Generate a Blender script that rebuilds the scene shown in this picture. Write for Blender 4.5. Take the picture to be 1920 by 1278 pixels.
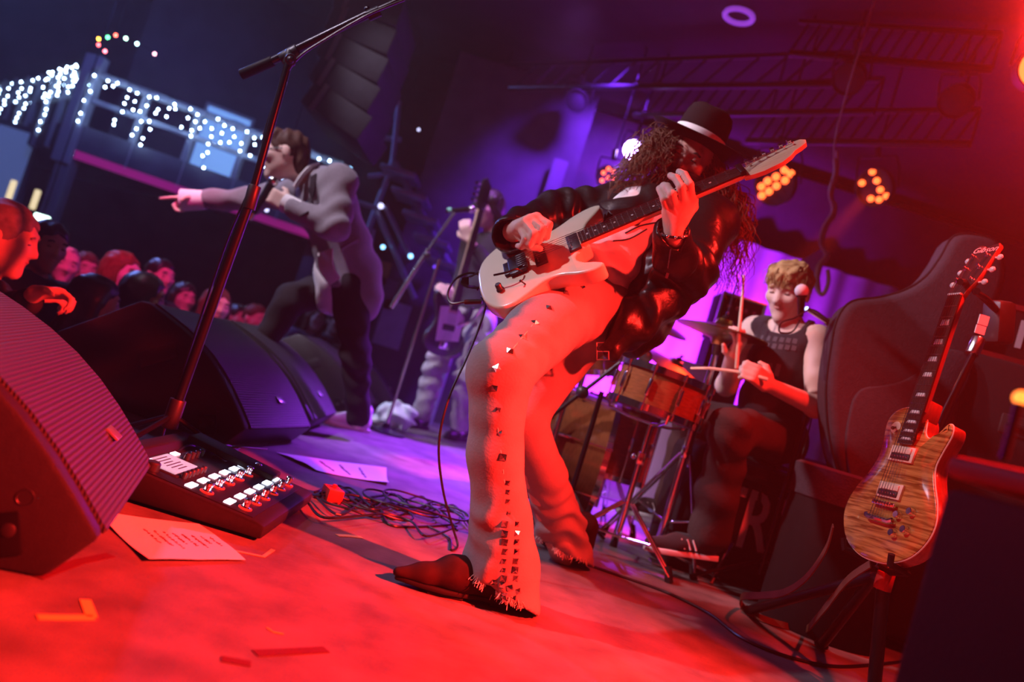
import bpy, bmesh, math, random
import numpy as np
from mathutils import Matrix, Vector

for _o in list(bpy.data.objects):
    bpy.data.objects.remove(_o, do_unlink=True)
SC = bpy.context.scene
COL = SC.collection
PI = math.pi
random.seed(4)

# ---------------------------------------------------------------- camera
CAM_H = 0.54                    # camera height above the stage boards (m)
CAM_ROLL = math.radians(17.3)   # the photograph is tilted
CAM_PITCH = math.atan(72 / 1493.3)
FPX = 1493.3                    # 28 mm lens on a 36 mm sensor, in pixels of a 1920 px frame
_cp, _sp = math.cos(CAM_PITCH), math.sin(CAM_PITCH)
_ct, _st = math.cos(CAM_ROLL), math.sin(CAM_ROLL)
_F = np.array([0, _cp, _sp]); _U0 = np.array([0, -_sp, _cp]); _R0 = np.array([1.0, 0, 0])
_IR = _ct * _R0 + _st * _U0
_IU = _ct * _U0 - _st * _R0
CAM = np.array([0, 0, CAM_H])
cam_data = bpy.data.cameras.new('camera'); cam = bpy.data.objects.new('camera', cam_data)
COL.objects.link(cam)
cam.matrix_world = Matrix(((_IR[0], _IU[0], -_F[0], CAM[0]), (_IR[1], _IU[1], -_F[1], CAM[1]),
                           (_IR[2], _IU[2], -_F[2], CAM[2]), (0, 0, 0, 1)))
cam_data.sensor_width = 36; cam_data.lens = 28; cam_data.clip_start = 0.02; cam_data.clip_end = 100
cam_data.dof.use_dof = True; cam_data.dof.focus_distance = 2.05; cam_data.dof.aperture_fstop = 1.9
SC.camera = cam


def P(x, y, Y):
    """point of the place seen at pixel (x, y) of the photograph, Y metres into the room"""
    D = _F + (x - 960) / FPX * _IR + (639 - y) / FPX * _IU
    return CAM + D * (Y / D[1])


def FL(x, y, z=0.0):
    """point on the horizontal plane at height z seen at pixel (x, y)"""
    D = _F + (x - 960) / FPX * _IR + (639 - y) / FPX * _IU
    return CAM + D * ((z - CAM_H) / D[2])


# ---------------------------------------------------------------- view, world, haze
SC.view_settings.view_transform = 'Standard'
SC.view_settings.look = 'None'
SC.view_settings.gamma = 1.0
SC.view_settings.use_curve_mapping = False
SC.view_settings.exposure = 0.0
SC.cycles.use_denoising = True
SC.cycles.use_adaptive_sampling = True; SC.cycles.adaptive_threshold = 0.06
SC.cycles.max_bounces = 3; SC.cycles.diffuse_bounces = 2; SC.cycles.glossy_bounces = 2
SC.cycles.volume_bounces = 0; SC.cycles.transmission_bounces = 3; SC.cycles.transparent_max_bounces = 6
SC.cycles.sample_clamp_indirect = 3.0
SC.cycles.caustics_reflective = False; SC.cycles.caustics_refractive = False
world = bpy.data.worlds.new('world'); SC.world = world; world.use_nodes = True
_nt = world.node_tree; _nt.nodes.clear()
_wo = _nt.nodes.new('ShaderNodeOutputWorld'); _bg = _nt.nodes.new('ShaderNodeBackground')
_bg.inputs[0].default_value = (0.0, 0.0, 0.0, 1); _bg.inputs[1].default_value = 0.0
_nt.links.new(_bg.outputs[0], _wo.inputs[0])
HAZE = 0.0075                    # stage haze fills the whole room evenly
_vs = _nt.nodes.new('ShaderNodeVolumeScatter')
_vs.inputs['Color'].default_value = (1, 1, 1, 1); _vs.inputs['Density'].default_value = HAZE
_vs.inputs['Anisotropy'].default_value = 0.6
_nt.links.new(_vs.outputs[0], _wo.inputs[1])


def spot(name, loc, target, color, power, angle, blend=0.4, radius=0.05):
    d = bpy.data.lights.new(name, 'SPOT'); d.color = color; d.energy = power
    d.spot_size = math.radians(angle); d.spot_blend = blend; d.shadow_soft_size = radius
    o = bpy.data.objects.new(name, d); COL.objects.link(o)
    v = Vector(target) - Vector(loc)
    o.location = loc; o.rotation_euler = v.to_track_quat('-Z', 'Y').to_euler()
    return o


def area(name, loc, target, color, power, sx, sy):
    d = bpy.data.lights.new(name, 'AREA'); d.color = color; d.energy = power
    d.shape = 'RECTANGLE'; d.size = sx; d.size_y = sy
    o = bpy.data.objects.new(name, d); COL.objects.link(o)
    v = Vector(target) - Vector(loc)
    o.location = loc; o.rotation_euler = v.to_track_quat('-Z', 'Y').to_euler()
    return o


RED = (1.0, 0.020, 0.014); VIO = (0.30, 0.04, 1.0); LAV = (0.92, 0.78, 1.0); BLU = (0.12, 0.22, 1.0); MAG = (1.0, 0.03, 0.30)
# stage lamps (those in view are modelled further down) and added fills
spot('red_key_lamp', (2.7, 0.65, 2.35), (-0.35, 1.48, 0.05), RED, 6000, 46, 0.9, 0.07)
spot('red_side_lamp', (1.42, 2.05, 2.02), (0.65, 2.3, 0.1), RED, 300, 95, 0.9, 0.05)
spot('red_upstage_lamp', tuple(P(1958, 125, 3.7)), (1.22, 0.0, 1.7), RED, 15000, 46, 0.9, 0.08)
spot('red_beam_lamp', tuple(P(1452, 344, 5.52)), (0.0, 4.1, 0.0), (1.0, 0.04, 0.02), 1500, 14, 0.5, 0.04)
spot('red_beam_lamp', tuple(P(1638, 352, 5.12)), (0.55, 3.9, 0.0), (1.0, 0.04, 0.02), 1500, 14, 0.5, 0.04)
spot('front_white_lamp', (-3.3, 1.5, 3.3), (0.5, 2.6, 1.0), LAV, 430, 40, 0.7, 0.06)
spot('front_singer_lamp', (-3.0, 2.6, 3.7), (-0.9, 4.5, 0.9), LAV, 560, 36, 0.6, 0.06)
spot('violet_back_lamp', (0.52, 6.12, 2.62), (0.24, 4.7, 0.4), VIO, 3000, 46, 0.8, 0.05)
spot('violet_backdrop_lamp', (1.05, 5.85, 0.30), (1.25, 7.3, 1.15), (0.42, 0.02, 1.0), 2400, 84, 0.9, 0.1)
spot('front_drum_fill', (-3.2, 2.7, 3.3), (1.05, 3.3, 0.98), (1.0, 0.72, 0.82), 800, 26, 0.6, 0.06)  # added fill that brightens the drummer and the drum hardware
spot('front_bass_fill', (-2.4, 4.2, 3.7), (-0.35, 5.55, 1.0), LAV, 260, 30, 0.6, 0.06)  # added fill for the dim bassist, no lamp of its own
spot('blue_wall_fill', (0.15, 6.1, 3.15), (0.3, 7.35, 1.75), (0.20, 0.03, 1.0), 520, 100, 0.9, 0.1)  # added blue wash to make the far wall glow
spot('violet_floor_lamp', (-0.2, 5.0, 3.1), (-0.3, 4.9, 0.0), (0.55, 0.16, 1.0), 170, 70, 0.8, 0.1)
spot('magenta_crowd_lamp', (-1.75, 2.2, 3.3), (-2.75, 5.3, 0.35), MAG, 620, 36, 0.7, 0.08)
spot('blue_hall_fill', (-6.6, 6.8, 4.2), (-2.0, 4.2, 1.4), (0.20, 0.30, 1.0), 800, 100, 0.8, 0.2)  # unseen fill, gives the hall its blue ambience and haze
spot('blue_balcony_fill', (-3.2, 5.5, 4.0), (-4.8, 8.5, 1.8), BLU, 260, 80, 0.8, 0.2)  # added fill, stands in for the icicle bulbs' glow on the balcony

# ---------------------------------------------------------------- materials
_M = {}


def mat(name, color, rough=0.5, metal=0.0, noise=0.0, nscale=20.0, bump=0.0, bscale=60.0, emit=None, estr=0.0,
        coat=0.0, spec=None, color2=None, stretch=None, sheen=0.0, sss=0.0):
    if name in _M:
        return _M[name]
    if spec is None: spec = 0.5 if rough < 0.45 or metal > 0 else 0.10
    m = bpy.data.materials.new(name); m.use_nodes = True; nt = m.node_tree; N = nt.nodes; L = nt.links
    b = N['Principled BSDF']
    c = tuple(color) + (1,)
    b.inputs['Base Color'].default_value = c
    b.inputs['Roughness'].default_value = rough; b.inputs['Metallic'].default_value = metal
    b.inputs['Coat Weight'].default_value = coat; b.inputs['Specular IOR Level'].default_value = spec
    if sheen: b.inputs['Sheen Weight'].default_value = sheen
    tc = None
    if noise or bump:
        tc = N.new('ShaderNodeTexCoord'); src = tc.outputs['Object']
        if stretch:
            mp = N.new('ShaderNodeMapping'); mp.inputs['Scale'].default_value = stretch
            L.new(src, mp.inputs[0]); src = mp.outputs[0]
    if noise:
        n = N.new('ShaderNodeTexNoise'); n.inputs['Scale'].default_value = nscale; n.inputs['Detail'].default_value = 5
        L.new(src, n.inputs['Vector'])
        r = N.new('ShaderNodeValToRGB')
        r.color_ramp.elements[0].position = 0.3; r.color_ramp.elements[1].position = 0.7
        c2 = color2 if color2 else tuple(x * (1 - noise) for x in color)
        r.color_ramp.elements[0].color = tuple(c2) + (1,); r.color_ramp.elements[1].color = c
        L.new(n.outputs[0], r.inputs[0]); L.new(r.outputs[0], b.inputs['Base Color'])
    if bump:
        n2 = N.new('ShaderNodeTexNoise'); n2.inputs['Scale'].default_value = bscale; n2.inputs['Detail'].default_value = 4
        L.new(src, n2.inputs['Vector'])
        bp = N.new('ShaderNodeBump'); bp.inputs['Strength'].default_value = bump; bp.inputs['Distance'].default_value = 0.01
        L.new(n2.outputs[0], bp.inputs['Height']); L.new(bp.outputs[0], b.inputs['Normal'])
    if emit:
        m.cycles.emission_sampling = 'NONE'   # small lamps: seen directly, no light sampling needed
        b.inputs['Emission Color'].default_value = tuple(emit) + (1,); b.inputs['Emission Strength'].default_value = estr
    _M[name] = m
    return m


def M_(name): return _M[name]


# ---------------------------------------------------------------- mesh builder
def V3(*a): return np.array(a if len(a) == 3 else a[0], float)


def unit(v):
    v = np.asarray(v, float); return v / (np.linalg.norm(v) + 1e-12)


def frame(d, up=(0, 0, 1)):
    """orthonormal (x, y, z) with z along d"""
    z = unit(d); u = np.asarray(up, float)
    if abs(z @ unit(u)) > 0.98: u = np.array([1.0, 0, 0]) if abs(z[0]) < 0.9 else np.array([0, 1.0, 0])
    x = unit(np.cross(u, z)); y = np.cross(z, x)
    return x, y, z


def catmull(pts, n=8, closed=False):
    p = [np.asarray(q, float) for q in pts]; out = []
    m = len(p); rng = range(m if closed else m - 1)
    for i in rng:
        if closed: a, b, c, d = p[(i - 1) % m], p[i], p[(i + 1) % m], p[(i + 2) % m]
        else: a, b, c, d = p[max(i - 1, 0)], p[i], p[i + 1], p[min(i + 2, m - 1)]
        for k in range(n):
            t = k / n
            out.append(0.5 * ((2 * b) + (-a + c) * t + (2 * a - 5 * b + 4 * c - d) * t * t + (-a + 3 * b - 3 * c + d) * t ** 3))
    if not closed: out.append(p[-1])
    return out


class MB:
    def __init__(self):
        self.v = []; self.f = []; self.n = 0

    def add(self, verts, faces):
        b = self.n; verts = [tuple(map(float, q)) for q in verts]
        self.v += verts; self.f += [tuple(i + b for i in f) for f in faces]; self.n += len(verts)
        return self

    def box(self, c, s, ax=None):
        """c centre, s full size, ax = 3 axis vectors"""
        if ax is None: ax = np.eye(3)
        ax = np.asarray(ax, float); c = np.asarray(c, float); h = np.asarray(s, float) / 2
        vs = [c + ax[0] * h[0] * i + ax[1] * h[1] * j + ax[2] * h[2] * k for i in (-1, 1) for j in (-1, 1) for k in (-1, 1)]
        return self.add(vs, [(0, 1, 3, 2), (4, 6, 7, 5), (0, 4, 5, 1), (2, 3, 7, 6), (0, 2, 6, 4), (1, 5, 7, 3)])

    def cyl(self, a, b, ra, rb=None, n=12, cap=True):
        if rb is None: rb = ra
        a = np.asarray(a, float); b = np.asarray(b, float); x, y, z = frame(b - a)
        vs = []
        for (c, r) in ((a, ra), (b, rb)):
            for i in range(n):
                t = 2 * PI * i / n; vs.append(c + x * math.cos(t) * r + y * math.sin(t) * r)
        fs = [(i, (i + 1) % n, n + (i + 1) % n, n + i) for i in range(n)]
        if cap: fs += [tuple(range(n))[::-1], tuple(range(n, 2 * n))]
        return self.add(vs, fs)

    def tube(self, pts, r, n=8, cap=True, closed=False):
        pts = [np.asarray(p, float) for p in pts]; m = len(pts)
        rs = r if isinstance(r, (list, tuple, np.ndarray)) else [r] * m
        vs = []; px = None
        for i, p in enumerate(pts):
            if closed: d = pts[(i + 1) % m] - pts[i - 1]
            else: d = pts[min(i + 1, m - 1)] - pts[max(i - 1, 0)]
            if px is None: x, y, z = frame(d)
            else:
                z = unit(d); x = unit(px - z * (px @ z)); y = np.cross(z, x)
            px = x
            for k in range(n):
                t = 2 * PI * k / n; vs.append(p + (x * math.cos(t) + y * math.sin(t)) * rs[i])
        fs = []
        for i in range(m if closed else m - 1):
            j = (i + 1) % m
            for k in range(n):
                fs.append((i * n + k, i * n + (k + 1) % n, j * n + (k + 1) % n, j * n + k))
        if cap and not closed: fs += [tuple(range(n))[::-1], tuple(range((m - 1) * n, m * n))]
        return self.add(vs, fs)

    def ribbon(self, pts, widthdir, w, t):
        """flat strap: rectangular section w x t; widthdir per point or one vector"""
        pts = [np.asarray(p, float) for p in pts]; m = len(pts); vs = []
        for i, p in enumerate(pts):
            d = unit(pts[min(i + 1, m - 1)] - pts[max(i - 1, 0)])
            wd = np.asarray(widthdir[i] if np.ndim(widthdir) == 2 else widthdir, float)
            wd = unit(wd - d * (wd @ d)); nn = np.cross(d, wd)
            for (a, b) in ((-1, -1), (1, -1), (1, 1), (-1, 1)): vs.append(p + wd * a * w / 2 + nn * b * t / 2)
        fs = []
        for i in range(m - 1):
            for k in range(4): fs.append((i * 4 + k, i * 4 + (k + 1) % 4, i * 4 + 4 + (k + 1) % 4, i * 4 + 4 + k))
        fs += [(3, 2, 1, 0), tuple(range((m - 1) * 4, m * 4))]
        return self.add(vs, fs)

    def lathe(self, prof, c=(0, 0, 0), axis=(0, 0, 1), n=24, close=False):
        """prof = list of (radius, height) along axis from c"""
        x, y, z = frame(axis); c = np.asarray(c, float); vs = []
        for (r, h) in prof:
            for i in range(n):
                t = 2 * PI * i / n; vs.append(c + z * h + (x * math.cos(t) + y * math.sin(t)) * max(r, 1e-5))
        fs = []; m = len(prof)
        for j in range(m - 1 if not close else m):
            k = (j + 1) % m
            for i in range(n): fs.append((j * n + i, j * n + (i + 1) % n, k * n + (i + 1) % n, k * n + i))
        if not close: fs += [tuple(range(n))[::-1], tuple(range((m - 1) * n, m * n))]
        return self.add(vs, fs)

    def prism(self, poly, z0, z1, ax=None, c=(0, 0, 0)):
        """extrude 2D outline (x, y) from z0 to z1 in axes ax"""
        if ax is None: ax = np.eye(3)
        ax = np.asarray(ax, float); c = np.asarray(c, float); n = len(poly)
        vs = [c + ax[0] * p[0] + ax[1] * p[1] + ax[2] * z for z in (z0, z1) for p in poly]
        fs = [(i, (i + 1) % n, n + (i + 1) % n, n + i) for i in range(n)] + [tuple(range(n))[::-1], tuple(range(n, 2 * n))]
        return self.add(vs, fs)

    def sphere(self, c, r, n=12, m=8, ax=None):
        if ax is None: ax = np.eye(3)
        ax = np.asarray(ax, float); c = np.asarray(c, float); r = (r, r, r) if np.isscalar(r) else r
        vs = [c + ax[2] * r[2]]
        for j in range(1, m):
            ph = PI * j / m
            for i in range(n):
                t = 2 * PI * i / n
                vs.append(c + ax[0] * r[0] * math.sin(ph) * math.cos(t) + ax[1] * r[1] * math.sin(ph) * math.sin(t) + ax[2] * r[2] * math.cos(ph))
        vs.append(c - ax[2] * r[2]); fs = [(0, 1 + i, 1 + (i + 1) % n) for i in range(n)]
        for j in range(m - 2):
            for i in range(n):
                a = 1 + j * n + i; b = 1 + j * n + (i + 1) % n; fs.append((a, a + n, b + n, b))
        e = len(vs) - 1; o = 1 + (m - 2) * n
        fs += [(e, o + (i + 1) % n, o + i) for i in range(n)]
        return self.add(vs, fs)

    def quad(self, a, b, c, d): return self.add([a, b, c, d], [(0, 1, 2, 3)])


WM = {}   # object -> world matrix (parts built in world space are moved into their thing's space)


def make_mesh(name, verts, faces, mt, smooth=True, angle=40):
    me = bpy.data.meshes.new(name)
    if isinstance(verts, np.ndarray):
        nv = len(verts); nf = len(faces); k = faces.shape[1]
        me.vertices.add(nv); me.vertices.foreach_set('co', verts.astype(np.float32).ravel())
        me.loops.add(nf * k); me.loops.foreach_set('vertex_index', faces.astype(np.int32).ravel())
        me.polygons.add(nf); me.polygons.foreach_set('loop_start', np.arange(0, nf * k, k, dtype=np.int32))
        me.update(calc_edges=True)
    else:
        me.from_pydata(verts, [], faces); me.update()
    if smooth:
        me.polygons.foreach_set('use_smooth', [True] * len(me.polygons))
    if mt: me.materials.append(mt)
    return me


def fix_normals(me, angle=40):
    bm = bmesh.new(); bm.from_mesh(me)
    bmesh.ops.recalc_face_normals(bm, faces=bm.faces)
    ca = math.radians(angle)
    for e in bm.edges:
        if len(e.link_faces) == 2:
            try:
                if e.calc_face_angle() > ca: e.smooth = False
            except ValueError: pass
    bm.to_mesh(me); bm.free()


def put(name, geo, mt, parent=None, world=False, smooth=True, angle=35, bevel=0.0, seg=2, kind=None, fix=True):
    """one mesh object out of an MB (or (verts, faces) arrays); world=True: coordinates are world coordinates"""
    if isinstance(geo, bpy.types.Mesh): me = geo
    else:
        vs, fs = (geo.v, geo.f) if isinstance(geo, MB) else geo
        if world and parent is not None:
            mi = np.array(WM[parent].inverted()); a = np.asarray(vs, float)
            a = a @ mi[:3, :3].T + mi[:3, 3]; vs = a if isinstance(vs, np.ndarray) else [tuple(q) for q in a]
        me = make_mesh(name, vs, fs, mt, smooth)
        if fix and isinstance(geo, MB):
            if bevel:
                bm = bmesh.new(); bm.from_mesh(me); bmesh.ops.recalc_face_normals(bm, faces=bm.faces)
                es = [e for e in bm.edges if len(e.link_faces) == 2 and e.calc_face_angle(0) > math.radians(30)]
                bmesh.ops.bevel(bm, geom=es, offset=bevel, segments=seg, profile=0.5, affect='EDGES', clamp_overlap=True)
                for f in bm.faces: f.smooth = True
                bm.to_mesh(me); bm.free()
            fix_normals(me, angle)
    o = bpy.data.objects.new(name, me); COL.objects.link(o)
    if parent is not None: o.parent = parent; WM[o] = WM[parent].copy()
    else: WM[o] = Matrix.Identity(4)
    if kind: o['kind'] = kind
    return o


def tag(o, label, cat, group=None, kind=None):
    o['label'] = label; o['category'] = cat
    if group: o['group'] = group
    if kind: o['kind'] = kind
    return o


def struct(name, geo, mt, **k):
    o = put(name, geo, mt, **k); o['kind'] = 'structure'
    return o


def root(name, label, cat, loc=(0, 0, 0), ax=None, group=None):
    o = bpy.data.objects.new(name, None); COL.objects.link(o); o.empty_display_size = 0.1
    m = Matrix.Identity(4)
    if ax is not None:
        for j in range(3):
            for i in range(3): m[i][j] = ax[j][i]
    for i in range(3): m[i][3] = float(loc[i])
    o.matrix_world = m; WM[o] = m.copy()
    return tag(o, label, cat, group)


def top(name, geo, mt, label, cat, group=None, base=None, **k):
    """a thing that is one mesh (world coordinates), its origin moved to base"""
    vs, fs = (geo.v, geo.f) if isinstance(geo, MB) else geo
    if base is None:
        a = np.asarray(vs, float); base = np.array([(a[:, 0].min() + a[:, 0].max()) / 2, (a[:, 1].min() + a[:, 1].max()) / 2, a[:, 2].min()])
    base = np.asarray(base, float)
    a = np.asarray(vs, float) - base
    if isinstance(geo, MB):
        g = MB(); g.v = [tuple(q) for q in a]; g.f = list(fs); g.n = len(a)
    else: g = (a, fs)
    o = put(name, g, mt, **k); o.location = base; WM[o] = Matrix.Translation(base)
    return tag(o, label, cat, group)


def axes_z(deg):
    c, s = math.cos(math.radians(deg)), math.sin(math.radians(deg))
    return np.array([[c, s, 0], [-s, c, 0], [0, 0, 1.0]])


def copy_tree(o, M=None, label=None, group=None):
    c = o.copy(); COL.objects.link(c)
    if M is not None: c.matrix_world = M; WM[c] = M.copy()
    if label: c['label'] = label
    if group: c['group'] = group
    for ch in list(o.children):
        d = ch.copy(); COL.objects.link(d); d.parent = c
        for g in list(ch.children):
            e = g.copy(); COL.objects.link(e); e.parent = d
    return c


def text_mesh(s, size, mt, extrude=0.001, name='lettering', shear=0.0, bold=0.0):
    cu = bpy.data.curves.new(name, 'FONT'); cu.body = s; cu.size = size; cu.extrude = extrude
    cu.align_x = 'CENTER'; cu.align_y = 'CENTER'; cu.shear = shear; cu.offset = bold; cu.resolution_u = 3
    o = bpy.data.objects.new(name, cu); COL.objects.link(o)
    dg = bpy.context.evaluated_depsgraph_get()
    me = bpy.data.meshes.new_from_object(o.evaluated_get(dg))
    bpy.data.objects.remove(o, do_unlink=True)
    me.name = name; me.materials.clear(); me.materials.append(mt)
    return me


def lettering(s, size, mt, parent, M, name='lettering', **k):
    """flat raised text, M = 4x4 local matrix in the parent's space"""
    o = bpy.data.objects.new(name, text_mesh(s, size, mt, name=name, **k)); COL.objects.link(o)
    if parent is not None: o.parent = parent
    o.matrix_local = M
    return o


def mat4(c, ax):
    m = Matrix.Identity(4)
    for j in range(3):
        for i in range(3): m[i][j] = float(ax[j][i])
    for i in range(3): m[i][3] = float(c[i])
    return m


# ---------------------------------------------------------------- smooth solids (bodies, clothes, hair)
def smin(a, b, k):
    if k <= 0: return np.minimum(a, b)
    h = np.clip(0.5 + 0.5 * (b - a) / k, 0, 1)
    return b * (1 - h) + a * h - k * h * (1 - h)


def smax(a, b, k): return -smin(-a, -b, k)


def cone(a, b, ra, rb, flat=None, f=1.0):
    a = np.asarray(a, np.float32); b = np.asarray(b, np.float32); ba = b - a; l2 = np.float32(ba @ ba + 1e-9); ra = np.float32(ra); rb = np.float32(rb)
    fl = unit(flat).astype(np.float32) if flat is not None else None

    def d(p):
        q = p - a; t = np.clip(q @ ba / l2, 0, 1); q = q - t[:, None] * ba
        if fl is not None: q = q + ((f - 1) * (q @ fl))[:, None] * fl
        return np.sqrt(np.einsum('ij,ij->i', q, q)) - (ra + (rb - ra) * t)
    return d


def ell(c, r, ax=None):
    c = np.asarray(c, np.float32); r = np.asarray((r, r, r) if np.isscalar(r) else r, np.float32); A = np.eye(3, dtype=np.float32) if ax is None else np.asarray(ax, np.float32)

    def d(p):
        q = (p - c) @ A.T; e = q / r; k0 = np.sqrt(np.einsum('ij,ij->i', e, e)) + 1e-9; e = e / r; k1 = np.sqrt(np.einsum('ij,ij->i', e, e)) + 1e-9
        return k0 * (k0 - 1) / k1
    return d


def rbox(c, s, rad, ax=None):
    c = np.asarray(c, float); h = np.asarray(s, float) / 2 - rad; A = np.eye(3) if ax is None else np.asarray(ax, float)

    def d(p):
        q = np.abs((p - c) @ A.T) - h
        return np.sqrt((np.maximum(q, 0) ** 2).sum(1)) + np.minimum(q.max(1), 0) - rad
    return d


def plane(c, n):
    c = np.asarray(c, np.float32); n = unit(n).astype(np.float32)
    return lambda p: (p - c) @ n


def U(prims, k=0.02):
    """smooth union; items may be (prim, k). Prims far from a batch of points are skipped."""
    items = [q if isinstance(q, tuple) else (q, k) for q in prims]

    def d(p):
        its = items
        if len(p) > 1500 and len(items) > 3:
            lo, hi = p.min(0), p.max(0); c = ((lo + hi) / 2)[None]; R = np.linalg.norm(hi - lo) / 2
            dc = [float(q(c)[0]) for q, _ in items]; m = min(dc)
            its = [it for it, e in zip(items, dc) if e - m < 2.3 * R + 3 * it[1]]
        r = None
        for q, kk in its:
            e = q(p); r = e if r is None else smin(r, e, kk)
        return r
    return d


def SUB(a, b, k=0.01): return lambda p: smax(a(p), -b(p), k)
def INT(a, b, k=0.01): return lambda p: smax(a(p), b(p), k)


def chain(pts, flat=None, f=1.0):
    """pts = [(p, r), ...] -> list of tapered capsules"""
    return [cone(pts[i][0], pts[i + 1][0], pts[i][1], pts[i + 1][1], flat, f) for i in range(len(pts) - 1)]


def net(f, lo, hi, h, margin=1.45):
    """surface of f = 0 as quads (surface nets), sampled only near the surface"""
    lo = np.asarray(lo, float); hi = np.asarray(hi, float); B = 8
    nb = np.maximum(np.ceil((hi - lo) / (h * B)).astype(int), 1); n = nb * B + 1
    ci = np.stack(np.meshgrid(*[np.arange(k) for k in nb], indexing='ij'), -1).reshape(-1, 3)
    cc = lo + (ci + 0.5) * B * h; dc = f(cc)
    act = np.abs(dc) < B * h * 0.87 * margin
    D = np.repeat(np.repeat(np.repeat(np.where(act, 1.0, dc).reshape(nb).astype(np.float32), B, 0), B, 1), B, 2)
    D = np.pad(D, ((0, 1),) * 3, mode='edge')
    off = np.stack(np.meshgrid(*[np.arange(B + 1)] * 3, indexing='ij'), -1).reshape(-1, 3)
    A = ci[act]
    key = (A // 3) @ np.array([1000000, 1000, 1]); srt = np.argsort(key, kind='stable'); cuts = np.flatnonzero(np.diff(key[srt])) + 1
    for part in np.split(srt, cuts):
        if not len(part): continue
        g = (A[part][:, None, :] * B + off[None]).reshape(-1, 3)
        D[g[:, 0], g[:, 1], g[:, 2]] = f((lo + g * h).astype(np.float32))
    I = D < 0
    I[0] = I[-1] = False; I[:, 0] = I[:, -1] = False; I[:, :, 0] = I[:, :, -1] = False
    D = np.where(I, D, np.maximum(D, 1e-6))
    c = I[:-1, :-1, :-1].astype(np.int8)
    cnt = np.zeros_like(c)
    for i in (0, 1):
        for j in (0, 1):
            for k in (0, 1): cnt += I[i:i + c.shape[0], j:j + c.shape[1], k:k + c.shape[2]]
    cells = np.argwhere((cnt > 0) & (cnt < 8))
    vid = -np.ones(c.shape, np.int32); vid[cells[:, 0], cells[:, 1], cells[:, 2]] = np.arange(len(cells))
    cor = np.array([(i, j, k) for i in (0, 1) for j in (0, 1) for k in (0, 1)])
    val = np.stack([D[cells[:, 0] + o[0], cells[:, 1] + o[1], cells[:, 2] + o[2]] for o in cor], 1).astype(float)
    acc = np.zeros((len(cells), 3)); w = np.zeros(len(cells))
    for a in range(8):
        for ax in range(3):
            if cor[a][ax] == 0:
                o2 = cor[a].copy(); o2[ax] = 1; b = o2[0] * 4 + o2[1] * 2 + o2[2]
                m = (val[:, a] < 0) != (val[:, b] < 0); t = val[:, a] / np.where(m, val[:, a] - val[:, b], 1)
                q = np.tile(cor[a].astype(float), (len(cells), 1)); q[:, ax] = t
                acc += q * m[:, None]; w += m
    V = lo + (cells + acc / w[:, None]) * h
    F = []
    for ax in range(3):
        s0 = [slice(None)] * 3; s1 = [slice(None)] * 3; s0[ax] = slice(0, -1); s1[ax] = slice(1, None)
        a = I[tuple(s0)]; b = I[tuple(s1)]
        e = np.argwhere(a != b)
        if not len(e): continue
        u, v = [(1, 2), (2, 0), (0, 1)][ax]
        du = np.zeros(3, int); du[u] = 1; dv = np.zeros(3, int); dv[v] = 1
        ok = (e[:, u] > 0) & (e[:, v] > 0); e = e[ok]
        q = np.stack([vid[tuple((e - du - dv).T)], vid[tuple((e - dv).T)], vid[tuple(e.T)], vid[tuple((e - du).T)]], 1)
        fl = ~a[tuple(e.T)]
        q[fl] = q[fl][:, ::-1]; F.append(q)
    return V, np.concatenate(F)


def fold(amp, dirv, freq, ph=0.0, warp=None):
    """soft cloth folds: a displacement that runs in waves along dirv"""
    x, y, z = [q.astype(np.float32) for q in frame(unit(dirv))]; dv = z
    return lambda p: amp * np.sin(freq * (p @ dv) + ph + 1.7 * np.sin(freq * 0.37 * (p @ x) + ph * 2) + 1.2 * np.sin(freq * 0.53 * (p @ y) - ph))


def folded(f, folds, mask=None):
    def d(p):
        r = f(p)
        for g in folds: r = r + g(p)
        return r
    return d


def local_fold(amp, c, rad, dirv, freq, ph=0.0):
    g = fold(amp, dirv, freq, ph); c = np.asarray(c, np.float32)

    def d(p):
        q = p - c; e = np.einsum('ij,ij->i', q, q) / np.float32(rad * rad)
        if e.min() > 7: return np.float32(0)
        return g(p) * np.exp(-e)
    return d


def bounds(pts, pad):
    a = np.array(pts, float); return a.min(0) - pad, a.max(0) + pad

# ---------------------------------------------------------------- the room
SX = -1.70        # front edge of the stage
mat('stage_paint', (0.19, 0.163, 0.157), 0.6, noise=0.5, nscale=7, bump=0.15, bscale=45, spec=0.15)
mat('wall_black', (0.055, 0.05, 0.06), 0.8, noise=0.4, nscale=3)
mat('hall_wall', (0.10, 0.10, 0.13), 0.85, noise=0.4, nscale=2)
mat('ceiling_black', (0.05, 0.045, 0.055), 0.9, noise=0.3, nscale=2)
mat('drape', (0.42, 0.40, 0.44), 0.9, noise=0.15, nscale=6)
mat('black_drape', (0.05, 0.045, 0.05), 0.95)
mat('floor_dark', (0.05, 0.045, 0.045), 0.6)
struct('floor', MB().box((1.40, 2.6, -0.06), (6.20, 9.6, 0.12)), M_('stage_paint'))
struct('trim_1', MB().box((SX + 0.02, 2.6, -0.62), (0.04, 9.6, 0.99)), M_('wall_black'))
struct('floor_hall', MB().box((-6.0, 4.0, -1.17), (8.6, 18.0, 0.1)), M_('floor_dark'))
struct('wall_back', MB().box((2.0, 7.5, 1.0), (5.2, 0.1, 4.4)), M_('wall_black'))
struct('wall_right', MB().box((4.5, 2.6, 1.0), (0.1, 10.0, 4.4)), M_('wall_black'))
struct('wall_far', MB().box((-4.9, 12.0, 1.6), (10.0, 0.1, 5.6)), M_('hall_wall'))
struct('wall_left', MB().box((-10.2, 4.0, 1.6), (0.1, 17.0, 5.6)), M_('hall_wall'))
struct('wall_near', MB().box((-2.8, -4.2, 1.6), (15.0, 0.1, 5.6)), M_('wall_black'))
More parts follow.
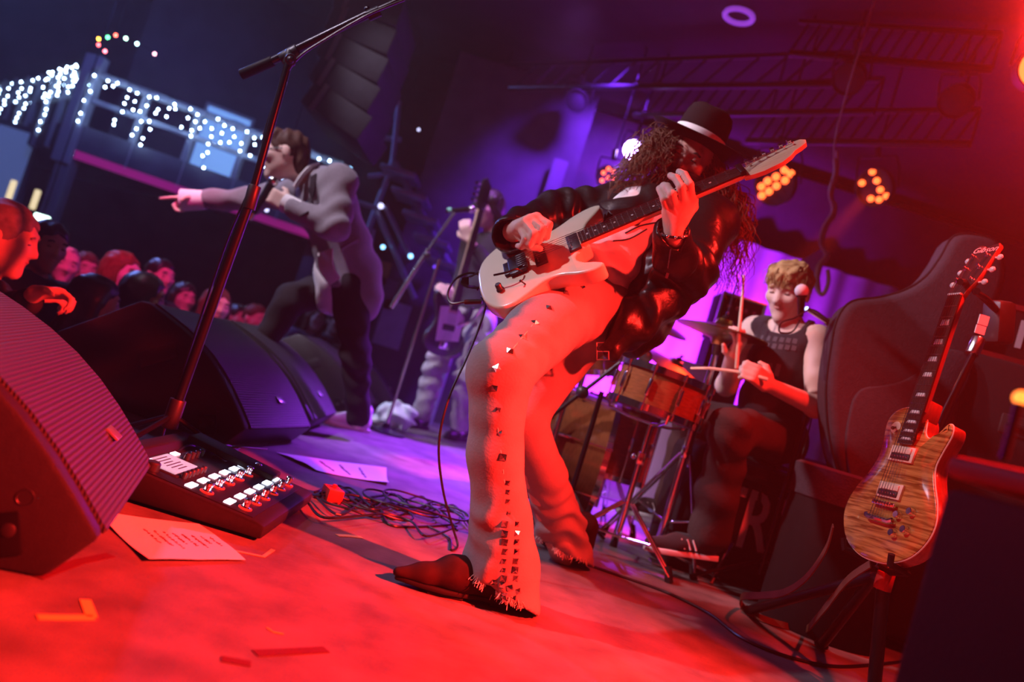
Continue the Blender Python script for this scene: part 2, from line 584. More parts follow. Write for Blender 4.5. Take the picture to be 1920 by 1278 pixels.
struct('ceiling', MB().box((1.5, 1.8, 3.42), (6.6, 12.0, 0.1)), M_('ceiling_black'))
struct('ceiling_hall', MB().box((-5.9, 4.0, 4.45), (8.8, 17.0, 0.1)), M_('ceiling_black'))
struct('trim_2', MB().box((-1.72, 2.6, 3.9), (0.1, 10.0, 1.1)), M_('ceiling_black'))
# pale backdrop drape behind the drums: a run of soft pleats
_pts = []
for i in range(0, 141):
    t = i / 140; _pts.append((0.05 + 3.2 * t, 7.25 + 0.022 * math.sin(t * 75) + 0.012 * math.sin(t * 31)))
_m = MB(); _v = [(x, y, z) for z in (0.0, 2.4) for (x, y) in _pts]; _n = len(_pts)
_v += [(x, y + 0.012, z) for z in (0.0, 2.4) for (x, y) in _pts]
_f = [(i, i + 1, _n + i + 1, _n + i) for i in range(_n - 1)] + [(2 * _n + i, 3 * _n + i, 3 * _n + i + 1, 2 * _n + i + 1) for i in range(_n - 1)]
_m.add(_v, _f)
top('backdrop_drape', _m, M_('drape'), 'pale pleated drape lit violet behind the drum kit', 'drape')

# ---------------------------------------------------------------- guitars
mat('cream_paint', (0.80, 0.70, 0.50), 0.22, coat=0.6, noise=0.05, nscale=8)
mat('maple', (0.72, 0.52, 0.33), 0.35, coat=0.4, noise=0.2, nscale=12, stretch=(2, 14, 14))
mat('rosewood', (0.055, 0.03, 0.025), 0.45, noise=0.5, nscale=14, stretch=(3, 22, 22))
mat('black_metal', (0.015, 0.015, 0.018), 0.3, 0.6)
mat('black_plastic', (0.018, 0.018, 0.02), 0.42)
mat('chrome', (0.85, 0.85, 0.88), 0.12, 1.0)
mat('nickel', (0.7, 0.68, 0.66), 0.22, 1.0)
mat('pearl', (0.85, 0.84, 0.80), 0.25, noise=0.12, nscale=30)
mat('cream_plastic', (0.82, 0.70, 0.52), 0.35)
mat('leather_black', (0.009, 0.008, 0.008), 0.34, bump=0.25, bscale=35, spec=0.4)
mat('leather_brown', (0.16, 0.06, 0.035), 0.5, noise=0.3, nscale=25)
mat('rubber', (0.012, 0.012, 0.013), 0.55)
mat('mahogany', (0.42, 0.10, 0.055), 0.25, coat=0.6, noise=0.3, nscale=10, stretch=(2, 10, 10))


def flame_mat():
    m = mat('flame_maple', (0.70, 0.30, 0.06), 0.16, coat=0.8); nt = m.node_tree; N = nt.nodes; L = nt.links; b = N['Principled BSDF']
    tc = N.new('ShaderNodeTexCoord'); mp = N.new('ShaderNodeMapping'); mp.inputs['Scale'].default_value = (120, 9, 9)
    L.new(tc.outputs['Object'], mp.inputs[0])
    n = N.new('ShaderNodeTexNoise'); n.inputs['Scale'].default_value = 1.0; n.inputs['Detail'].default_value = 3
    n.inputs['Distortion'].default_value = 0.6; L.new(mp.outputs[0], n.inputs['Vector'])
    r = N.new('ShaderNodeValToRGB'); r.color_ramp.elements[0].position = 0.36; r.color_ramp.elements[1].position = 0.62
    r.color_ramp.elements[0].color = (0.30, 0.085, 0.012, 1); r.color_ramp.elements[1].color = (0.80, 0.38, 0.10, 1)
    L.new(n.outputs[0], r.inputs[0])
    n2 = N.new('ShaderNodeTexNoise'); n2.inputs['Scale'].default_value = 7; L.new(tc.outputs['Object'], n2.inputs['Vector'])
    mx = N.new('ShaderNodeMix'); mx.data_type = 'RGBA'; mx.blend_type = 'MULTIPLY'; mx.inputs[0].default_value = 0.5
    L.new(r.outputs[0], mx.inputs[6]); L.new(n2.outputs[0], mx.inputs[7]); L.new(mx.outputs[2], b.inputs['Base Color'])
    return m


flame_mat()


def fret_x(bridge, scale, n): return bridge + scale * 2 ** (-n / 12)


def neck_parts(R, bridge, scale, nut_x, fb0, w0, w1, ztop, wood, inlay, frets=22, deep=0.022, n0=None):
    """fretboard (> fret, inlay), neck and strings under the guitar R"""
    def wid(x): return w0 + (w1 - w0) * (x - fb0) / (nut_x - fb0)
    fb = put('fretboard', MB().prism([(fb0, -w0 / 2), (nut_x, -w1 / 2), (nut_x, w1 / 2), (fb0, w0 / 2)], ztop - 0.006, ztop), M_('rosewood'), R)
    me = None
    for n in range(1, frets + 1):
        x = fret_x(bridge, scale, n)
        put('fret', MB().box((x, 0, ztop + 0.0006), (0.0024, wid(x) - 0.001, 0.0018)), M_('nickel'), fb, smooth=False, fix=False)
    for n in (3, 5, 7, 9, 12, 15, 17, 19, 21):
        x = (fret_x(bridge, scale, n) + fret_x(bridge, scale, n - 1)) / 2; g = (fret_x(bridge, scale, n - 1) - fret_x(bridge, scale, n))
        if inlay == 'dot':
            put('inlay', MB().lathe([(0.0, 0), (0.0036, 0), (0.0036, 0.0006), (0, 0.0006)], (x, 0, ztop), n=10), M_('pearl'), fb, fix=False)
        else:
            a, w = g * 0.33, wid(x) * 0.33
            put('inlay', MB().prism([(x - a, -w), (x + a * 0.75, -w * 0.82), (x + a * 0.75, w * 0.82), (x - a, w)], ztop, ztop + 0.0005), M_('pearl'), fb, fix=False)
    m = MB(); k = 10; n0 = fb0 if n0 is None else n0
    for x in np.linspace(n0, nut_x + 0.004, 8):
        ww = wid(max(x, fb0)) / 2
        for i in range(k + 1):
            t = PI * i / k; m.v.append((x, ww * math.cos(t), ztop - 0.006 - deep * math.sin(t) ** 0.8))
    for j in range(7):
        for i in range(k): m.f.append((j * (k + 1) + i, j * (k + 1) + i + 1, (j + 1) * (k + 1) + i + 1, (j + 1) * (k + 1) + i))
        m.f.append((j * (k + 1), (j + 1) * (k + 1), (j + 1) * (k + 1) + k, j * (k + 1) + k))
    m.f += [tuple(range(k + 1)), tuple(range(7 * (k + 1), 8 * (k + 1)))]; m.n = len(m.v)
    put('neck', m, wood, R)
    return wid


def guitar_body(outline, z0, z1, carve=0.0, rnd=0.006):
    o = catmull([(x, y, 0) for x, y in outline], 5, True); o = [(q[0], q[1]) for q in o]; n = len(o)
    cx, cy = np.mean([q[0] for q in o]), 0.0
    nr = []
    for i in range(n):
        d = np.array(o[(i + 1) % n]) - np.array(o[i - 1]); d /= np.linalg.norm(d); nr.append(np.array([d[1], -d[0]]))
    a = sum(o[i][0] * o[(i + 1) % n][1] - o[(i + 1) % n][0] * o[i][1] for i in range(n))
    if a < 0: nr = [-q for q in nr]
    m = MB(); rings = []
    def ring(off, z): rings.append([(o[i][0] + nr[i][0] * off, o[i][1] + nr[i][1] * off, z) for i in range(n)])
    ring(-rnd * 1.4, z0); ring(-rnd * 0.4, z0 + rnd * 0.4); ring(0, z0 + rnd * 1.4); ring(0, z1 - rnd); ring(-rnd * 0.35, z1 - rnd * 0.25); ring(-rnd * 1.2, z1)
    if carve:
        ring(-0.02, z1 + carve * 0.25)
        for s, h in ((0.72, 0.7), (0.5, 0.95), (0.25, 1.0)): rings.append([(cx + (q[0] - cx) * s, q[1] * s, z1 + carve * h) for q in o])
    v = [q for r in rings for q in r]; f = []
    for j in range(len(rings) - 1):
        for i in range(n): f.append((j * n + i, j * n + (i + 1) % n, (j + 1) * n + (i + 1) % n, (j + 1) * n + i))
    f += [tuple(range(n))[::-1], tuple(range((len(rings) - 1) * n, len(rings) * n))]
    return m.add(v, f), o, nr


def strings(R, x0, x1, w0, w1, z0, z1, ex=None):
    s = MB()
    for i in range(6):
        t = (i - 2.5) / 5
        pts = [(x0, t * w0, z0), (x1, t * w1, z1)]
        if ex: pts.append((ex[i][0], ex[i][1], ex[i][2]))
        s.tube(pts, 0.0005 + 0.00012 * i, n=4)
    o = put('strings', s, M_('nickel'), R); o['kind'] = 'stuff'; return o


# --- the cream guitar the guitarist plays
def cream_guitar(M):
    R = root('electric_guitar', 'cream electric guitar with black hardware held by the man in the hat', 'guitar', M[0], M[1])
    ol = [(0, 0), (.004, .06), (.028, .115), (.078, .152), (.13, .153), (.18, .130), (.225, .116), (.27, .125), (.32, .147), (.37, .158), (.402, .152),
          (.408, .137), (.385, .112), (.352, .08), (.338, .05), (.336, .03), (.336, 0), (.336, -.03), (.305, -.046), (.290, -.07), (.305, -.10), (.34, -.124), (.357, -.142), (.348, -.155),
          (.32, -.157), (.28, -.144), (.235, -.120), (.19, -.117), (.14, -.141), (.09, -.162), (.045, -.152), (.012, -.10), (.001, -.04)]
    m, o, nr = guitar_body(ol, -0.050, 0.0)
    put('body', m, M_('cream_paint'), R, angle=60)
    neck_parts(R, .145, .648, .793, .318, .057, .043, 0.014, M_('maple'), 'dot', n0=.30)
    br = put('bridge', MB().box((.125, 0, .008), (.05, .085, .012)).box((.098, 0, .006), (.028, .06, .010)).box((.148, 0, .013), (.014, .07, .012)), M_('black_metal'), R, bevel=.002)
    for i in range(6): put('saddle', MB().box((.142, (i - 2.5) * .0108, .018), (.03, .008, .008)), M_('black_metal'), br, bevel=.001)
    put('tremolo_arm', MB().tube(catmull([(.135, -.05, .012), (.125, -.055, .03), (.10, -.062, .036), (.06, -.055, .04)], 6), .003, 6), M_('black_metal'), R)
    for x in (.196, .298):
        pk = put('pickup', MB().box((x, 0, .004), (.036, .082, .010)), M_('black_plastic'), R, bevel=.003)
        for k in range(6): put('pole_piece', MB().cyl((x - .008, (k - 2.5) * .0105, .009), (x - .008, (k - 2.5) * .0105, .0098), .0025, n=8), M_('nickel'), pk, fix=False)
    put('knob', MB().lathe([(0, 0), (.0115, 0), (.0115, .004), (.0095, .006), (.009, .021), (.0075, .023), (0, .023)], (.062, -.078, 0), n=16), M_('black_plastic'), R)
    put('switch', MB().cyl((.135, -.098, 0), (.128, -.098, .014), .0022, n=8).sphere((.127, -.098, .016), .004, 8, 6), M_('black_plastic'), R)
    put('nut', MB().box((.795, 0, .014), (.016, .047, .016)), M_('black_metal'), R, bevel=.002)
    hs = [(.795, .0215), (.812, .026), (.832, .033), (.90, .043), (.955, .051), (.978, .049), (.99, .036), (.985, .020), (.966, .010), (.948, .004), (.930, -.012), (.90, -.026), (.85, -.032), (.82, -.029), (.795, -.0215)]
    h = put('headstock', MB().prism(hs[::-1], -.012, .003), M_('maple'), R, bevel=.002)
    ex = []
    for i in range(6):
        x = .826 + i * .0255; y = .030 + (x - .826) * .11
        t = put('tuner', MB().cyl((x, y - .009, .003), (x, y - .009, .013), .004, .003, n=8).cyl((x, y - .003, -.005), (x, y + .018, -.005), .0035, n=8)
                .box((x, y + .024, -.005), (.010, .012, .014)), M_('chrome'), h, bevel=.001)
        ex.append((x, y - .009, .008))
    strings(R, .146, .793, .052, .036, .0215, .0185, ex)
    put('strap_button', MB().lathe([(0, 0), (.004, 0), (.004, .008), (.007, .010), (.007, .013), (0, .014)], (-.001, .012, -.022), (-1, 0, 0), n=10), M_('black_metal'), R)
    put('jack_plate', MB().box((.004, -.062, -.022), (.004, .03, .022), axes_z(24)), M_('black_metal'), R, bevel=.002)
    return R


# --- the flame-top guitar on its stand
def flame_guitar(M):
    R = root('electric_guitar', 'amber flame-top electric guitar resting upright on a stand', 'guitar', M[0], M[1])
    ol = [(0, 0), (.006, .06), (.035, .12), (.085, .156), (.13, .165), (.18, .153), (.23, .126), (.275, .107), (.315, .103), (.36, .111), (.40, .113), (.43, .094), (.443, .06), (.440, .03), (.438, 0),
          (.41, -.026), (.378, -.034), (.362, -.050), (.366, -.072), (.388, -.090), (.407, -.106), (.400, -.121), (.372, -.124), (.33, -.113), (.285, -.106), (.24, -.122), (.19, -.150), (.14, -.165), (.09, -.157), (.04, -.122), (.008, -.06)]
    m, o, nr = guitar_body(ol, -0.052, -0.008, rnd=.004)
    put('body', m, M_('mahogany'), R, angle=60)
    m2, o, nr = guitar_body(ol, -0.0075, 0.0, carve=0.010, rnd=.002)
    put('flame_top', m2, M_('flame_maple'), R, angle=60)
    b = MB(); b.tube([(o[i][0] + nr[i][0] * .0004, o[i][1] + nr[i][1] * .0004, -.0055) for i in range(len(o))], .0024, 6, closed=True)
    put('binding', b, M_('cream_plastic'), R)
    neck_parts(R, .155, .628, .783, .332, .057, .044, 0.020, M_('mahogany'), 'trap', deep=.026, n0=.43)
    hl = put('neck_heel', MB().prism([(.40, -.026), (.47, -.026), (.47, .026), (.40, .026)], -.045, .012), M_('mahogany'), R, bevel=.008)
    for x in (.302, .195):
        fr = put('pickup', MB().box((x, 0, .013), (.044, .088, .010)), M_('cream_plastic'), R, bevel=.002)
        for s, mt in ((1, 'cream_plastic'), (-1, 'black_plastic')):
            put('coil', MB().box((x + s * .0088, 0, .0195), (.0165, .068, .006)), M_(mt), fr, bevel=.002)
        for k in range(6): put('pole_piece', MB().cyl((x - .0088, (k - 2.5) * .0105, .0225), (x - .0088, (k - 2.5) * .0105, .0238), .0027, n=8), M_('chrome'), fr, fix=False)
    br = put('bridge', MB().box((.155, 0, .021), (.013, .084, .009)), M_('chrome'), R, bevel=.003)
    for i in range(6): put('saddle', MB().box((.155, (i - 2.5) * .0108, .027), (.009, .004, .005)), M_('chrome'), br, fix=False)
    put('tailpiece', MB().tube([(.116, -.05, .020), (.111, -.04, .021), (.111, .04, .021), (.116, .05, .020)], .0085, 8).cyl((.113, -.044, .006), (.113, -.044, .026), .007, n=10).cyl((.113, .044, .006), (.113, .044, .026), .007, n=10), M_('chrome'), R)
    for (x, y) in ((.135, -.055), (.152, -.095), (.085, -.058), (.102, -.094)):
        put('knob', MB().lathe([(0, 0), (.0125, 0), (.0125, .003), (.0105, .012), (.0095, .019), (.0085, .020), (0, .020)], (x, y, .004), n=16), M_('chrome'), R)
    sw = put('toggle_plate', MB().lathe([(0, 0), (.018, 0), (.018, .002), (0, .002)], (.378, .066, .006), n=20), M_('cream_plastic'), R)
    put('toggle', MB().cyl((.378, .066, .008), (.372, .058, .022), .003, n=8).sphere((.371, .057, .024), .0055, 8, 6), M_('leather_brown'), sw)
    put('nut', MB().box((.785, 0, .020), (.005, .044, .008)), M_('pearl'), R)
    # headstock, tilted back
    a = math.radians(-15); c, s = math.cos(a), math.sin(a)
    hx = np.array([c, 0, s]); hz = np.array([-s, 0, c]); ax = np.array([hx, [0, 1, 0], hz]); hc = np.array([.785, 0, .012])
    hs = [(-.004, .022), (.02, .025), (.05, .036), (.08, .040), (.15, .041), (.180, .042), (.189, .036), (.186, .018), (.178, 0)]
    hs = hs + [(x, -y) for x, y in hs[::-1][1:]]
    h = put('headstock', MB().prism(hs[::-1], -.014, 0, ax, hc), M_('mahogany'), R, bevel=.001)
    put('face_veneer', MB().prism([(x * .98 + .001, y * .96) for x, y in hs][::-1], 0.0003, .0016, ax, hc), M_('black_plastic'), h)
    ex = []
    for i in range(6):
        sgn = 1 if i < 3 else -1; k = i % 3; x = .052 + k * .045
        q = hc + hx * x + np.array([0, sgn * .024, 0])
        put('tuner', MB().lathe([(0, 0), (.0065, 0), (.0065, .004), (.004, .006), (.0035, .016), (0, .017)], q + hz * .001, hz, n=10), M_('chrome'), h)
        e = hc + hx * x + np.array([0, sgn * .045, 0]) - hz * .010
        put('tuner_button', MB().cyl(e - np.array([0, sgn * .010, 0]), e, .003, n=8).sphere(e + np.array([0, sgn * .010, 0]), (.009, .010, .006), 10, 6), M_('pearl'), h)
        ex.append(q + hz * .012)
    exs = [ex[3], ex[4], ex[5], ex[2], ex[1], ex[0]]
    strings(R, .113, .785, .052, .036, .031, .0245, exs)
    lettering('Gibson', .030, M_('pearl'), h, mat4(hc + hx * .168 + hz * .0018, np.array([[0, -1, 0], hx, hz])), shear=.25, extrude=.0003)
    put('strap_button', MB().lathe([(0, 0), (.004, 0), (.004, .008), (.007, .010), (.007, .013), (0, .014)], (-.001, 0, -.024), (-1, 0, 0), n=10), M_('chrome'), R)
    put('strap_button', MB().lathe([(0, 0), (.004, 0), (.004, .008), (.007, .010), (.007, .013), (0, .014)], (.437, .05, -.024), (.8, .6, 0), n=10), M_('chrome'), R)
    return R


def guitar_pose(p0, p1, L, phi):
    """butt at p0, head towards p1, face turned phi degrees away from the camera (up)"""
    p0 = np.asarray(p0, float); N = unit(np.asarray(p1) - p0); w = unit(CAM - (p0 + N * L / 2))
    w = unit(w - N * (w @ N)); q = np.cross(N, w)
    n = math.cos(math.radians(phi)) * w + math.sin(math.radians(phi)) * q
    y = np.cross(n, N)
    return p0, np.array([N, y, n])


STRAT = guitar_pose(P(897, 531, 2.30), P(1527, 270, 2.12), 1.0, -58)
cream_guitar(STRAT)
_lpn = unit(V3(-.95, -.24, 0.10)); _lpx = unit(P(1800, 558, 2.26) - P(1628, 1045, 2.2)); _lpx = unit(_lpx - _lpn * (_lpx @ _lpn)); _lpy = np.cross(_lpn, _lpx)
LP = (P(1800, 558, 2.24) - _lpx * .783, np.array([_lpx, _lpy, _lpn]))
flame_guitar(LP)

# ---------------------------------------------------------------- people
mat('skin', (0.72, 0.47, 0.38), 0.5, noise=0.12, nscale=18, bump=0.06, bscale=90, sss=0.1)
mat('skin_pale', (0.80, 0.56, 0.47), 0.5, noise=0.10, nscale=18, bump=0.05, bscale=90)
mat('skin_deep', (0.50, 0.31, 0.24), 0.5, noise=0.12, nscale=18)
mat('eye_white', (0.8, 0.78, 0.75), 0.2); mat('eye_dark', (0.02, 0.015, 0.012), 0.15)
mat('lip', (0.55, 0.25, 0.22), 0.45)
mat('hair_brown', (0.16, 0.085, 0.05), 0.5, noise=0.4, nscale=40); mat('hair_dark', (0.03, 0.022, 0.02), 0.4, noise=0.4, nscale=40)
mat('hair_blond', (0.58, 0.36, 0.16), 0.5, noise=0.35, nscale=45); mat('hair_grey', (0.30, 0.28, 0.27), 0.6, noise=0.4, nscale=40)
mat('hair_auburn', (0.28, 0.10, 0.04), 0.45, noise=0.4, nscale=40)
mat('denim_pale', (0.33, 0.29, 0.275), 0.85, noise=0.22, nscale=9, bump=0.12, bscale=160)
mat('frayed_thread', (0.75, 0.68, 0.58), 0.9)
mat('shirt_white', (0.78, 0.74, 0.74), 0.85, bump=0.15, bscale=70)
mat('felt_black', (0.010, 0.009, 0.010), 0.95)
mat('hat_ribbon', (0.78, 0.74, 0.74), 0.6)
mat('suede_brown', (0.035, 0.014, 0.011), 0.85, noise=0.4, nscale=30)
mat('sole', (0.02, 0.015, 0.014), 0.6)
mat('steel', (0.62, 0.60, 0.60), 0.18, 1.0)


def axes_of(f, u):
    """person frame: rows left, forward, up"""
    f = unit(f); u = np.asarray(u, float); u = unit(u - f * (u @ f)); l = np.cross(u, f)
    return np.array([l, f, u])


def head_prims(c, A, s=1.0, nose=1.0, jaw=1.0):
    l, f, u = A
    def q(a, b, e): return c + (l * a + f * b + u * e) * s
    R = np.array([l, f, u])
    pr = [ell(q(0, -.010, .030), np.array([.076, .097, .086]) * s, R), (ell(q(0, .022, -.032), np.array([.062, .070, .082]) * s, R), .03 * s),
          (cone(q(0, .02, -.055), q(0, .066, -.098), .052 * jaw * s, .026 * jaw * s), .03 * s),
          (cone(q(-.036, .080, .036), q(.036, .080, .036), .014 * s, .014 * s), .02 * s),
          (cone(q(-.044, .068, -.012), q(.044, .068, -.012), .020 * s, .020 * s), .03 * s),
          (cone(q(0, .090, .020), q(0, .106, -.022), .008 * s, .0135 * nose * s), .014 * s),
          (cone(q(-.012, .092, -.026), q(.012, .092, -.026), .009 * s, .009 * s), .010 * s),
          (cone(q(-.020, .083, -.052), q(.020, .083, -.052), .0085 * s, .0085 * s), .010 * s)]
    for sg in (-1, 1):
        pr.append((ell(q(sg * .080, -.008, -.002), np.array([.010, .020, .032]) * s, R), .010 * s))
    base = U(pr)
    cut = U([ell(q(sg * .032, .099, .012), np.array([.019, .014, .010]) * s, R) for sg in (-1, 1)], .004)
    mouth = ell(q(0, .100, -.0515), np.array([.024, .016, .0022]) * s, R)
    return SUB(SUB(base, cut, .012 * s), mouth, .004 * s)


def eyes(parent, c, A, s=1.0, brow='hair_brown', skin='skin'):
    """lowered lids with a lash line, brows and lips"""
    l, f, u = A
    for sg in (-1, 1):
        e = c + (l * sg * .032 + f * .0785 + u * .012) * s
        o = put('eyelid', MB().sphere(e, .0128 * s, 12, 8), M_(skin), parent, world=True)
        q = [e + (l * a * .0105 + f * (.0122 - abs(a) * .004) + u * (-.0035 - .0015 * a * a)) * s for a in (-1, -.5, 0, .5, 1)]
        put('lashes', MB().tube(catmull(q, 3), .0022 * s, 5), M_('eye_dark'), o, world=True)
        b = [c + (l * sg * a + f * (.094 - abs(a - .03) * .3) + u * h) * s for a, h in ((.014, .031), (.030, .036), (.048, .030))]
        put('eyebrow', MB().tube(catmull(b, 4), .0040 * s, 6), M_(brow), parent, world=True)
    put('lips', MB().tube(catmull([c + (l * a + f * b + u * -.0515) * s for a, b in ((-.023, .085), (-.010, .0925), (0, .094), (.010, .0925), (.023, .085))], 4), [.002 * s] * 4 + [.0042 * s] * 9 + [.002 * s] * 4, 6), M_('lip'), parent, world=True)


def march(f, x, y, y0, y1, n=220):
    """first point of the solid f met along the line of sight of pixel (x, y) between depths y0 and y1"""
    Y = np.linspace(y0, y1, n); D = _F + (x - 960) / FPX * _IR + (639 - y) / FPX * _IU
    p = (CAM + D[None] * (Y / D[1])[:, None]).astype(np.float32); d = f(p); i = np.argmax(d < 0)
    if not (d < 0).any(): i = int(np.argmin(d))
    q = p[i].astype(float); e = 2e-3; E = np.eye(3) * e
    w = f(np.concatenate([q + E, q - E]).astype(np.float32)); g = w[:3] - w[3:]
    return q, unit(g)


def strands(name, mt, parent, starts, paths, rad, seed=1, n=3, curl=0.012, cf=60, res=5, kind=None):
    """hair: thin wavy tubes; paths(i, rng) -> guide points of one strand"""
    rng = np.random.default_rng(seed); G_ = []
    for i in range(starts): G_.append(catmull(paths(i, rng), res))
    k = min(len(g) for g in G_); g = np.array([q[:k] for q in G_])                     # strand, point, xyz
    s = np.concatenate([np.zeros((starts, 1)), np.cumsum(np.linalg.norm(np.diff(g, axis=1), axis=2), 1)], 1)
    d = g[:, -1] - g[:, 0]; d /= np.linalg.norm(d, axis=1)[:, None] + 1e-9
    a = np.cross(d, V3(.37, .61, .70)); a /= np.linalg.norm(a, axis=1)[:, None]; b = np.cross(d, a)
    ph = rng.uniform(0, 6.28, (starts, 1)); fr = rng.uniform(.7, 1.3, (starts, 1)) * cf; w = curl * np.minimum(1, s / .05)
    g = g + a[:, None] * (w * np.cos(fr * s + ph))[..., None] + b[:, None] * (w * np.sin(fr * s + ph))[..., None]
    r = rad * (1 - .7 * np.arange(k) / k)
    th = 2 * PI * np.arange(n) / n
    v = g[:, :, None] + (a[:, None, None] * np.cos(th)[None, None, :, None] + b[:, None, None] * np.sin(th)[None, None, :, None]) * r[None, :, None, None]
    I = np.arange(starts * k * n).reshape(starts, k, n); J = np.roll(I, -1, 2)
    f = np.stack([I[:, :-1], J[:, :-1], J[:, 1:], I[:, 1:]], -1).reshape(-1, 4)
    o = put(name, (v.reshape(-1, 3), f), mt, parent, world=True)
    if kind: o['kind'] = kind
    return o


# ================================================================ the guitarist
PX = P
G = dict(hl=P(1062, 574, 2.36), kl=P(938, 694, 1.99), sl=P(928, 850, 1.99), al=P(940, 985, 2.0), fl=P(945, 1100, 2.01),
         hr=P(1095, 600, 2.54), kr=P(975, 780, 2.44), sr=P(1022, 890, 2.58), ar=P(1050, 985, 2.70), fr=P(1054, 1045, 2.76),
         pel=P(1088, 562, 2.46), wst=P(1124, 500, 2.52), che=P(1200, 432, 2.65), nb=P(1268, 367, 2.74), hd=P(1292, 297, 2.77),
         shr=P(1165, 390, 2.80), shl=P(1320, 412, 2.60), elr=P(1045, 402, 2.62), wrr=P(962, 434, 2.34), ell=P(1292, 506, 2.40), wrl=P(1262, 440, 2.19))
_w = unit(CAM - G['hd']); _up = unit(_IU * .84 + _IR * .56)
GA = axes_of(_w - _IR * .22 - _IU * .02, _up)
_fing = [[(1296, 374, 2.160), (1293, 346, 2.135), (1283, 328, 2.160), (1273, 322, 2.190)], [(1281, 380, 2.155), (1277, 351, 2.130), (1267, 334, 2.155), (1257, 329, 2.190)],
         [(1265, 388, 2.160), (1260, 364, 2.135), (1251, 350, 2.165), (1244, 347, 2.195)], [(1251, 398, 2.170), (1245, 374, 2.150), (1239, 359, 2.175), (1235, 353, 2.200)]]
_pick = [[(1006, 408, 2.235), (1029, 421, 2.205), (1024, 443, 2.205), (1006, 450, 2.235)], [(995, 411, 2.220), (1016, 429, 2.185), (1009, 451, 2.190), (993, 456, 2.225)],
         [(984, 417, 2.215), (1001, 439, 2.180), (993, 458, 2.190), (980, 460, 2.225)], [(974, 425, 2.225), (986, 447, 2.190), (978, 462, 2.200), (971, 461, 2.235)]]
hand_l = []; hand_r = []
for fs, wr, H in ((_fing, G['wrl'], hand_l), (_pick, G['wrr'], hand_r)):
    for j, c in enumerate(fs):
        q = [P(*a) for a in c]; r = (.0132, .0120, .0112, .0100) if j < 3 else (.0112, .0103, .0097, .0086)
        H.append((cone(wr, q[0], .024, .0165), .012)); H += [(e, .004) for e in chain(list(zip(q, r)))]
hand_l += [(e, .008) for e in chain([(P(1280, 412, 2.175), .018), (P(1300, 388, 2.210), .013), (P(1303, 362, 2.245), .011)])]
hand_r += [(e, .008) for e in chain([(P(976, 440, 2.265), .018), (P(996, 462, 2.225), .012), (P(1012, 466, 2.225), .010)])]
g_head = head_prims(G['hd'], GA, 1.0)
g_body = U([cone(G['pel'], G['wst'], .115, .11), (cone(G['wst'], G['che'], .11, .125), .05), (cone(G['che'], G['nb'], .12, .07), .06), (cone(G['shr'], G['shl'], .06, .06), .06),
            (cone(G['nb'], G['hd'] - GA[2] * .05 - GA[1] * .02, .058, .054), .02), g_head] +
           [(e, .03) for e in chain([(G['shr'], .058), (G['elr'], .046), (G['wrr'], .029)])] + [(e, .03) for e in chain([(G['shl'], .058), (G['ell'], .046), (G['wrl'], .029)])] +
           [(e, .04) for e in chain([(G['hl'], .085), (G['kl'], .056), (G['fl'], .038)])] + [(e, .04) for e in chain([(G['hr'], .085), (G['kr'], .056), (G['fr'], .038)])] + hand_l + hand_r)
_lo, _hi = bounds([G[k] for k in G] + [P(1235, 350, 2.135), P(1029, 421, 2.175)], .17)
guitarist = top('person', net(g_body, _lo, _hi, .0048), M_('skin'), 'long-haired man in black hat and pale studded jeans leaning back playing guitar', 'person', base=(0.25, 2.3, 0))
eyes(guitarist, G['hd'], GA, 1.0, 'hair_dark')

# jeans: one pair, flared, with a cut hem on each leg
def _hem(x0, y0, x1, y1, Y):
    a = P(x0, y0, Y); b = P(x1, y1, Y + .03); v = unit((a + b) / 2 - CAM); n = np.cross(b - a, v)
    if n[2] > 0: n = -n
    return plane((a + b) / 2, n)
_legl = U(chain([(G['hl'], .112), (G['kl'], .080), (G['sl'], .066), (G['al'], .073), (P(938, 1060, 2.010), .092), (P(936, 1135, 2.010), .104)]), .03)
_legr = U(chain([(G['hr'], .110), (G['kr'], .076), (G['sr'], .066), (G['ar'], .080), (P(1056, 1045, 2.760), .095), (P(1060, 1085, 2.780), .10)]), .03)
_legl = INT(_legl, _hem(845, 1056, 985, 1141, 2.0), .002)
_legr = INT(_legr, _hem(1000, 1004, 1102, 1058, 2.74), .002)
_hip = U([ell(G['pel'], (.165, .135, .13)), (cone(G['hl'], G['hr'], .115, .112), .05)], .05)
_jeans0 = U([_legl, (_legr, .02), (_hip, .05)], .03)
_tor = unit(G['wst'] - G['pel'])
_jeans0 = INT(_jeans0, plane(P(1128, 494, 2.5), _tor + _IU * .25), .004)
_dn = unit(G['fl'] - G['kl'])
g_jeans = folded(_jeans0, [local_fold(.0055, P(905, 1000, 1.920), .075, _dn + V3(.5, 0, 0), 85, .4), local_fold(.006, P(895, 1060, 1.920), .085, _dn + V3(.9, .2, 0), 75, 1.5), local_fold(.0085, P(1060, 985, 2.640), .14, V3(-.2, 0, 1), 95, 1.2),
                           local_fold(.003, P(985, 640, 2.020), .12, unit(G['kl'] - G['hl']), 85, .2), local_fold(.004, P(1070, 640, 2.315), .12, V3(1, .2, .6), 80, 2), local_fold(.0025, P(915, 745, 1.900), .09, _dn + V3(.6, 0, 0), 60, 1),
                           fold(.0010, V3(.3, .5, 1), 40, .6)])
_lo, _hi = bounds([G[k] for k in ('hl', 'kl', 'fl', 'hr', 'kr', 'fr', 'pel')], .2)
jeans = put('jeans', net(g_jeans, _lo, _hi, .006), M_('denim_pale'), guitarist, world=True)
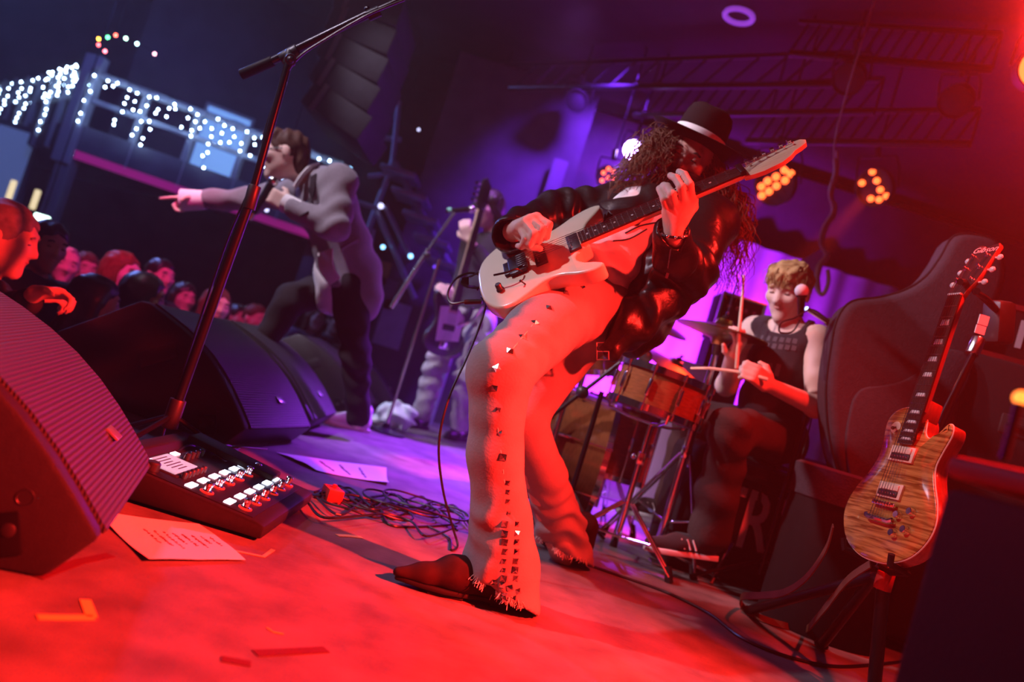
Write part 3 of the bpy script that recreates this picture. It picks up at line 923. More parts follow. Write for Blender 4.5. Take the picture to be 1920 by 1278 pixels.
# frayed hems
def _fray(pxs, Y0, Y1, seed):
    rng = np.random.default_rng(seed); m = MB()
    for (x0, y0, x1, y1, n) in pxs:
        for i in range(n):
            t = rng.uniform(); q, nn = march(g_jeans, x0 + (x1 - x0) * t, y0 + (y1 - y0) * t - 4, Y0, Y1)
            e = q + V3(rng.normal(0, .006), rng.normal(0, .006), -.006 - abs(rng.normal(0, .007))) + nn * abs(rng.normal(0, .004))
            m.tube([q - V3(0, 0, -.006), (q + e) / 2 + V3(rng.normal(0, .003), 0, 0), e], .0009, 3, cap=False)
    return m
put('frayed_hem', _fray([(850, 1058, 915, 1104, 80), (915, 1104, 982, 1138, 80), (1004, 1006, 1060, 1042, 50), (1060, 1042, 1100, 1056, 30)], 1.75, 3.0, 3), M_('frayed_thread'), jeans, world=True, fix=False, kind='stuff')
# studs: small steel pyramids down the outer seam
_studs = [(1091, 536), (1062, 549), (1030, 577), (1003, 604), (979, 632), (956, 658), (932, 690), (927, 727), (934, 768), (939, 812), (943, 857)]
_studs += [(951, 905), (951, 922), (951, 940), (953, 962)] + [(x, y) for y in (982, 1000, 1016, 1034) for x in (946, 968)] + \
          [(944 + 22 * k, y) for y in (1052, 1068, 1084) for k in range(2)] + [(926 + 15 * k, 1090 + 6 * k) for k in range(4)] + [(918 + 15 * k, 1102 + 7 * k) for k in range(4)] + [(945 + 15 * k, 1122 + 5 * k) for k in range(2)]
for k, (x, y) in enumerate(_studs):
    q, nn = march(g_jeans, x, y, 1.7, 2.7); a, b, c = frame(nn, V3(0, 0, 1)); s = .0085 if k < 11 else .0078
    r = .785 if k < 11 and k % 3 == 0 else (.5 if k > 30 else .1); a, b = a * math.cos(r) + b * math.sin(r), b * math.cos(r) - a * math.sin(r)
    v = [q + a * s * i + b * s * j - c * .002 for i, j in ((-1, -1), (1, -1), (1, 1), (-1, 1))] + [q + a * s * i + b * s * j + c * .0015 for i, j in ((-1, -1), (1, -1), (1, 1), (-1, 1))] + [q + c * .009]
    put('stud', MB().add(v, [(0, 1, 5, 4), (1, 2, 6, 5), (2, 3, 7, 6), (3, 0, 4, 7), (4, 5, 8), (5, 6, 8), (6, 7, 8), (7, 4, 8)]), M_('steel'), jeans, world=True, smooth=False)
# side seam lacing
_l = [march(g_jeans, x, y, 1.7, 2.7)[0] for x, y in catmull([(1003, 604), (955, 662), (928, 700), (930, 770), (941, 860), (946, 905)], 5)]
put('seam', MB().tube(_l, .0016, 4), M_('frayed_thread'), jeans, world=True)
# shirt
g_shirt = U([cone(P(1090, 552, 2.445), G['wst'], .128, .125), (cone(G['wst'], G['che'], .125, .142), .05), (cone(G['che'], G['che'] * .5 + G['nb'] * .5, .13, .09), .05)], .04)
g_shirt = folded(SUB(g_shirt, ell(G['nb'] + unit(G['nb'] - G['che']) * .04, .085), .01), [local_fold(.006, P(1110, 520, 2.395), .2, V3(.6, .2, 1), 70, .3), fold(.002, V3(.4, .4, .9), 60, 1)])
_lo, _hi = bounds([G['pel'], G['che'], G['nb']], .22)
shirt_ = put('shirt', net(g_shirt, _lo, _hi, .008), M_('shirt_white'), guitarist, world=True)
smu = lambda a, b, k: U([(a, k), (b, k)], k)
# leather jacket, open at the front, its left side hanging free
_back = U([cone(G['shr'] + V3(0, .02, 0), G['shl'] + V3(.02, .03, 0), .098, .105), (cone(P(1262, 402, 2.735), P(1230, 500, 2.655), .155, .155), .05), (cone(P(1230, 500, 2.655), P(1185, 600, 2.555), .155, .12), .05),
           (cone(P(1304, 436, 2.56), P(1250, 525, 2.47), .105, .105), .05), (cone(P(1250, 525, 2.47), P(1180, 612, 2.395), .105, .07), .04), (cone(P(1190, 600, 2.395), P(1150, 655, 2.355), .06, .03), .03),
           (cone(P(1165, 400, 2.665), P(1110, 440, 2.535), .085, .06), .04)], .04)
_back = smu(_back, cone(P(1225, 388, 2.60), P(1110, 452, 2.45), .075, .05), .04)
_open = U(chain([(P(1225, 432, 2.435), .05), (P(1165, 475, 2.375), .10), (P(1085, 545, 2.295), .13), (P(1040, 640, 2.265), .12)]), .04)
_back = SUB(_back, _open, .012)
_back = SUB(_back, U([cone(G['wst'], G['che'], .10, .12)]), .01)
_slv_l = U(chain([(G['shl'], .092), (G['ell'] + V3(.01, .01, -.005), .070), (P(1266, 480, 2.280), .056), (P(1258, 438, 2.195), .052)]), .03)
_slv_l = SUB(_slv_l, cone(P(1262, 440, 2.205), P(1262, 425, 2.145), .040, .044), .004)
_slv_r = U(chain([(G['shr'], .090), (G['elr'], .078), (P(985, 424, 2.445), .058), (P(956, 440, 2.330), .056)]), .03)
_slv_r = SUB(_slv_r, cone(P(966, 437, 2.355), P(945, 444, 2.265), .045, .050), .004)
g_jack = U([_back, (_slv_l, .02), (_slv_r, .03)], .02)
g_jack = SUB(g_jack, plane(P(1140, 640, 2.315), V3(0, 0, 1)) if False else ell(V3(0, 0, -9), .01), .0)
g_jack = folded(g_jack, [local_fold(.009, P(1080, 400, 2.515), .2, G['elr'] - G['shr'], 75, .2), local_fold(.009, P(1300, 500, 2.315), .18, G['ell'] - G['shl'], 70, 1.1), local_fold(.010, P(1200, 590, 2.365), .2, V3(1, -.4, .3), 60, .5), fold(.003, V3(.7, .2, .6), 50, 2)])
_lo, _hi = bounds([G['shr'], G['shl'], G['elr'], G['wrr'], G['ell'], G['wrl'], P(1140, 655, 2.315), P(1172, 610, 2.515)], .19)
jacket = put('jacket', net(g_jack, _lo, _hi, .0065), M_('leather_black'), guitarist, world=True)
def on(f, pts, y0, y1, lift=.004):
    out = []
    for x, y in pts:
        q, nn = march(f, x, y, y0, y1); out.append(q + nn * lift)
    return out
for pp in ([(1166, 428), (1190, 414), (1222, 406)], [(1172, 438), (1200, 424), (1232, 417)], [(1150, 452), (1180, 448), (1212, 430)]): put('printed_line', MB().tube(catmull(on(g_shirt, pp, 2.1, 2.9, .002), 4), .0028, 5), M_('ink_black') if 'ink_black' in _M else mat('ink_black', (.03, .03, .03), .8), shirt_, world=True)
put('zip', MB().tube(catmull(on(g_jack, [(1222, 440), (1190, 478), (1160, 525), (1140, 575), (1130, 620)], 1.9, 2.8), 5), .0035, 5), M_('steel'), jacket, world=True)
put('zip', MB().tube(on(g_jack, [(1256, 465), (1252, 500)], 1.7, 2.6), .003, 5), M_('steel'), jacket, world=True)
put('zip_pull', MB().box(on(g_jack, [(1252, 512)], 1.7, 2.6)[0], (.008, .004, .024)), M_('steel'), jacket, world=True)
_bk = P(1130, 658, 2.30); _a, _b, _c = frame(CAM - _bk, _IU)
_q = [_bk + _a * .017 * i + _b * .024 * j for i, j in ((-1, -1), (1, -1), (1, 1), (-1, 1))]
put('belt', MB().ribbon(catmull([P(1185, 605, 2.355), P(1158, 628, 2.305), P(1140, 648, 2.295), _bk], 4), _IR, .03, .004), M_('leather_black'), jacket, world=True)
put('buckle', MB().tube(_q, .0028, 6, closed=True).cyl((_q[0] + _q[3]) / 2, (_q[1] + _q[2]) / 2, .002, n=6), M_('steel'), jacket, world=True)
# wristband with beads
_wa, _wb, _wc = frame(P(1266, 405, 2.165) - G['wrl'])
_ring = [G['wrl'] + _wc * .006 + (_wa * math.cos(t) + _wb * math.sin(t)) * .042 for t in np.linspace(0, 2 * PI, 25)[:-1]]
wb = put('bracelet', MB().tube(_ring, .004, 6, closed=True), M_('leather_black'), guitarist, world=True)
for q in _ring[::2]: put('bead', MB().sphere(q, .0055, 8, 6), M_('steel'), wb, world=True, fix=False)
# boots
def boot(toe, heel, h, name='boot'):
    toe = np.asarray(toe); heel = np.asarray(heel); d = unit(toe - heel); d[2] = 0; sd = np.array([-d[1], d[0], 0]); L = np.linalg.norm((toe - heel)[:2]); z = V3(0, 0, 1); o = np.array([heel[0], heel[1], 0])
    def q(a, b, e): return o + d * a * L + sd * b + z * e
    f = U([cone(q(.12, 0, .075), q(.12, 0, h), .05, .055), (cone(q(.12, 0, .055), q(.55, 0, .055), .048, .042, sd, .95), .03), (cone(q(.5, 0, .045), q(.78, 0, .034), .044, .030, z, 1.15), .03), (cone(q(.78, 0, .032), q(.985, 0, .026), .030, .014), .02)], .03)
    f = INT(f, plane(q(0, 0, .018), -z), .003)
    lo, hi = bounds([q(-.2, 0, 0), q(1.05, 0, h + .06), q(.3, .1, 0), q(.3, -.1, 0)], .05)
    b = put(name, net(f, lo, hi, .006), M_('suede_brown'), guitarist, world=True)
    ol = [(-.06, .03), (-.02, .038), (.15, .040), (.3, .036), (.45, .042), (.62, .047), (.78, .036), (.92, .018), (1.0, .006)]
    ol = [(a * L, w) for a, w in ol]; ol = ol + [(a, -w) for a, w in ol[::-1]]
    m = MB().prism(ol, .009, .020, np.array([d, sd, z]), o)
    m.prism([(a, w) for a, w in ((-.055 * L, .028), (.22 * L, .034), (.22 * L, -.034), (-.055 * L, -.028))], 0, .0105, np.array([d, sd, z]), o)
    m.prism([(a, w) for a, w in ((.45 * L, .038), (.75 * L, .034), (.75 * L, -.034), (.45 * L, -.038))], 0, .0105, np.array([d, sd, z]), o)
    put('sole', m, M_('sole'), b, world=True, bevel=.003)
    return b
boot(FL(737, 1092), FL(955, 1137), .11)
boot(FL(1014, 1024), FL(1084, 1052), .12)
# hat
hc = G['hd'] + GA[2] * .050 + GA[1] * -.008 - GA[0] * .004; hu = unit(_IU * .86 + _IR * .46 + _w * .13); hr = unit(GA[0] - hu * (GA[0] @ hu)); hf = np.cross(hu, hr)
HA = np.array([hr, hf, hu])
def hatp(prof, n=40, dent=0.0):
    m = MB(); k = len(prof)
    for (r, h, e) in prof:
        for i in range(n):
            t = 2 * PI * i / n; x = math.cos(t) * r * .88; y = math.sin(t) * r; z = h
            if r > .12: z += .016 * (math.cos(t) ** 2) * (r - .12) / .07 - .010 * max(0, math.sin(t)) * (r - .12) / .07
            z -= e * math.exp(-(math.cos(t) * r / .03) ** 2)
            m.v.append(tuple(hc + hr * x + hf * y + hu * z))
    for j in range(k - 1):
        for i in range(n): m.f.append((j * n + i, j * n + (i + 1) % n, (j + 1) * n + (i + 1) % n, (j + 1) * n + i))
    m.f += [tuple(range(n))[::-1], tuple(range((k - 1) * n, k * n))]; m.n = len(m.v)
    return m
hat = put('hat', hatp([(.100, -.006, 0), (.13, -.006, 0), (.197, 0, 0), (.200, .002, 0), (.197, .004, 0), (.13, -.001, 0), (.106, .002, 0), (.104, .02, 0), (.101, .06, 0), (.096, .10, 0), (.087, .122, 0), (.068, .134, .006), (.03, .136, .018), (.005, .136, .022)]), M_('felt_black'), guitarist, world=True, angle=70)
put('hat_band', hatp([(.1075, .003, 0), (.1090, .006, 0), (.1065, .040, 0), (.1040, .042, 0)]), M_('hat_ribbon'), hat, world=True, angle=70)
# long wavy hair and beard
def _hairL(i, rng):
    a = rng.uniform(-.9, 1.3); c = G['hd'] + GA[0] * -.070 * math.cos(a * .6) - GA[1] * .05 * (a - .3) + GA[2] * rng.uniform(-.02, .07)
    e = P(rng.uniform(1130, 1262), 0, 2.5); x = rng.uniform(1138, 1262); y = 352 - (x - 1140) * .30 + rng.uniform(-45, 42) * (.45 + .55 * (x - 1138) / 120)
    e = P(x, y, rng.uniform(2.56, 2.78)); m = (c + e) / 2 + V3(rng.normal(-.03, .02), rng.normal(-.03, .03), rng.normal(.015, .02))
    return [c, c * .7 + m * .3 + GA[0] * -.02, m, e]
def _hairR(i, rng):
    c = G['hd'] + GA[0] * rng.uniform(.04, .08) + GA[2] * rng.uniform(-.04, .05) + GA[1] * rng.uniform(-.09, .02)
    x = rng.uniform(1325, 1392); y = rng.uniform(430, 580) - (1392 - x) * .6; e = P(x, y, rng.uniform(2.66, 2.9))
    m = P(1335 + (x - 1325) * 1.0 + rng.normal(0, 8), 385 + rng.normal(0, 12), rng.uniform(2.68, 2.86))
    return [c, c * .5 + m * .5 + GA[0] * .02, m, (m + e) / 2 + V3(rng.normal(.02, .015), 0, 0), e]
def _hairT(i, rng):
    t = rng.uniform(0, 2 * PI); c = G['hd'] + (GA[0] * math.cos(t) * .076 + GA[1] * math.sin(t) * .088 - GA[1] * .01 if math.sin(t) < .35 else GA[0] * .078 * (1 if math.cos(t) > 0 else -1)) + GA[2] * .055
    o = unit(c - G['hd'] - GA[2] * ((c - G['hd']) @ GA[2])); e = c + o * rng.uniform(.02, .05) - GA[2] * rng.uniform(.07, .16); m = (c + e) / 2 + o * .02
    return [c, m, e]
hair = strands('hair', M_('hair_brown'), guitarist, 420, _hairL, .0026, 5, curl=.011, cf=85)
strands('hair', M_('hair_brown'), guitarist, 200, _hairR, .0030, 6, curl=.012, cf=55)
strands('hair', M_('hair_brown'), guitarist, 260, _hairT, .0026, 7, curl=.008, cf=80)
def _beard(i, rng):
    t = rng.uniform(-1, 1); c = G['hd'] + GA[0] * .055 * t + GA[1] * (.088 - .05 * t * t) - GA[2] * rng.uniform(.055, .10)
    if rng.uniform() < .25: c = G['hd'] + GA[0] * .026 * t + GA[1] * .094 - GA[2] * .040
    return [c, c + GA[1] * .015 - GA[2] * .02, c + GA[1] * rng.uniform(0, .02) - GA[2] * rng.uniform(.03, .07) + GA[0] * rng.normal(0, .01)]
strands('beard', M_('hair_brown'), guitarist, 220, _beard, .0022, 8, curl=.005, cf=90)
# guitar strap over the shoulder
_sb = STRAT[0] + STRAT[1][0] * -.012 + STRAT[1][1] * .012 - STRAT[1][2] * .022
_sh = STRAT[0] + STRAT[1][0] * .405 + STRAT[1][1] * .148 - STRAT[1][2] * .022
strap = top('guitar_strap', MB().ribbon(catmull([_sb, P(872, 527, 2.39), P(930, 490, 2.45), P(1000, 445, 2.54), P(1080, 402, 2.62)], 6), _F * 1.0 + _IU * .2, .04, .004)
            .ribbon(catmull([P(1200, 395, 2.385), P(1165, 402, 2.315), P(1140, 410, 2.235), _sh], 6), STRAT[1][1], .045, .004), M_('leather_black'), 'black leather strap on the cream guitar', 'strap')

# ---------------------------------------------------------------- stage monitors
mat('cabinet_black', (0.020, 0.019, 0.020), 0.42, noise=0.2, nscale=60, bump=0.12, bscale=220)
mat('badge', (0.5, 0.5, 0.5), 0.3, 0.8)
mat('cable_black', (0.012, 0.011, 0.012), 0.4)
mat('paper', (0.86, 0.84, 0.82), 0.8, bump=0.1, bscale=12)
mat('ink', (0.10, 0.07, 0.07), 0.8)
mat('tape_yellow', (0.85, 0.68, 0.12), 0.6); mat('tape_tan', (0.62, 0.45, 0.22), 0.7); mat('tape_shadow_dark', (0.10, 0.02, 0.02), 0.6)


def grille_mat():
    m = mat('grille_cloth', (0.045, 0.042, 0.045), 0.55, 0.1); nt = m.node_tree; N = nt.nodes; L = nt.links; b = N['Principled BSDF']
    tc = N.new('ShaderNodeTexCoord'); mp = N.new('ShaderNodeMapping'); L.new(tc.outputs['UV'], mp.inputs[0])
    w = N.new('ShaderNodeTexWave'); w.bands_direction = 'X'; w.inputs['Scale'].default_value = 42; w.inputs['Distortion'].default_value = .3
    L.new(tc.outputs['Object'], w.inputs['Vector'])
    bp = N.new('ShaderNodeBump'); bp.inputs['Strength'].default_value = .35; bp.inputs['Distance'].default_value = .01
    L.new(w.outputs[0], bp.inputs['Height']); L.new(bp.outputs[0], b.inputs['Normal'])
    r = N.new('ShaderNodeValToRGB'); r.color_ramp.elements[0].color = (0.022, .022, .022, 1); r.color_ramp.elements[1].color = (.058, .055, .056, 1)
    L.new(w.outputs[0], r.inputs[0]); L.new(r.outputs[0], b.inputs['Base Color'])
    return m


grille_mat()


def wedge_monitor(near, far, label, W=None, sc=1.0):
    """floor wedge: near / far = lower front corners of its two ends; the grille faces the band"""
    near = np.asarray(near, float); d = unit((np.asarray(far) - near) * V3(1, 1, 0)); f = np.array([d[1], -d[0], 0])
    W = W or np.linalg.norm((np.asarray(far) - near)[:2])
    R = root('stage_monitor', label, 'speaker', near * V3(1, 1, 0), np.array([f, d, V3(0, 0, 1)]), 'floor monitors along the stage edge')
    S = np.array
    cur = [(.065 * sc, .085 * sc)]
    a = S((.065, .085)) * sc; b = S((-.46, .415)) * sc; nrm = S((.33, .525)); nrm = nrm / np.linalg.norm(nrm)
    for t in np.linspace(0, 1, 9)[1:-1]: q = a + (b - a) * t + nrm * .055 * sc * math.sin(PI * t); cur.append(tuple(q))
    cur.append(tuple(b))
    prof = [(0, 0)] + cur + [(-.50 * sc, .415 * sc), (-.80 * sc, .20 * sc), (-.80 * sc, 0)]
    # side = x-z outline extruded along y
    ax = np.array([[1, 0, 0], [0, 0, 1], [0, 1, 0]], float)
    put('cabinet', MB().prism(prof, 0, W, ax), M_('cabinet_black'), R, bevel=.012, angle=30)
    g = MB(); n = len(cur); vs = []
    for y in (.035, W - .035):
        for (x, z) in cur: vs.append((x + nrm[0] * .006, y, z + nrm[1] * .006))
    for y in (.035, W - .035):
        for (x, z) in cur: vs.append((x - nrm[0] * .004, y, z - nrm[1] * .004))
    fs = [(i, i + 1, n + i + 1, n + i) for i in range(n - 1)] + [(2 * n + i, 3 * n + i, 3 * n + i + 1, 2 * n + i + 1) for i in range(n - 1)]
    fs += [(i, 2 * n + i, 2 * n + i + 1, i + 1) for i in range(n - 1)] + [(n + i, n + i + 1, 3 * n + i + 1, 3 * n + i) for i in range(n - 1)]
    g.add(vs, fs)
    put('grille', g, M_('grille_cloth'), R, angle=60)
    c = (S(cur[1]) + S(cur[2])) / 2
    put('badge', MB().box((c[0] + nrm[0] * .011, W * .62, c[1] + nrm[1] * .011), (.035, .05, .006), np.array([[nrm[1], 0, -nrm[0]], [0, 1, 0], [nrm[0], 0, nrm[1]]])), M_('badge'), R, bevel=.002)
    pl = put('connector_plate', MB().box((-.085 * sc, -.002, .055 * sc), (.072, .006, .072), np.array([[.94, 0, .34], [0, 1, 0], [-.34, 0, .94]])), M_('black_metal'), R, bevel=.004)
    for dx in (-.013, .015): put('socket', MB().lathe([(0, 0), (.008, 0), (.010, -.005), (.012, -.005), (.012, 0), (.009, .002), (0, .002)], (-.085 * sc + dx, -.006, .055 * sc + dx * .9), (0, -1, 0), n=14), M_('black_plastic'), pl)
    put('pole_hole', MB().lathe([(0, .001), (.012, .001), (.013, .002), (.014, 0), (.014, -.002), (0, -.002)], (-.062 * sc, 0, .125 * sc), (0, -1, 0), n=14), M_('black_plastic'), R)
    put('handle', MB().box((-.36 * sc, -.001, .24 * sc), (.15, .006, .06), np.array([[.84, 0, .54], [0, 1, 0], [-.54, 0, .84]])), M_('black_plastic'), R, bevel=.01)
    return R


wedge_monitor(FL(78, 1086), FL(214, 916), 'nearest floor monitor glowing red at the left edge, beside the set list', .66)
wedge_monitor(FL(418, 836), FL(515, 829), 'dark floor monitor directly behind the slanted microphone stand', .62)
wedge_monitor(FL(552, 812), FL(612, 792), 'third floor monitor from the camera, just left of the singer\'s shoe', .62)
wedge_monitor(FL(655, 778), FL(690, 768), 'violet-lit floor monitor partly behind the singer\'s leg', .62)
wedge_monitor(FL(724, 770) + V3(.02, -.3, 0), FL(732, 752) + V3(.02, -.3, 0), 'farthest floor monitor, glowing pink between singer and bassist', .62)


# ---------------------------------------------------------------- microphone stand in front
def tube_px(pts, r, n=8): return MB().tube([P(*q) for q in pts], r, n)


ms = root('microphone_stand', 'tall black boom microphone stand slanting across the left of the picture', 'stand', FL(297, 862))
_b = FL(297, 862)
_topc = P(541, 118, _b[1])
put('pole', MB().cyl(_b + V3(0, 0, .12), P(472, 366, _b[1]), .0150, n=14), M_('black_metal'), ms, world=True)
put('upper_pole', MB().cyl(P(474, 358, _b[1]), _topc, .0120, n=14), M_('black_metal'), ms, world=True)
put('height_clutch', MB().cyl(P(466, 392, _b[1]), P(478, 348, _b[1]), .0195, n=14), M_('black_plastic'), ms, world=True, bevel=.002)
put('hub', MB().cyl(_b + V3(0, 0, .10), _b + V3(0, 0, .19), .024, n=14), M_('black_plastic'), ms, world=True, bevel=.003)
for a in (20, 140, 260):
    e = _b + V3(math.cos(math.radians(a)) * .30, math.sin(math.radians(a)) * .30, .012)
    lg = put('leg', MB().cyl(_b + V3(0, 0, .14), e, .0085, n=10), M_('black_metal'), ms, world=True)
    put('rubber_foot', MB().sphere(e, (.014, .014, .012), 10, 6), M_('rubber'), lg, world=True)
_bm = unit(P(790, -12, 2.36) - P(452, 140, 2.46))
_b0, _b1 = P(452, 140, 2.46), P(700, 22, 2.385)
put('boom', MB().cyl(P(505, 117, 2.445), _b1, .0125, n=14), M_('black_metal'), ms, world=True)
put('boom_tip', MB().cyl(_b1, P(960, -95, 2.31), .0075, n=10), M_('black_metal'), ms, world=True)
put('counterweight', MB().cyl(_b0, P(512, 114, 2.445), .0165, n=14), M_('rubber'), ms, world=True, bevel=.003)
put('boom_clutch', MB().cyl(P(528, 112, 2.44), P(560, 94, 2.43), .021, n=14).cyl(P(541, 122, 2.43), P(546, 96, 2.43), .019, n=14), M_('black_plastic'), ms, world=True, bevel=.003)
put('wing_knob', MB().cyl(P(545, 110, 2.42), P(545, 112, 2.38), .017, n=10).sphere(P(545, 112, 2.375), .012, 8, 6), M_('black_plastic'), ms, world=True)
put('boom_clutch', MB().cyl(P(690, 30, 2.39), P(712, 20, 2.385), .0165, n=12).sphere(P(689, 17, 2.39), .010, 8, 6), M_('black_metal'), ms, world=True)
_cb = catmull([P(758, 0, 2.36), P(690, 28, 2.36), P(610, 74, 2.39), P(560, 108, 2.40), P(532, 150, 2.42), P(500, 235, 2.43), P(478, 330, 2.42), P(430, 440, 2.42), P(378, 590, 2.43), P(322, 760, 2.42), P(300, 850, 2.36), FL(330, 880, .01), FL(392, 850, .008)], 6)
top('microphone_cable', MB().tube(_cb, .0038, 6), M_('cable_black'), 'thin black cable running along the slanted microphone stand', 'cable')

# ---------------------------------------------------------------- floor effects processor
mat('pedal_case', (0.022, 0.020, 0.022), 0.5, 0.0, noise=0.15, nscale=80)
mat('pedal_top', (0.012, 0.013, 0.022), 0.4)
mat('led_white', (1, 1, 1), 0.4, emit=(0.72, 0.80, 1.0), estr=3.2)
mat('lcd', (0.2, 0.22, 0.26), 0.2, emit=(0.50, 0.62, 0.85), estr=0.55)
mat('lcd_line', (0.05, 0.06, 0.1), 0.3)
mat('lcd_text', (1, 1, 1), 0.3, emit=(0.8, 0.9, 1), estr=2.0)
_n = FL(486, 1018); _r = FL(590, 940); _x = unit((_r - _n) * V3(1, 1, 0)); _y = np.array([-_x[1], _x[0], 0]); LX, LY = .53, .43
fx = root('effects_pedalboard', 'black floor effects processor with twelve lit footswitches', 'effects unit', _n, np.array([_x, _y, V3(0, 0, 1)]))
_pr = [(0, .008), (0, .040), (.02, .046), (LY - .07, .082), (LY - .05, .102), (LY, .102), (LY, .008)]
put('case', MB().prism(_pr, 0, LX, np.array([[0, 1, 0], [0, 0, 1], [1, 0, 0]])), M_('pedal_case'), fx, bevel=.006)
_sl = (.082 - .046) / (LY - .09); _tn = unit(V3(0, -_sl, 1)); _ty = unit(V3(0, 1, _sl)); TA = np.array([V3(1, 0, 0), _ty, _tn])
def tp(x, y, h=0): return V3(x, y, .046 + _sl * (y - .02)) + _tn * h
put('top_panel', MB().box(tp(LX / 2, .19, .001), (LX - .03, .31, .003), TA), M_('pedal_top'), fx, bevel=.001)
for j, yy in enumerate((.070, .170)):
    for i in range(6):
        x = .055 + i * .082
        put('display', MB().box(tp(x, yy + .040, .004), (.046, .018, .004), TA), M_('led_white'), fx)
        sw = put('footswitch', MB().lathe([(0, 0), (.013, 0), (.013, .004), (.009, .006), (.0085, .014), (.0105, .016), (.0105, .022), (.008, .025), (0, .026)], tp(x, yy, .003), _tn, n=14), M_('chrome'), fx)
        put('ring', MB().tube([tp(x, yy, .004) + (V3(1, 0, 0) * math.cos(t) + _ty * math.sin(t)) * .0155 for t in np.linspace(0, 2 * PI, 17)[:-1]], .0022, 5, closed=True), M_('red_led') if 'red_led' in _M else mat('red_led', (1, .05, .02), .4, emit=(1, .03, .02), estr=.6), sw)
sc_ = put('screen', MB().box(tp(.15, .305, .006), (.15, .085, .006), TA), M_('lcd'), fx)
put('screen_bezel', MB().box(tp(.15, .305, .003), (.17, .105, .006), TA), M_('black_plastic'), fx, bevel=.002)
_t = MB()
for k in range(6): _t.box(tp(.145 + .006 * (k % 2), .335 - k * .012, .0095), (.09 - .018 * (k % 3), .0035, .0006), TA)
put('screen_text', _t, M_('lcd_line'), sc_)
_t = MB(); _t.box(tp(.095, .340, .0096), (.03, .007, .0007), TA)
put('screen_title', _t, M_('lcd_text'), sc_)
for i in range(6): put('knob', MB().lathe([(0, 0), (.008, 0), (.0075, .014), (.006, .016), (0, .016)], tp(.085 + i * .027, .243, .003), _tn, n=12), M_('black_plastic'), fx)
put('big_knob', MB().lathe([(0, 0), (.018, 0), (.017, .018), (.014, .021), (0, .021)], tp(.045, .31, .003), _tn, n=18), M_('black_plastic'), fx)
for i in range(4): put('knob', MB().lathe([(0, 0), (.009, 0), (.008, .015), (.006, .017), (0, .017)], tp(.27 + i * .035, .31, .003), _tn, n=12), M_('black_plastic'), fx)
put('status_display', MB().box(tp(.275, .345, .004), (.035, .016, .003), TA), M_('led_white'), fx)
put('expression_pedal', MB().box(V3(LX - .065, .24, .088), (.095, .27, .018), np.array([V3(1, 0, 0), unit(V3(0, 1, .16)), unit(V3(0, -.16, 1))])), M_('pedal_case'), fx, bevel=.005)
for (x, z) in ((.03, .03), (LX - .03, .03)): put('foot', MB().cyl((x, .03, 0), (x, .03, .010), .012, n=10).cyl((x, LY - .03, 0), (x, LY - .03, .010), .012, n=10), M_('rubber'), fx)
_bx = FL(600, 940); top('tuner_pedal', MB().box(_bx + V3(.02, .06, .022), (.05, .075, .042), axes_z(30)).cyl(_bx + V3(.02, .06, .042), _bx + V3(.02, .06, .054), .008, n=10), mat('red_box', (.7, .06, .04), .4), 'small red box at the right end of the effects processor', 'pedal', bevel=.003)


# ---------------------------------------------------------------- papers and tape on the floor
def sheet(pxs, label, rows, curl=.006, seed=1, n=14, marks=True, cat='paper'):
    a, b, c, d = [FL(*q) for q in pxs]; rng = np.random.default_rng(seed); vs = []
    def q(u, v): return a * (1 - u) * (1 - v) + b * u * (1 - v) + c * u * v + d * (1 - u) * v
    def z(u, v): return .0025 + curl * (.5 + .5 * math.sin(5 * u + 3 * v + seed)) * (abs(u - .5) * 1.2 + abs(v - .5)) * .9
    for t in (0, .0008):
        for i in range(n + 1):
            for j in range(n + 1): p = q(i / n, j / n); vs.append((p[0], p[1], z(i / n, j / n) + t))
    m = n + 1; k = m * m; fs = []
    for i in range(n):
        for j in range(n): e = i * m + j; fs += [(e, e + m, e + m + 1, e + 1), (k + e, k + e + 1, k + e + m + 1, k + e + m)]
    for i in range(n): fs += [(i, i + 1, k + i + 1, k + i), (n * m + i, k + n * m + i, k + n * m + i + 1, n * m + i + 1), (i * m, k + i * m, k + i * m + m, i * m + m), (i * m + n, i * m + m + n, k + i * m + m + n, k + i * m + n)]
    o = top('set_list', MB().add(vs, fs), M_('paper'), label, cat, angle=70)
    if not marks: return o
    # handwriting: rows of small pen strokes
    g = MB()
    for r, (v, u0, u1) in enumerate(rows):
        u = u0
        while u < u1:
            w = rng.uniform(.008, .018); h = .020
            p0 = q(u, v + rng.uniform(-.008, .008)); p1 = q(u + w * rng.uniform(.2, 1), v + h * rng.uniform(.5, 1.4)); zz = z(u, v) + .0014
            g.tube([(p0[0], p0[1], zz), (p1[0], p1[1], zz)], .0009, 4)
            u += w + (.02 if rng.uniform() < .22 else .002)
    w_ = put('handwriting', g, M_('ink'), o, world=True, fix=False); w_['kind'] = 'stuff'
    return o


sheet([(181, 966), (276, 1056), (459, 1053), (372, 984)], 'white handwritten set list lying beside the nearest monitor', [(.30 + .085 * r, .30 + .02 * r, .62 + .06 * (r % 3)) for r in range(8)], .008, 2)
sheet([(518, 849), (592, 884), (728, 910), (722, 884)], 'creased long sheet of paper lying behind the effects processor', [(.3 + .2 * r, .25, .8) for r in range(3)], .016, 5)
def tape(pts, w, mt, label, z=.0012, name='floor_tape'):
    m = MB()
    for seg in pts: m.ribbon([FL(*q, z) for q in seg], np.cross(FL(*seg[-1]) - FL(*seg[0]), V3(0, 0, 1)), w, .0012)
    return top(name, m, M_(mt), label, 'tape')
tape([[(70, 1156), (120, 1157), (176, 1157)], [(160, 1124), (172, 1156)]], .017, 'tape_yellow', 'bright yellow tape corner mark on the red floor')
tape([[(632, 1003), (655, 1004), (678, 1007)]], .018, 'tape_tan', 'torn tan tape strip right of the effects processor')
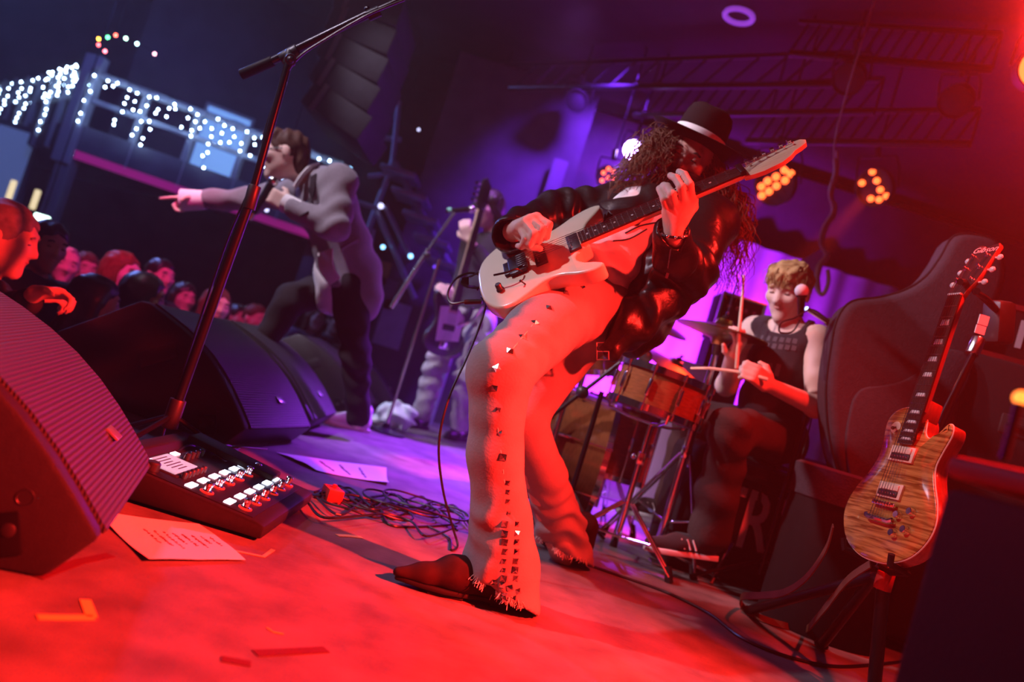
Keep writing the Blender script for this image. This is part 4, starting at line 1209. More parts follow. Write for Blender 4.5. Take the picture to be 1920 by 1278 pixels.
tape([[(440, 1032), (494, 1043), (512, 1030)]], .010, 'tape_tan', 'faint tape strip near the front of the effects processor')
tape([[(478, 1224), (540, 1221), (612, 1217)]], .022, 'tape_shadow_dark', 'long dark red tape strip at the bottom of the floor')
tape([[(415, 1234), (470, 1244)]], .020, 'tape_shadow_dark', 'short dark red tape patch at the bottom of the floor')
tape([[(500, 1176), (512, 1184), (532, 1188)]], .003, 'tape_yellow', 'small yellow curl of tape scrap on the floor')
tape([[(70, 1082), (150, 1052), (208, 1040)]], .022, 'tape_shadow_dark', 'dark strip drawn for the shadow on the floor under the nearest monitor corner')  # monitor's floor shadow drawn as a dark strip, not tape


# ---------------------------------------------------------------- cables on the floor
def floor_cable(pts, label, r=.004, z=None, group=None, name='cable'):
    z = r if z is None else z
    g = [FL(q[0], q[1], z if len(q) < 3 else q[2]) for q in pts]
    return top(name, MB().tube(catmull(g, 7), r, 6), M_('cable_black'), label, 'cable', group)
floor_cable([(1085, 1052), (1160, 1078), (1250, 1110), (1330, 1150), (1390, 1195), (1470, 1228), (1560, 1248), (1640, 1245), (1720, 1236)], 'long black cable curving across the floor right of the guitarist', .005)
_rng = random.Random(9)
for k in range(9):
    x0, y0 = 590 + _rng.uniform(-15, 20), 935 + _rng.uniform(-15, 15); pts = [(x0, y0)]
    for t in range(1, 7): pts.append((x0 + t * 46 + _rng.uniform(-18, 18), y0 + t * 7 + _rng.uniform(-18, 20) + (k - 4) * 2.5, .004 + .006 * (k % 4)))
    pts[0] = (x0, y0, .004 + .006 * (k % 4)); floor_cable(pts, 'black cable in the tangle between effects processor and guitarist', .0038, group='tangled floor cables')
for k in range(4):
    cx, cy = (660 + 45 * k, 955 + 6 * (k % 2)); c = FL(cx, cy); rr = .10 + .02 * k; m = MB()
    m.tube([c + V3(math.cos(t) * rr, math.sin(t) * rr * .8, .012 + .006 * k + .004 * math.sin(3 * t)) for t in np.linspace(0, 2 * PI, 33)[:-1]], .0038, 6, closed=True)
    top('cable', m, M_('cable_black'), 'coiled loop of black cable between effects processor and guitarist', 'cable', 'coiled cable loops')
for k in range(7):
    x0, y0 = 250 + _rng.uniform(-10, 60), 880 + _rng.uniform(-14, 8); pts = [(x0, y0, .006)]
    for t in range(1, 6): pts.append((x0 + t * 36 + _rng.uniform(-14, 14), y0 - t * 5 + _rng.uniform(-26, 10), _rng.uniform(.01, .09)))
    floor_cable(pts, 'thin black cable looping behind the effects processor', .0032, group='cables behind the effects processor')
_g = STRAT[0] + STRAT[1][0] * -.004 - STRAT[1][1] * .062 - STRAT[1][2] * .022
_gc = catmull([_g, P(872, 566, 2.27), P(846, 568, 2.28), P(840, 548, 2.32), P(858, 520, 2.38), P(890, 512, 2.42), P(915, 535, 2.42), P(908, 585, 2.40), P(880, 660, 2.36), P(842, 745, 2.30), P(823, 830, 2.30), P(830, 915, 2.36), P(848, 985, 2.50), FL(858, 1022, .006), FL(846, 1030, .005), FL(842, 1008, .005), FL(800, 985, .005)], 7)
top('guitar_cable', MB().tube(_gc, .0036, 6).cyl(_g, _g + unit(P(872, 566, 2.27) - _g) * .05, .0075, n=10), M_('cable_black'), 'black cable hanging from the cream guitar down to the floor', 'cable')

# ---------------------------------------------------------------- drum kit
mat('drum_wood', (0.30, 0.10, 0.035), 0.22, coat=0.7, noise=0.35, nscale=14, stretch=(2, 2, 10))
mat('drum_head', (0.75, 0.73, 0.72), 0.5)
mat('bronze', (0.48, 0.30, 0.10), 0.28, 1.0, noise=0.2, nscale=40, stretch=(1, 1, 8))
mat('stick_wood', (0.80, 0.66, 0.48), 0.5)


def drum(label, c, axis, r, h, lugs, name='drum', cat='drum', rod=True):
    z = unit(axis); x, y, z = frame(z); R = root(name, label, cat, np.asarray(c) - z * h / 2, np.array([x, y, z]))
    put('shell', MB().lathe([(r, .012), (r, h - .012)], n=40), M_('drum_wood'), R)
    for zz, s in ((0, -1), (h, 1)):
        put('drum_head', MB().lathe([(0, zz - s * .006), (r * .9, zz - s * .006), (r + .003, zz - s * .012)][::s], n=40), M_('drum_head'), R)
        put('hoop', MB().lathe([(r + .003, zz - .020 if s > 0 else zz - .006), (r + .012, zz - .020 if s > 0 else zz - .006), (r + .012, zz + .006 if s > 0 else zz + .020), (r + .003, zz + .006 if s > 0 else zz + .020)], n=40, close=True), M_('chrome'), R)
    for i in range(lugs):
        t = 2 * PI * (i + .3) / lugs; d = V3(math.cos(t), math.sin(t), 0); a = np.array([np.cross(V3(0, 0, 1), d), d, V3(0, 0, 1)])
        lg = put('lug', MB().box(d * (r + .010) + V3(0, 0, h / 2), (.016, .020, min(.07, h * .4)), a), M_('chrome'), R, bevel=.004)
        put('tension_rod', MB().cyl(d * (r + .012) + V3(0, 0, -.002), d * (r + .012) + V3(0, 0, h + .002), .0032, n=6).cyl(d * (r + .014) + V3(0, 0, h - .012), d * (r + .014) + V3(0, 0, h + .010), .006, n=6)
            .cyl(d * (r + .014) + V3(0, 0, -.010), d * (r + .014) + V3(0, 0, .012), .006, n=6), M_('chrome'), lg)
    return R


def tripod(R, c, hub_z, tips, r=.008, flat=True):
    """double-strut legs of a cymbal stand"""
    for e in tips:
        e = np.asarray(e, float); d = unit((e - c) * V3(1, 1, 0)); sd = np.array([-d[1], d[0], 0])
        a = np.array([c[0], c[1], hub_z])
        lg = put('leg', MB().cyl(a + sd * .010 + d * .02, e + sd * .010 + V3(0, 0, .02), .0065, n=8).cyl(a - sd * .010 + d * .02, e - sd * .010 + V3(0, 0, .02), .0055, n=8), M_('chrome'), R, world=True)
        put('brace', MB().cyl(np.array([c[0], c[1], hub_z * .38]), a * .45 + e * .55, .0055, n=8), M_('chrome'), R, world=True)
        put('rubber_foot', MB().cyl(e + V3(0, 0, .055) - d * .02, e, .013, .017, n=10), M_('rubber'), lg, world=True)


def cymbal(label, c, n, r, name='cymbal', bell=.028, h=.030):
    x, y, z = frame(n); R = root(name, label, 'cymbal', c, np.array([x, y, z]))
    pr = [(.006, h + bell * .9), (.03, h + bell * .8), (.042, h), (r * .5, h * .62), (r, 0), (r, -.0016), (r * .5, h * .62 - .002), (.042, h - .002), (.006, h + bell * .9 - .002)]
    put('disc', MB().lathe(pr, n=48, close=True), M_('bronze'), R, angle=50)
    put('felt', MB().lathe([(.004, h + bell * .9), (.016, h + bell * .9), (.016, h + bell * .9 + .012), (.004, h + bell * .9 + .012)], n=14, close=True), M_('felt_black'), R)
    put('wing_nut', MB().cyl((0, 0, h + bell * .9 + .012), (0, 0, h + bell * .9 + .030), .007, n=8).box((0, 0, h + bell * .9 + .026), (.03, .005, .012)), M_('chrome'), R)
    return R


up = V3(0, 0, 1)
SN = P(1238, 738, 3.15)
drum('amber wood snare drum with chrome lugs in front of the drummer', SN, up + V3(.06, 0, 0), .178, .165, 10, 'snare_drum')
ss = root('snare_stand', 'chrome snare drum stand with a three-armed basket', 'stand', (SN[0], SN[1], 0))
_s0 = V3(SN[0], SN[1], 0)
put('pole', MB().cyl(_s0 + up * .10, _s0 + up * .40, .012, n=12).cyl(_s0 + up * .38, SN - up * .13, .009, n=12), M_('chrome'), ss, world=True)
put('clamp', MB().box(_s0 + up * .40, (.03, .035, .05)).sphere(_s0 + up * .40 + V3(-.03, 0, 0), .012, 8, 6), M_('chrome'), ss, world=True, bevel=.004)
for a in (35, 155, 275):
    d = V3(math.cos(math.radians(a)), math.sin(math.radians(a)), 0)
    put('basket_arm', MB().tube([SN - up * .125, SN - up * .12 + d * .10, SN - up * .105 + d * .185, SN - up * .075 + d * .192], .006, 8), M_('chrome'), ss, world=True)
tripod(ss, _s0, .22, [_s0 + V3(math.cos(math.radians(a)), math.sin(math.radians(a)), 0) * .26 for a in (200, 320, 80)])
# hi-hat
HH = P(1286, 850, 3.28); _h0 = V3(HH[0], HH[1], 0); _hz = P(1357, 640, 3.28)[2]
hs = root('hi_hat_stand', 'chrome hi-hat stand with spread double-strut legs', 'stand', _h0)
put('pole', MB().cyl(_h0 + up * .05, _h0 + up * (_hz - .30), .0185, n=14).cyl(_h0 + up * (_hz - .32), _h0 + up * (_hz - .02), .0135, n=14), M_('chrome'), hs, world=True)
put('height_clamp', MB().cyl(_h0 + up * (_hz - .36), _h0 + up * (_hz - .28), .021, n=14).box(_h0 + up * (_hz - .32) + V3(-.03, 0, 0), (.03, .012, .03)), M_('chrome'), hs, world=True, bevel=.003)
put('seat_cup', MB().lathe([(.011, -.07), (.016, -.06), (.024, -.02), (.034, -.008), (.0, -.006)], _h0 + up * _hz, n=18), M_('black_plastic'), hs, world=True)
put('pull_rod', MB().cyl(_h0 + up * (_hz - .02), _h0 + up * (_hz + .27), .0035, n=8), M_('chrome'), hs, world=True)
put('top_clutch', MB().cyl(_h0 + up * (_hz + .045), _h0 + up * (_hz + .10), .009, n=10).box(_h0 + up * (_hz + .085) + V3(.015, 0, 0), (.03, .006, .014)), M_('chrome'), hs, world=True)
put('hub', MB().cyl(_h0 + up * (HH[2] - .02), _h0 + up * (HH[2] + .03), .022, n=14), M_('chrome'), hs, world=True, bevel=.003)
tripod(hs, _h0, HH[2], [FL(1300, 1086), FL(1128, 1002), _h0 + V3(.28, .22, 0)])
pdl = put('pedal', MB().box(_h0 + V3(.14, .02, .05), (.27, .085, .012), np.array([unit(V3(1, 0.1, -.18)), unit(V3(-.1, 1, 0)), V3(.18, 0, 1)])).box(_h0 + V3(.14, .02, .006), (.30, .10, .010)), M_('nickel'), hs, world=True, bevel=.003)
_ha = up + V3(-.02, -.03, 0)
cymbal('lower hi-hat cymbal facing down on the stand', _h0 + up * (_hz + .032), -_ha, .190, 'hi_hat_cymbal')
cymbal('upper hi-hat cymbal left of the drummer', _h0 + up * (_hz + .036), _ha, .190, 'hi_hat_cymbal')
# bass drum: axis across the stage
BD = P(1062, 795, 3.85)
drum('large amber bass drum standing behind the guitarist\'s rear leg', V3(BD[0], BD[1], .31), V3(-1, .08, 0), .285, .43, 8, 'bass_drum')
for s in (-1, 1): pass
drum('small rack tom above the bass drum, half hidden by the leather jacket', P(1108, 662, 3.85), up + V3(-.25, 0, 0), .14, .20, 6, 'rack_tom')
ftom = drum('amber floor tom standing behind the snare drum', V3(P(1165, 790, 3.95)[0], 3.95, .42), up, .18, .36, 8, 'floor_tom')
FT = V3(P(1165, 790, 3.95)[0], 3.95, 0)
for k, a in enumerate((210, 330, 90)):
    d = V3(math.cos(math.radians(a)), math.sin(math.radians(a)), 0)
    put('leg', MB().tube([FT + d * .20 + up * .55, FT + d * .20 + up * .06, FT + d * .235], .006, 8), M_('chrome'), ftom, world=True)


def straight_stand(label, base, topz, tips_r=.28, rot=20, extra=None):
    R = root('cymbal_stand', label, 'stand', base)
    put('lower_tube', MB().cyl(base + up * .06, base + up * (topz * .55), .0135, n=12), M_('chrome'), R, world=True)
    put('upper_tube', MB().cyl(base + up * (topz * .53), base + up * topz, .010, n=12), M_('chrome'), R, world=True)
    put('wing_clamp', MB().cyl(base + up * (topz * .52), base + up * (topz * .57), .019, n=12).box(base + up * topz * .545 + V3(-.03, 0, 0), (.03, .01, .022)), M_('chrome'), R, world=True, bevel=.003)
    tripod(R, base, .30, [base + V3(math.cos(math.radians(rot + a)), math.sin(math.radians(rot + a)), 0) * tips_r for a in (0, 120, 240)])
    return R


_c1 = P(1036, 830, 3.55); straight_stand('left of the two chrome cymbal stands behind the guitarist\'s leg', V3(_c1[0], 3.55, 0), 1.20, rot=10)
_c2 = P(1058, 820, 3.72); straight_stand('right of the two chrome cymbal stands behind the guitarist\'s leg', V3(_c2[0], 3.72, 0), 1.35, rot=50)
_c3 = P(1152, 830, 4.05); straight_stand('chrome cymbal stand between bass drum and snare', V3(_c3[0], 4.05, 0), 1.10, rot=70)
cymbal('ride cymbal glowing red beside the leather jacket', P(1205, 592, 4.05), up + V3(.18, -.28, 0), .25)
cymbal('pink-lit crash cymbal behind the snare drum', P(1262, 690, 4.3), up + V3(.30, -.30, 0), .22)
# drum microphone stand
_d0 = P(1088, 868, 3.35); _d0[2] = 0
ds = root('microphone_stand', 'short black boom microphone stand in front of the bass drum', 'stand', _d0)
_dt = P(1100, 725, 3.35)
put('pole', MB().cyl(_d0 + up * .08, V3(_d0[0], _d0[1], _dt[2]), .011, n=12), M_('black_metal'), ds, world=True)
_dj = V3(_d0[0], _d0[1], _dt[2])
put('boom', MB().cyl(P(1000, 806, 3.38), P(1178, 668, 3.30), .009, n=12), M_('black_metal'), ds, world=True)
put('counterweight', MB().cyl(P(1000, 806, 3.38), P(1035, 778, 3.365), .015, n=12), M_('rubber'), ds, world=True)
put('boom_clutch', MB().sphere(P(1092, 735, 3.34), .028, 12, 8), M_('black_plastic'), ds, world=True)
for a in (30, 150, 270):
    d = V3(math.cos(math.radians(a)), math.sin(math.radians(a)), 0); put('leg', MB().cyl(_d0 + up * .14, _d0 + d * .24 + up * .01, .0075, n=8), M_('black_metal'), ds, world=True)
_m1 = P(1196, 610, 3.28); _m2 = P(1210, 668, 3.30)
top('microphone', MB().cyl(_m1, _m2, .020, .026, n=14).sphere(_m2, .030, 12, 8), M_('black_plastic'), 'black drum microphone hanging over the snare', 'microphone')

# ================================================================ the drummer
mat('cloth_black', (0.028, 0.024, 0.028), 0.9, bump=0.15, bscale=60, sheen=0.2)
mat('cloth_print', (0.10, 0.08, 0.09), 0.9)
mat('trousers_dark', (0.055, 0.035, 0.035), 0.9, bump=0.2, bscale=60)
mat('shoe_white', (0.75, 0.73, 0.74), 0.6)


def hand(prims, wr, d, pn, side, curl=1.2, s=1.0, spread=.6, point=None, thumb=1.0):
    """a hand at wrist wr: d = direction of the palm, pn = palm normal, side = towards the thumb"""
    d = unit(d); side = unit(np.asarray(side) - d * (np.asarray(side) @ d)); pn = unit(np.asarray(pn) - d * (np.asarray(pn) @ d)); pn = unit(pn - side * (pn @ side))
    prims.append((rbox(wr + d * .048 * s, np.array([.078, .085, .028]) * s, .013 * s, np.array([side, d, pn])), .016))
    for i in range(4):
        b = wr + d * .088 * s + side * (.029 - .0195 * i) * s; cv = curl if np.isscalar(curl) else curl[i]
        L = (np.array([.042, .027, .021]) * (1, 1.08, 1.0, .8)[i]) * s; q = b; pts = [(q, .0098 * s)]; ang = 0
        for j in range(3):
            ang += cv * (.75, 1.0, .7)[j]; q = q + (d * math.cos(ang) + pn * math.sin(ang)) * L[j]; pts.append((q, (.0095, .0088, .0078)[j] * s))
        prims += [(e, .004) for e in chain(pts)]
    t0 = wr + d * .022 * s + side * .030 * s
    t1 = t0 + (side * .75 + d * .6 + pn * .35) * .034 * s; t2 = t1 + (side * .25 * (1 - thumb * .5) + d * .75 + pn * .55 * thumb) * .030 * s
    prims += [(e, .008) for e in chain([(t0, .016 * s), (t1, .0115 * s), (t2, .0095 * s)])]
    return wr + d * .088 * s + pn * .03 * s


def figure(J, A, hands, hs=1.0, build=1.0, jaw=1.0, nose=1.0, legs=True, feet=True):
    """one continuous body; J joints, A head axes"""
    b = build
    pr = [cone(J['pel'], J['wst'], .115 * b, .108 * b), (cone(J['wst'], J['che'], .108 * b, .125 * b), .05), (cone(J['che'], J['nb'], .11 * b, .06 * b), .06), (cone(J['shr'], J['shl'], .055 * b, .055 * b), .06),
          (cone(J['nb'], J['hd'] - A[2] * .05 * hs - A[1] * .02 * hs, .056 * b, .053 * b), .02), head_prims(J['hd'], A, hs, nose, jaw)]
    for s in 'rl':
        pr += [(e, .03) for e in chain([(J['sh' + s], .058 * b), (J['el' + s], .043 * b), (J['wr' + s], .028 * b)])]
        if legs: pr += [(e, .04) for e in chain([(J['h' + s], .085 * b), (J['k' + s], .055 * b), (J['f' + s], .038 * b)])]
    return U(pr + hands, .02)


D = dict(hd=P(1478, 548, 3.30), nb=P(1478, 622, 3.34), che=P(1470, 685, 3.36), wst=P(1450, 765, 3.40), pel=P(1440, 815, 3.42), shr=P(1416, 618, 3.46), shl=P(1532, 636, 3.24), elr=P(1362, 722, 3.40), wrr=P(1372, 668, 3.20),
         ell=P(1530, 762, 3.16), wrl=P(1443, 722, 3.02), hl=P(1468, 822, 3.36), kl=P(1370, 806, 3.02), fl=P(1330, 1000, 3.12), hr=P(1418, 812, 3.50), kr=P(1300, 785, 3.52), fr=P(1262, 935, 3.62))
_w = unit(CAM - D['hd']); DA = axes_of(_w - _IR * .55 - _IU * .18, _IU * .95 + _IR * .24)
dh = []
hand(dh, D['wrl'], P(1415, 700, 2.99) - D['wrl'], V3(0, .3, -1) + _IR * -.2, _IU, 1.1)
hand(dh, D['wrr'], P(1388, 640, 3.14) - D['wrr'], _IR * -.6 - _IU * .4, _IU * .3 - _w * -.6, 1.1)
_db = figure(D, DA, dh, 1.0, .98)
_lo, _hi = bounds(list(D.values()) + [P(1400, 690, 2.96)], .16)
drummer = top('person', net(_db, _lo, _hi, .0075), M_('skin_pale'), 'blond drummer in black sleeveless shirt sitting at the drums', 'person', base=(D['pel'][0], D['pel'][1], 0))
eyes(drummer, D['hd'], DA, 1.0, 'hair_blond', 'skin_pale')
_t = U([cone(D['pel'], D['wst'], .140, .135), (cone(D['wst'], D['che'], .135, .150), .05), (cone(D['che'], D['nb'], .135, .075), .05), (cone(D['shr'] * .8 + D['nb'] * .2, D['shl'] * .8 + D['nb'] * .2, .068, .068), .05)], .04)
_t = SUB(_t, U([ell(D['nb'] + (D['hd'] - D['nb']) * .35 + DA[1] * .02, .085), ell(D['shl'] + V3(.03, -.02, .02), .080), ell(D['shr'] + V3(-.03, .03, .02), .080)], .01), .012)
_t = folded(_t, [fold(.004, V3(.5, .2, 1), 40, .5), local_fold(.006, D['wst'], .18, V3(.2, 0, 1), 60, 1)])
_lo, _hi = bounds([D['pel'], D['che'], D['nb'], D['shr'], D['shl']], .19)
dsh = put('sleeveless_shirt', net(_t, _lo, _hi, .010), M_('cloth_black'), drummer, world=True)
_pm = MB()
for r, (x0, x1, y0) in enumerate(((1415, 1500, 632), (1413, 1498, 645), (1425, 1470, 690))):
    for k in range(7 if r < 2 else 3):
        x = x0 + (x1 - x0) * (k + .2) / (7 if r < 2 else 3); q, nn = march(_t, x, y0 + (x - x0) * .10, 2.9, 3.6); a, b_, c_ = frame(nn)
        _pm.box(q + nn * .002, (.018, .022 if r < 2 else .05, .002), np.array([a, b_, c_]))
put('shirt_print', _pm, M_('cloth_print'), dsh, world=True, kind='stuff')
_t = U([ell(D['pel'], (.165, .14, .12))] + [(e, .04) for s in 'lr' for e in chain([(D['h' + s], .105), (D['k' + s], .085), (D['k' + s] * .4 + D['f' + s] * .6, .078), (D['f' + s], .080)])], .04)
_t = folded(INT(_t, plane(D['wst'] - up * .01, up), .004), [fold(.005, V3(.6, .3, .9), 38, .4), local_fold(.008, D['kl'], .18, D['fl'] - D['kl'], 55, 1)])
_lo, _hi = bounds([D[k] for k in ('pel', 'hl', 'kl', 'fl', 'hr', 'kr', 'fr')], .2)
put('trousers', net(_t, _lo, _hi, .011), M_('trousers_dark'), drummer, world=True)


def shoe(parent, heel, toe, mt, sole='shoe_white', h=.09, s=1.0, stripes=False):
    heel = np.asarray(heel, float); d = unit(np.asarray(toe, float) - heel); x = unit(np.cross(up, d)); z = np.cross(d, x); x = np.cross(d, z) * -1
    def q(a, b, e): return heel + d * a * s + x * b * s + z * e * s
    f = U([cone(q(.045, 0, .055), q(.05, 0, h), .040 * s, .042 * s), (cone(q(.04, 0, .045), q(.15, 0, .045), .038 * s, .036 * s), .03), (cone(q(.15, 0, .038), q(.245, 0, .032), .040 * s, .028 * s, z, 1.25), .03)], .03)
    f = INT(f, plane(q(0, 0, .016), -z), .004)
    lo, hi = bounds([q(-.04, 0, 0), q(.30, 0, 0), q(.1, .06, .15), q(.1, -.06, .15)], .03)
    o = put('shoe', net(f, lo, hi, .009), M_(mt), parent, world=True)
    ol = [(-.005, .02), (.0, .034), (.06, .036), (.12, .034), (.18, .044), (.235, .038), (.272, .016)]; ol = [(a * s, b * s) for a, b in ol]; ol += [(a, -b) for a, b in ol[::-1]]
    put('sole', MB().prism(ol, 0, .020 * s, np.array([d, x, z]), heel), M_(sole), o, world=True, bevel=.003)
    if stripes:
        for k in range(3):
            for sg in (-1, 1): put('stripe', MB().tube([q(.09 + k * .022, sg * .041, .030), q(.105 + k * .022, sg * .034, .066)], .0035, 5), M_('shoe_white'), o, world=True)
    return o


shoe(drummer, D['fl'] + V3(.05, .0, -.09), D['fl'] + V3(-.22, -.02, -.13), 'cloth_black', 'shoe_white', .11, 1.05, True)
shoe(drummer, D['fr'] + V3(.05, 0, -.09), D['fr'] + V3(-.22, 0, -.13), 'cloth_black', 'shoe_white', .11, 1.05, True)
_hm = SUB(U([ell(D['hd'] + DA[2] * .045 - DA[1] * .014, (.090, .110, .092), DA), (ell(D['hd'] + DA[2] * .085 + DA[1] * .055, (.07, .05, .035), DA), .03)], .03), ell(D['hd'] - DA[2] * .058 + DA[1] * .078, (.075, .075, .088), DA), .012)
_hm = SUB(_hm, plane(D['hd'] - DA[2] * .035, DA[2]), .02)
_lo, _hi = bounds([D['hd']], .16)
put('hair', net(folded(_hm, [fold(.004, DA[0] + DA[2] * .3, 130, .3), fold(.003, DA[0] * .6 - DA[2], 170, 1)]), _lo, _hi, .007), M_('hair_blond'), drummer, world=True)
def _dhair(i, rng):
    t = rng.uniform(-1.2, 1.2); c = D['hd'] + DA[2] * rng.uniform(.07, .12) + DA[1] * rng.uniform(-.03, .07) + DA[0] * .07 * math.sin(t)
    e = D['hd'] + DA[0] * (.085 * math.sin(t) + rng.normal(0, .01)) + DA[1] * (.10 * math.cos(t) + .005) + DA[2] * rng.uniform(.030, .065)
    return [c, (c + e) / 2 + DA[2] * .02 + DA[1] * .02 * math.cos(t), e]
strands('fringe', M_('hair_blond'), drummer, 170, _dhair, .0032, 3, curl=.005, cf=60)
top('drumstick', MB().tube([P(1381, 690, 3.12), P(1386, 620, 3.10), P(1393, 545, 3.08), P(1395, 518, 3.08)], [.0075, .0075, .0055, .004], 10).sphere(P(1395, 517, 3.08), .0055, 8, 6), M_('stick_wood'), 'pale wooden drumstick held upright above the hi-hat', 'drumstick')
top('drumstick', MB().tube([P(1440, 712, 2.97), P(1405, 700, 3.00), P(1330, 690, 3.08), P(1295, 690, 3.12)], [.0075, .0075, .0055, .004], 10), M_('stick_wood'), 'drumstick held low in the drummer\'s near hand', 'drumstick')
# drummer's stool
st = root('drum_stool', 'black round drum stool under the drummer', 'stool', (D['pel'][0], D['pel'][1], 0))
_sz = D['pel'][2] - .125
put('seat', MB().lathe([(0, 0), (.15, 0), (.165, .02), (.165, .06), (.15, .075), (0, .08)], (0, 0, _sz - .08), n=28), M_('leather_black'), st)
put('post', MB().cyl((0, 0, .12), (0, 0, _sz - .08), .014, n=12), M_('chrome'), st)
for a in (0, 120, 240): put('leg', MB().cyl((0, 0, .26), (math.cos(math.radians(a)) * .25, math.sin(math.radians(a)) * .25, .008), .009, n=8), M_('chrome'), st)
# drummer's vocal microphone on a boom stand
_v0 = FL(1462, 1078); _v0 = V3(P(1500, 820, 3.2)[0], 3.2, 0)
vs_ = root('microphone_stand', 'black boom microphone stand beside the drummer', 'stand', _v0)
_vj = P(1560, 608, 3.2); _vj = V3(_v0[0], 3.2, _vj[2])
put('pole', MB().cyl(_v0 + up * .1, _vj, .011, n=12), M_('black_metal'), vs_, world=True)
put('boom', MB().cyl(P(1512, 578, 3.12), P(1598, 632, 3.22), .0095, n=12), M_('nickel'), vs_, world=True)
put('boom_rod', MB().cyl(P(1590, 627, 3.21), P(1618, 645, 3.25), .005, n=10), M_('nickel'), vs_, world=True)
put('boom_clutch', MB().sphere(_vj, .024, 12, 8).cyl(P(1552, 602, 3.17), P(1572, 616, 3.19), .017, n=12), M_('black_plastic'), vs_, world=True)
put('counterweight', MB().cyl(P(1612, 641, 3.24), P(1622, 648, 3.25), .016, n=12), M_('rubber'), vs_, world=True)
for a in (60, 180, 300):
    d = V3(math.cos(math.radians(a)), math.sin(math.radians(a)), 0); put('leg', MB().cyl(_v0 + up * .16, _v0 + d * .27 + up * .01, .008, n=8), M_('black_metal'), vs_, world=True)
mc = root('microphone', 'silver-headed vocal microphone in front of the drummer\'s face', 'microphone', P(1503, 590, 3.08))
put('grille', MB().sphere(P(1503, 545, 3.06), .0265, 16, 10), mat('mic_mesh', (.85, .85, .9), .6), mc, world=True)
put('collar', MB().cyl(P(1503, 553, 3.062), P(1503, 557, 3.063), .021, n=16), M_('black_metal'), mc, world=True)
put('body', MB().cyl(P(1503, 555, 3.062), P(1501, 592, 3.10), .016, .011, n=14), M_('black_metal'), mc, world=True)
top('microphone_cable', MB().tube(catmull([P(1500, 600, 3.10), P(1485, 622, 3.05), P(1462, 622, 3.02), P(1466, 604, 3.02), P(1490, 596, 3.06), P(1520, 580, 3.09), P(1548, 596, 3.14), P(1566, 612, 3.15), P(1560, 640, 3.16), P(1528, 760, 3.16), P(1505, 850, 3.15), P(1470, 960, 3.15), P(1452, 1040, 3.15), FL(1440, 1085, .006)], 6), .0036, 6), M_('cable_black'), 'black cable looping from the drummer\'s microphone down its stand', 'cable')

# ================================================================ the singer
mat('suit_grey', (0.27, 0.24, 0.27), 0.85, noise=0.12, nscale=70, bump=0.1, bscale=90, sheen=0.15)
mat('suit_lapel', (0.035, 0.03, 0.035), 0.6)
mat('trousers_black', (0.03, 0.026, 0.03), 0.85, bump=0.1, bscale=60)
mat('glass_lens', (0.05, 0.05, 0.06), 0.1)
S = dict(hd=P(534, 291, 4.00), nb=P(578, 338, 4.08), che=P(612, 385, 4.12), wst=P(640, 460, 4.18), pel=P(652, 515, 4.20), shl=P(636, 342, 3.94), shr=P(592, 352, 4.26), ell=P(628, 425, 3.82), wrl=P(540, 384, 3.86),
         elr=P(478, 374, 4.28), wrr=P(372, 374, 4.26), hl=P(655, 535, 4.14), kl=P(668, 670, 4.12), fl=P(668, 792, 4.18), hr=P(634, 530, 4.28), kr=P(545, 563, 4.16), fr=P(497, 636, 4.16))
SA = axes_of(V3(-.93, -.25, -.30), V3(-.36, 0, 1))
sh_ = []
hand(sh_, S['wrl'], P(505, 364, 3.85) - S['wrl'], V3(-.2, .9, -.2), up, 1.05, 1.05)
hand(sh_, S['wrr'], P(330, 374, 4.25) - S['wrr'], V3(0, .2, -1), V3(0, -1, .2), [.06, 1.15, 1.25, 1.3], 1.05)
_sb = figure(S, SA, sh_, 1.08, .98, nose=1.15)
_lo, _hi = bounds(list(S.values()) + [P(262, 370, 4.25)], .18)
singer = top('person', net(_sb, _lo, _hi, .0085), M_('skin_pale'), 'singer in grey suit jacket leaning forward and pointing at the crowd', 'person', base=(S['pel'][0], S['pel'][1], 0))
eyes(singer, S['hd'], SA, 1.08, 'hair_dark', 'skin_pale')
_t = U([cone(S['pel'], S['wst'], .150, .150), (cone(S['wst'], S['che'], .150, .160), .05), (cone(S['che'], S['nb'], .145, .075), .06), (cone(S['shr'], S['shl'], .085, .09), .06),
        (cone(S['pel'], S['pel'] + V3(.07, 0, -.10), .150, .150), .05), (cone(P(690, 500, 4.2), P(672, 535, 4.15), .07, .06), .06)] +
       [(e, .03) for e in chain([(S['shl'], .088), (S['ell'], .070), (P(552, 390, 3.86), .052)])] + [(e, .03) for e in chain([(S['shr'], .085), (S['elr'], .066), (P(388, 374, 4.26), .054)])], .04)
_fr = unit(V3(-1, -.05, -.25))
_open = U([cone(S['nb'] + _fr * .13, S['wst'] + _fr * .22, .06, .10), (cone(S['wst'] + _fr * .22, S['pel'] + _fr * .22 - up * .15, .10, .14), .04)], .03)
_t = SUB(_t, _open, .012); _t = SUB(_t, ell(S['nb'] + unit(S['hd'] - S['nb']) * .05, .085), .012)
_t = INT(_t, plane(S['pel'] - up * .17, -up + V3(-.35, 0, 0)), .006)
g_sj = folded(_t, [fold(.004, V3(.4, .2, 1), 40, .3), local_fold(.008, S['ell'], .2, S['ell'] - S['shl'], 55, 0), local_fold(.007, S['elr'], .25, S['elr'] - S['shr'], 45, 1)])
_lo, _hi = bounds([S[k] for k in ('pel', 'wst', 'che', 'nb', 'shl', 'shr', 'ell', 'wrl', 'elr', 'wrr')], .22)
sj = put('suit_jacket', net(g_sj, _lo, _hi, .011), M_('suit_grey'), singer, world=True)
put('lapel', MB().ribbon(catmull(on(g_sj, [(590, 330), (588, 352), (580, 378), (572, 402)], 3.6, 4.4, .008), 4), V3(.6, -.6, .2), .050, .006), M_('suit_lapel'), sj, world=True)
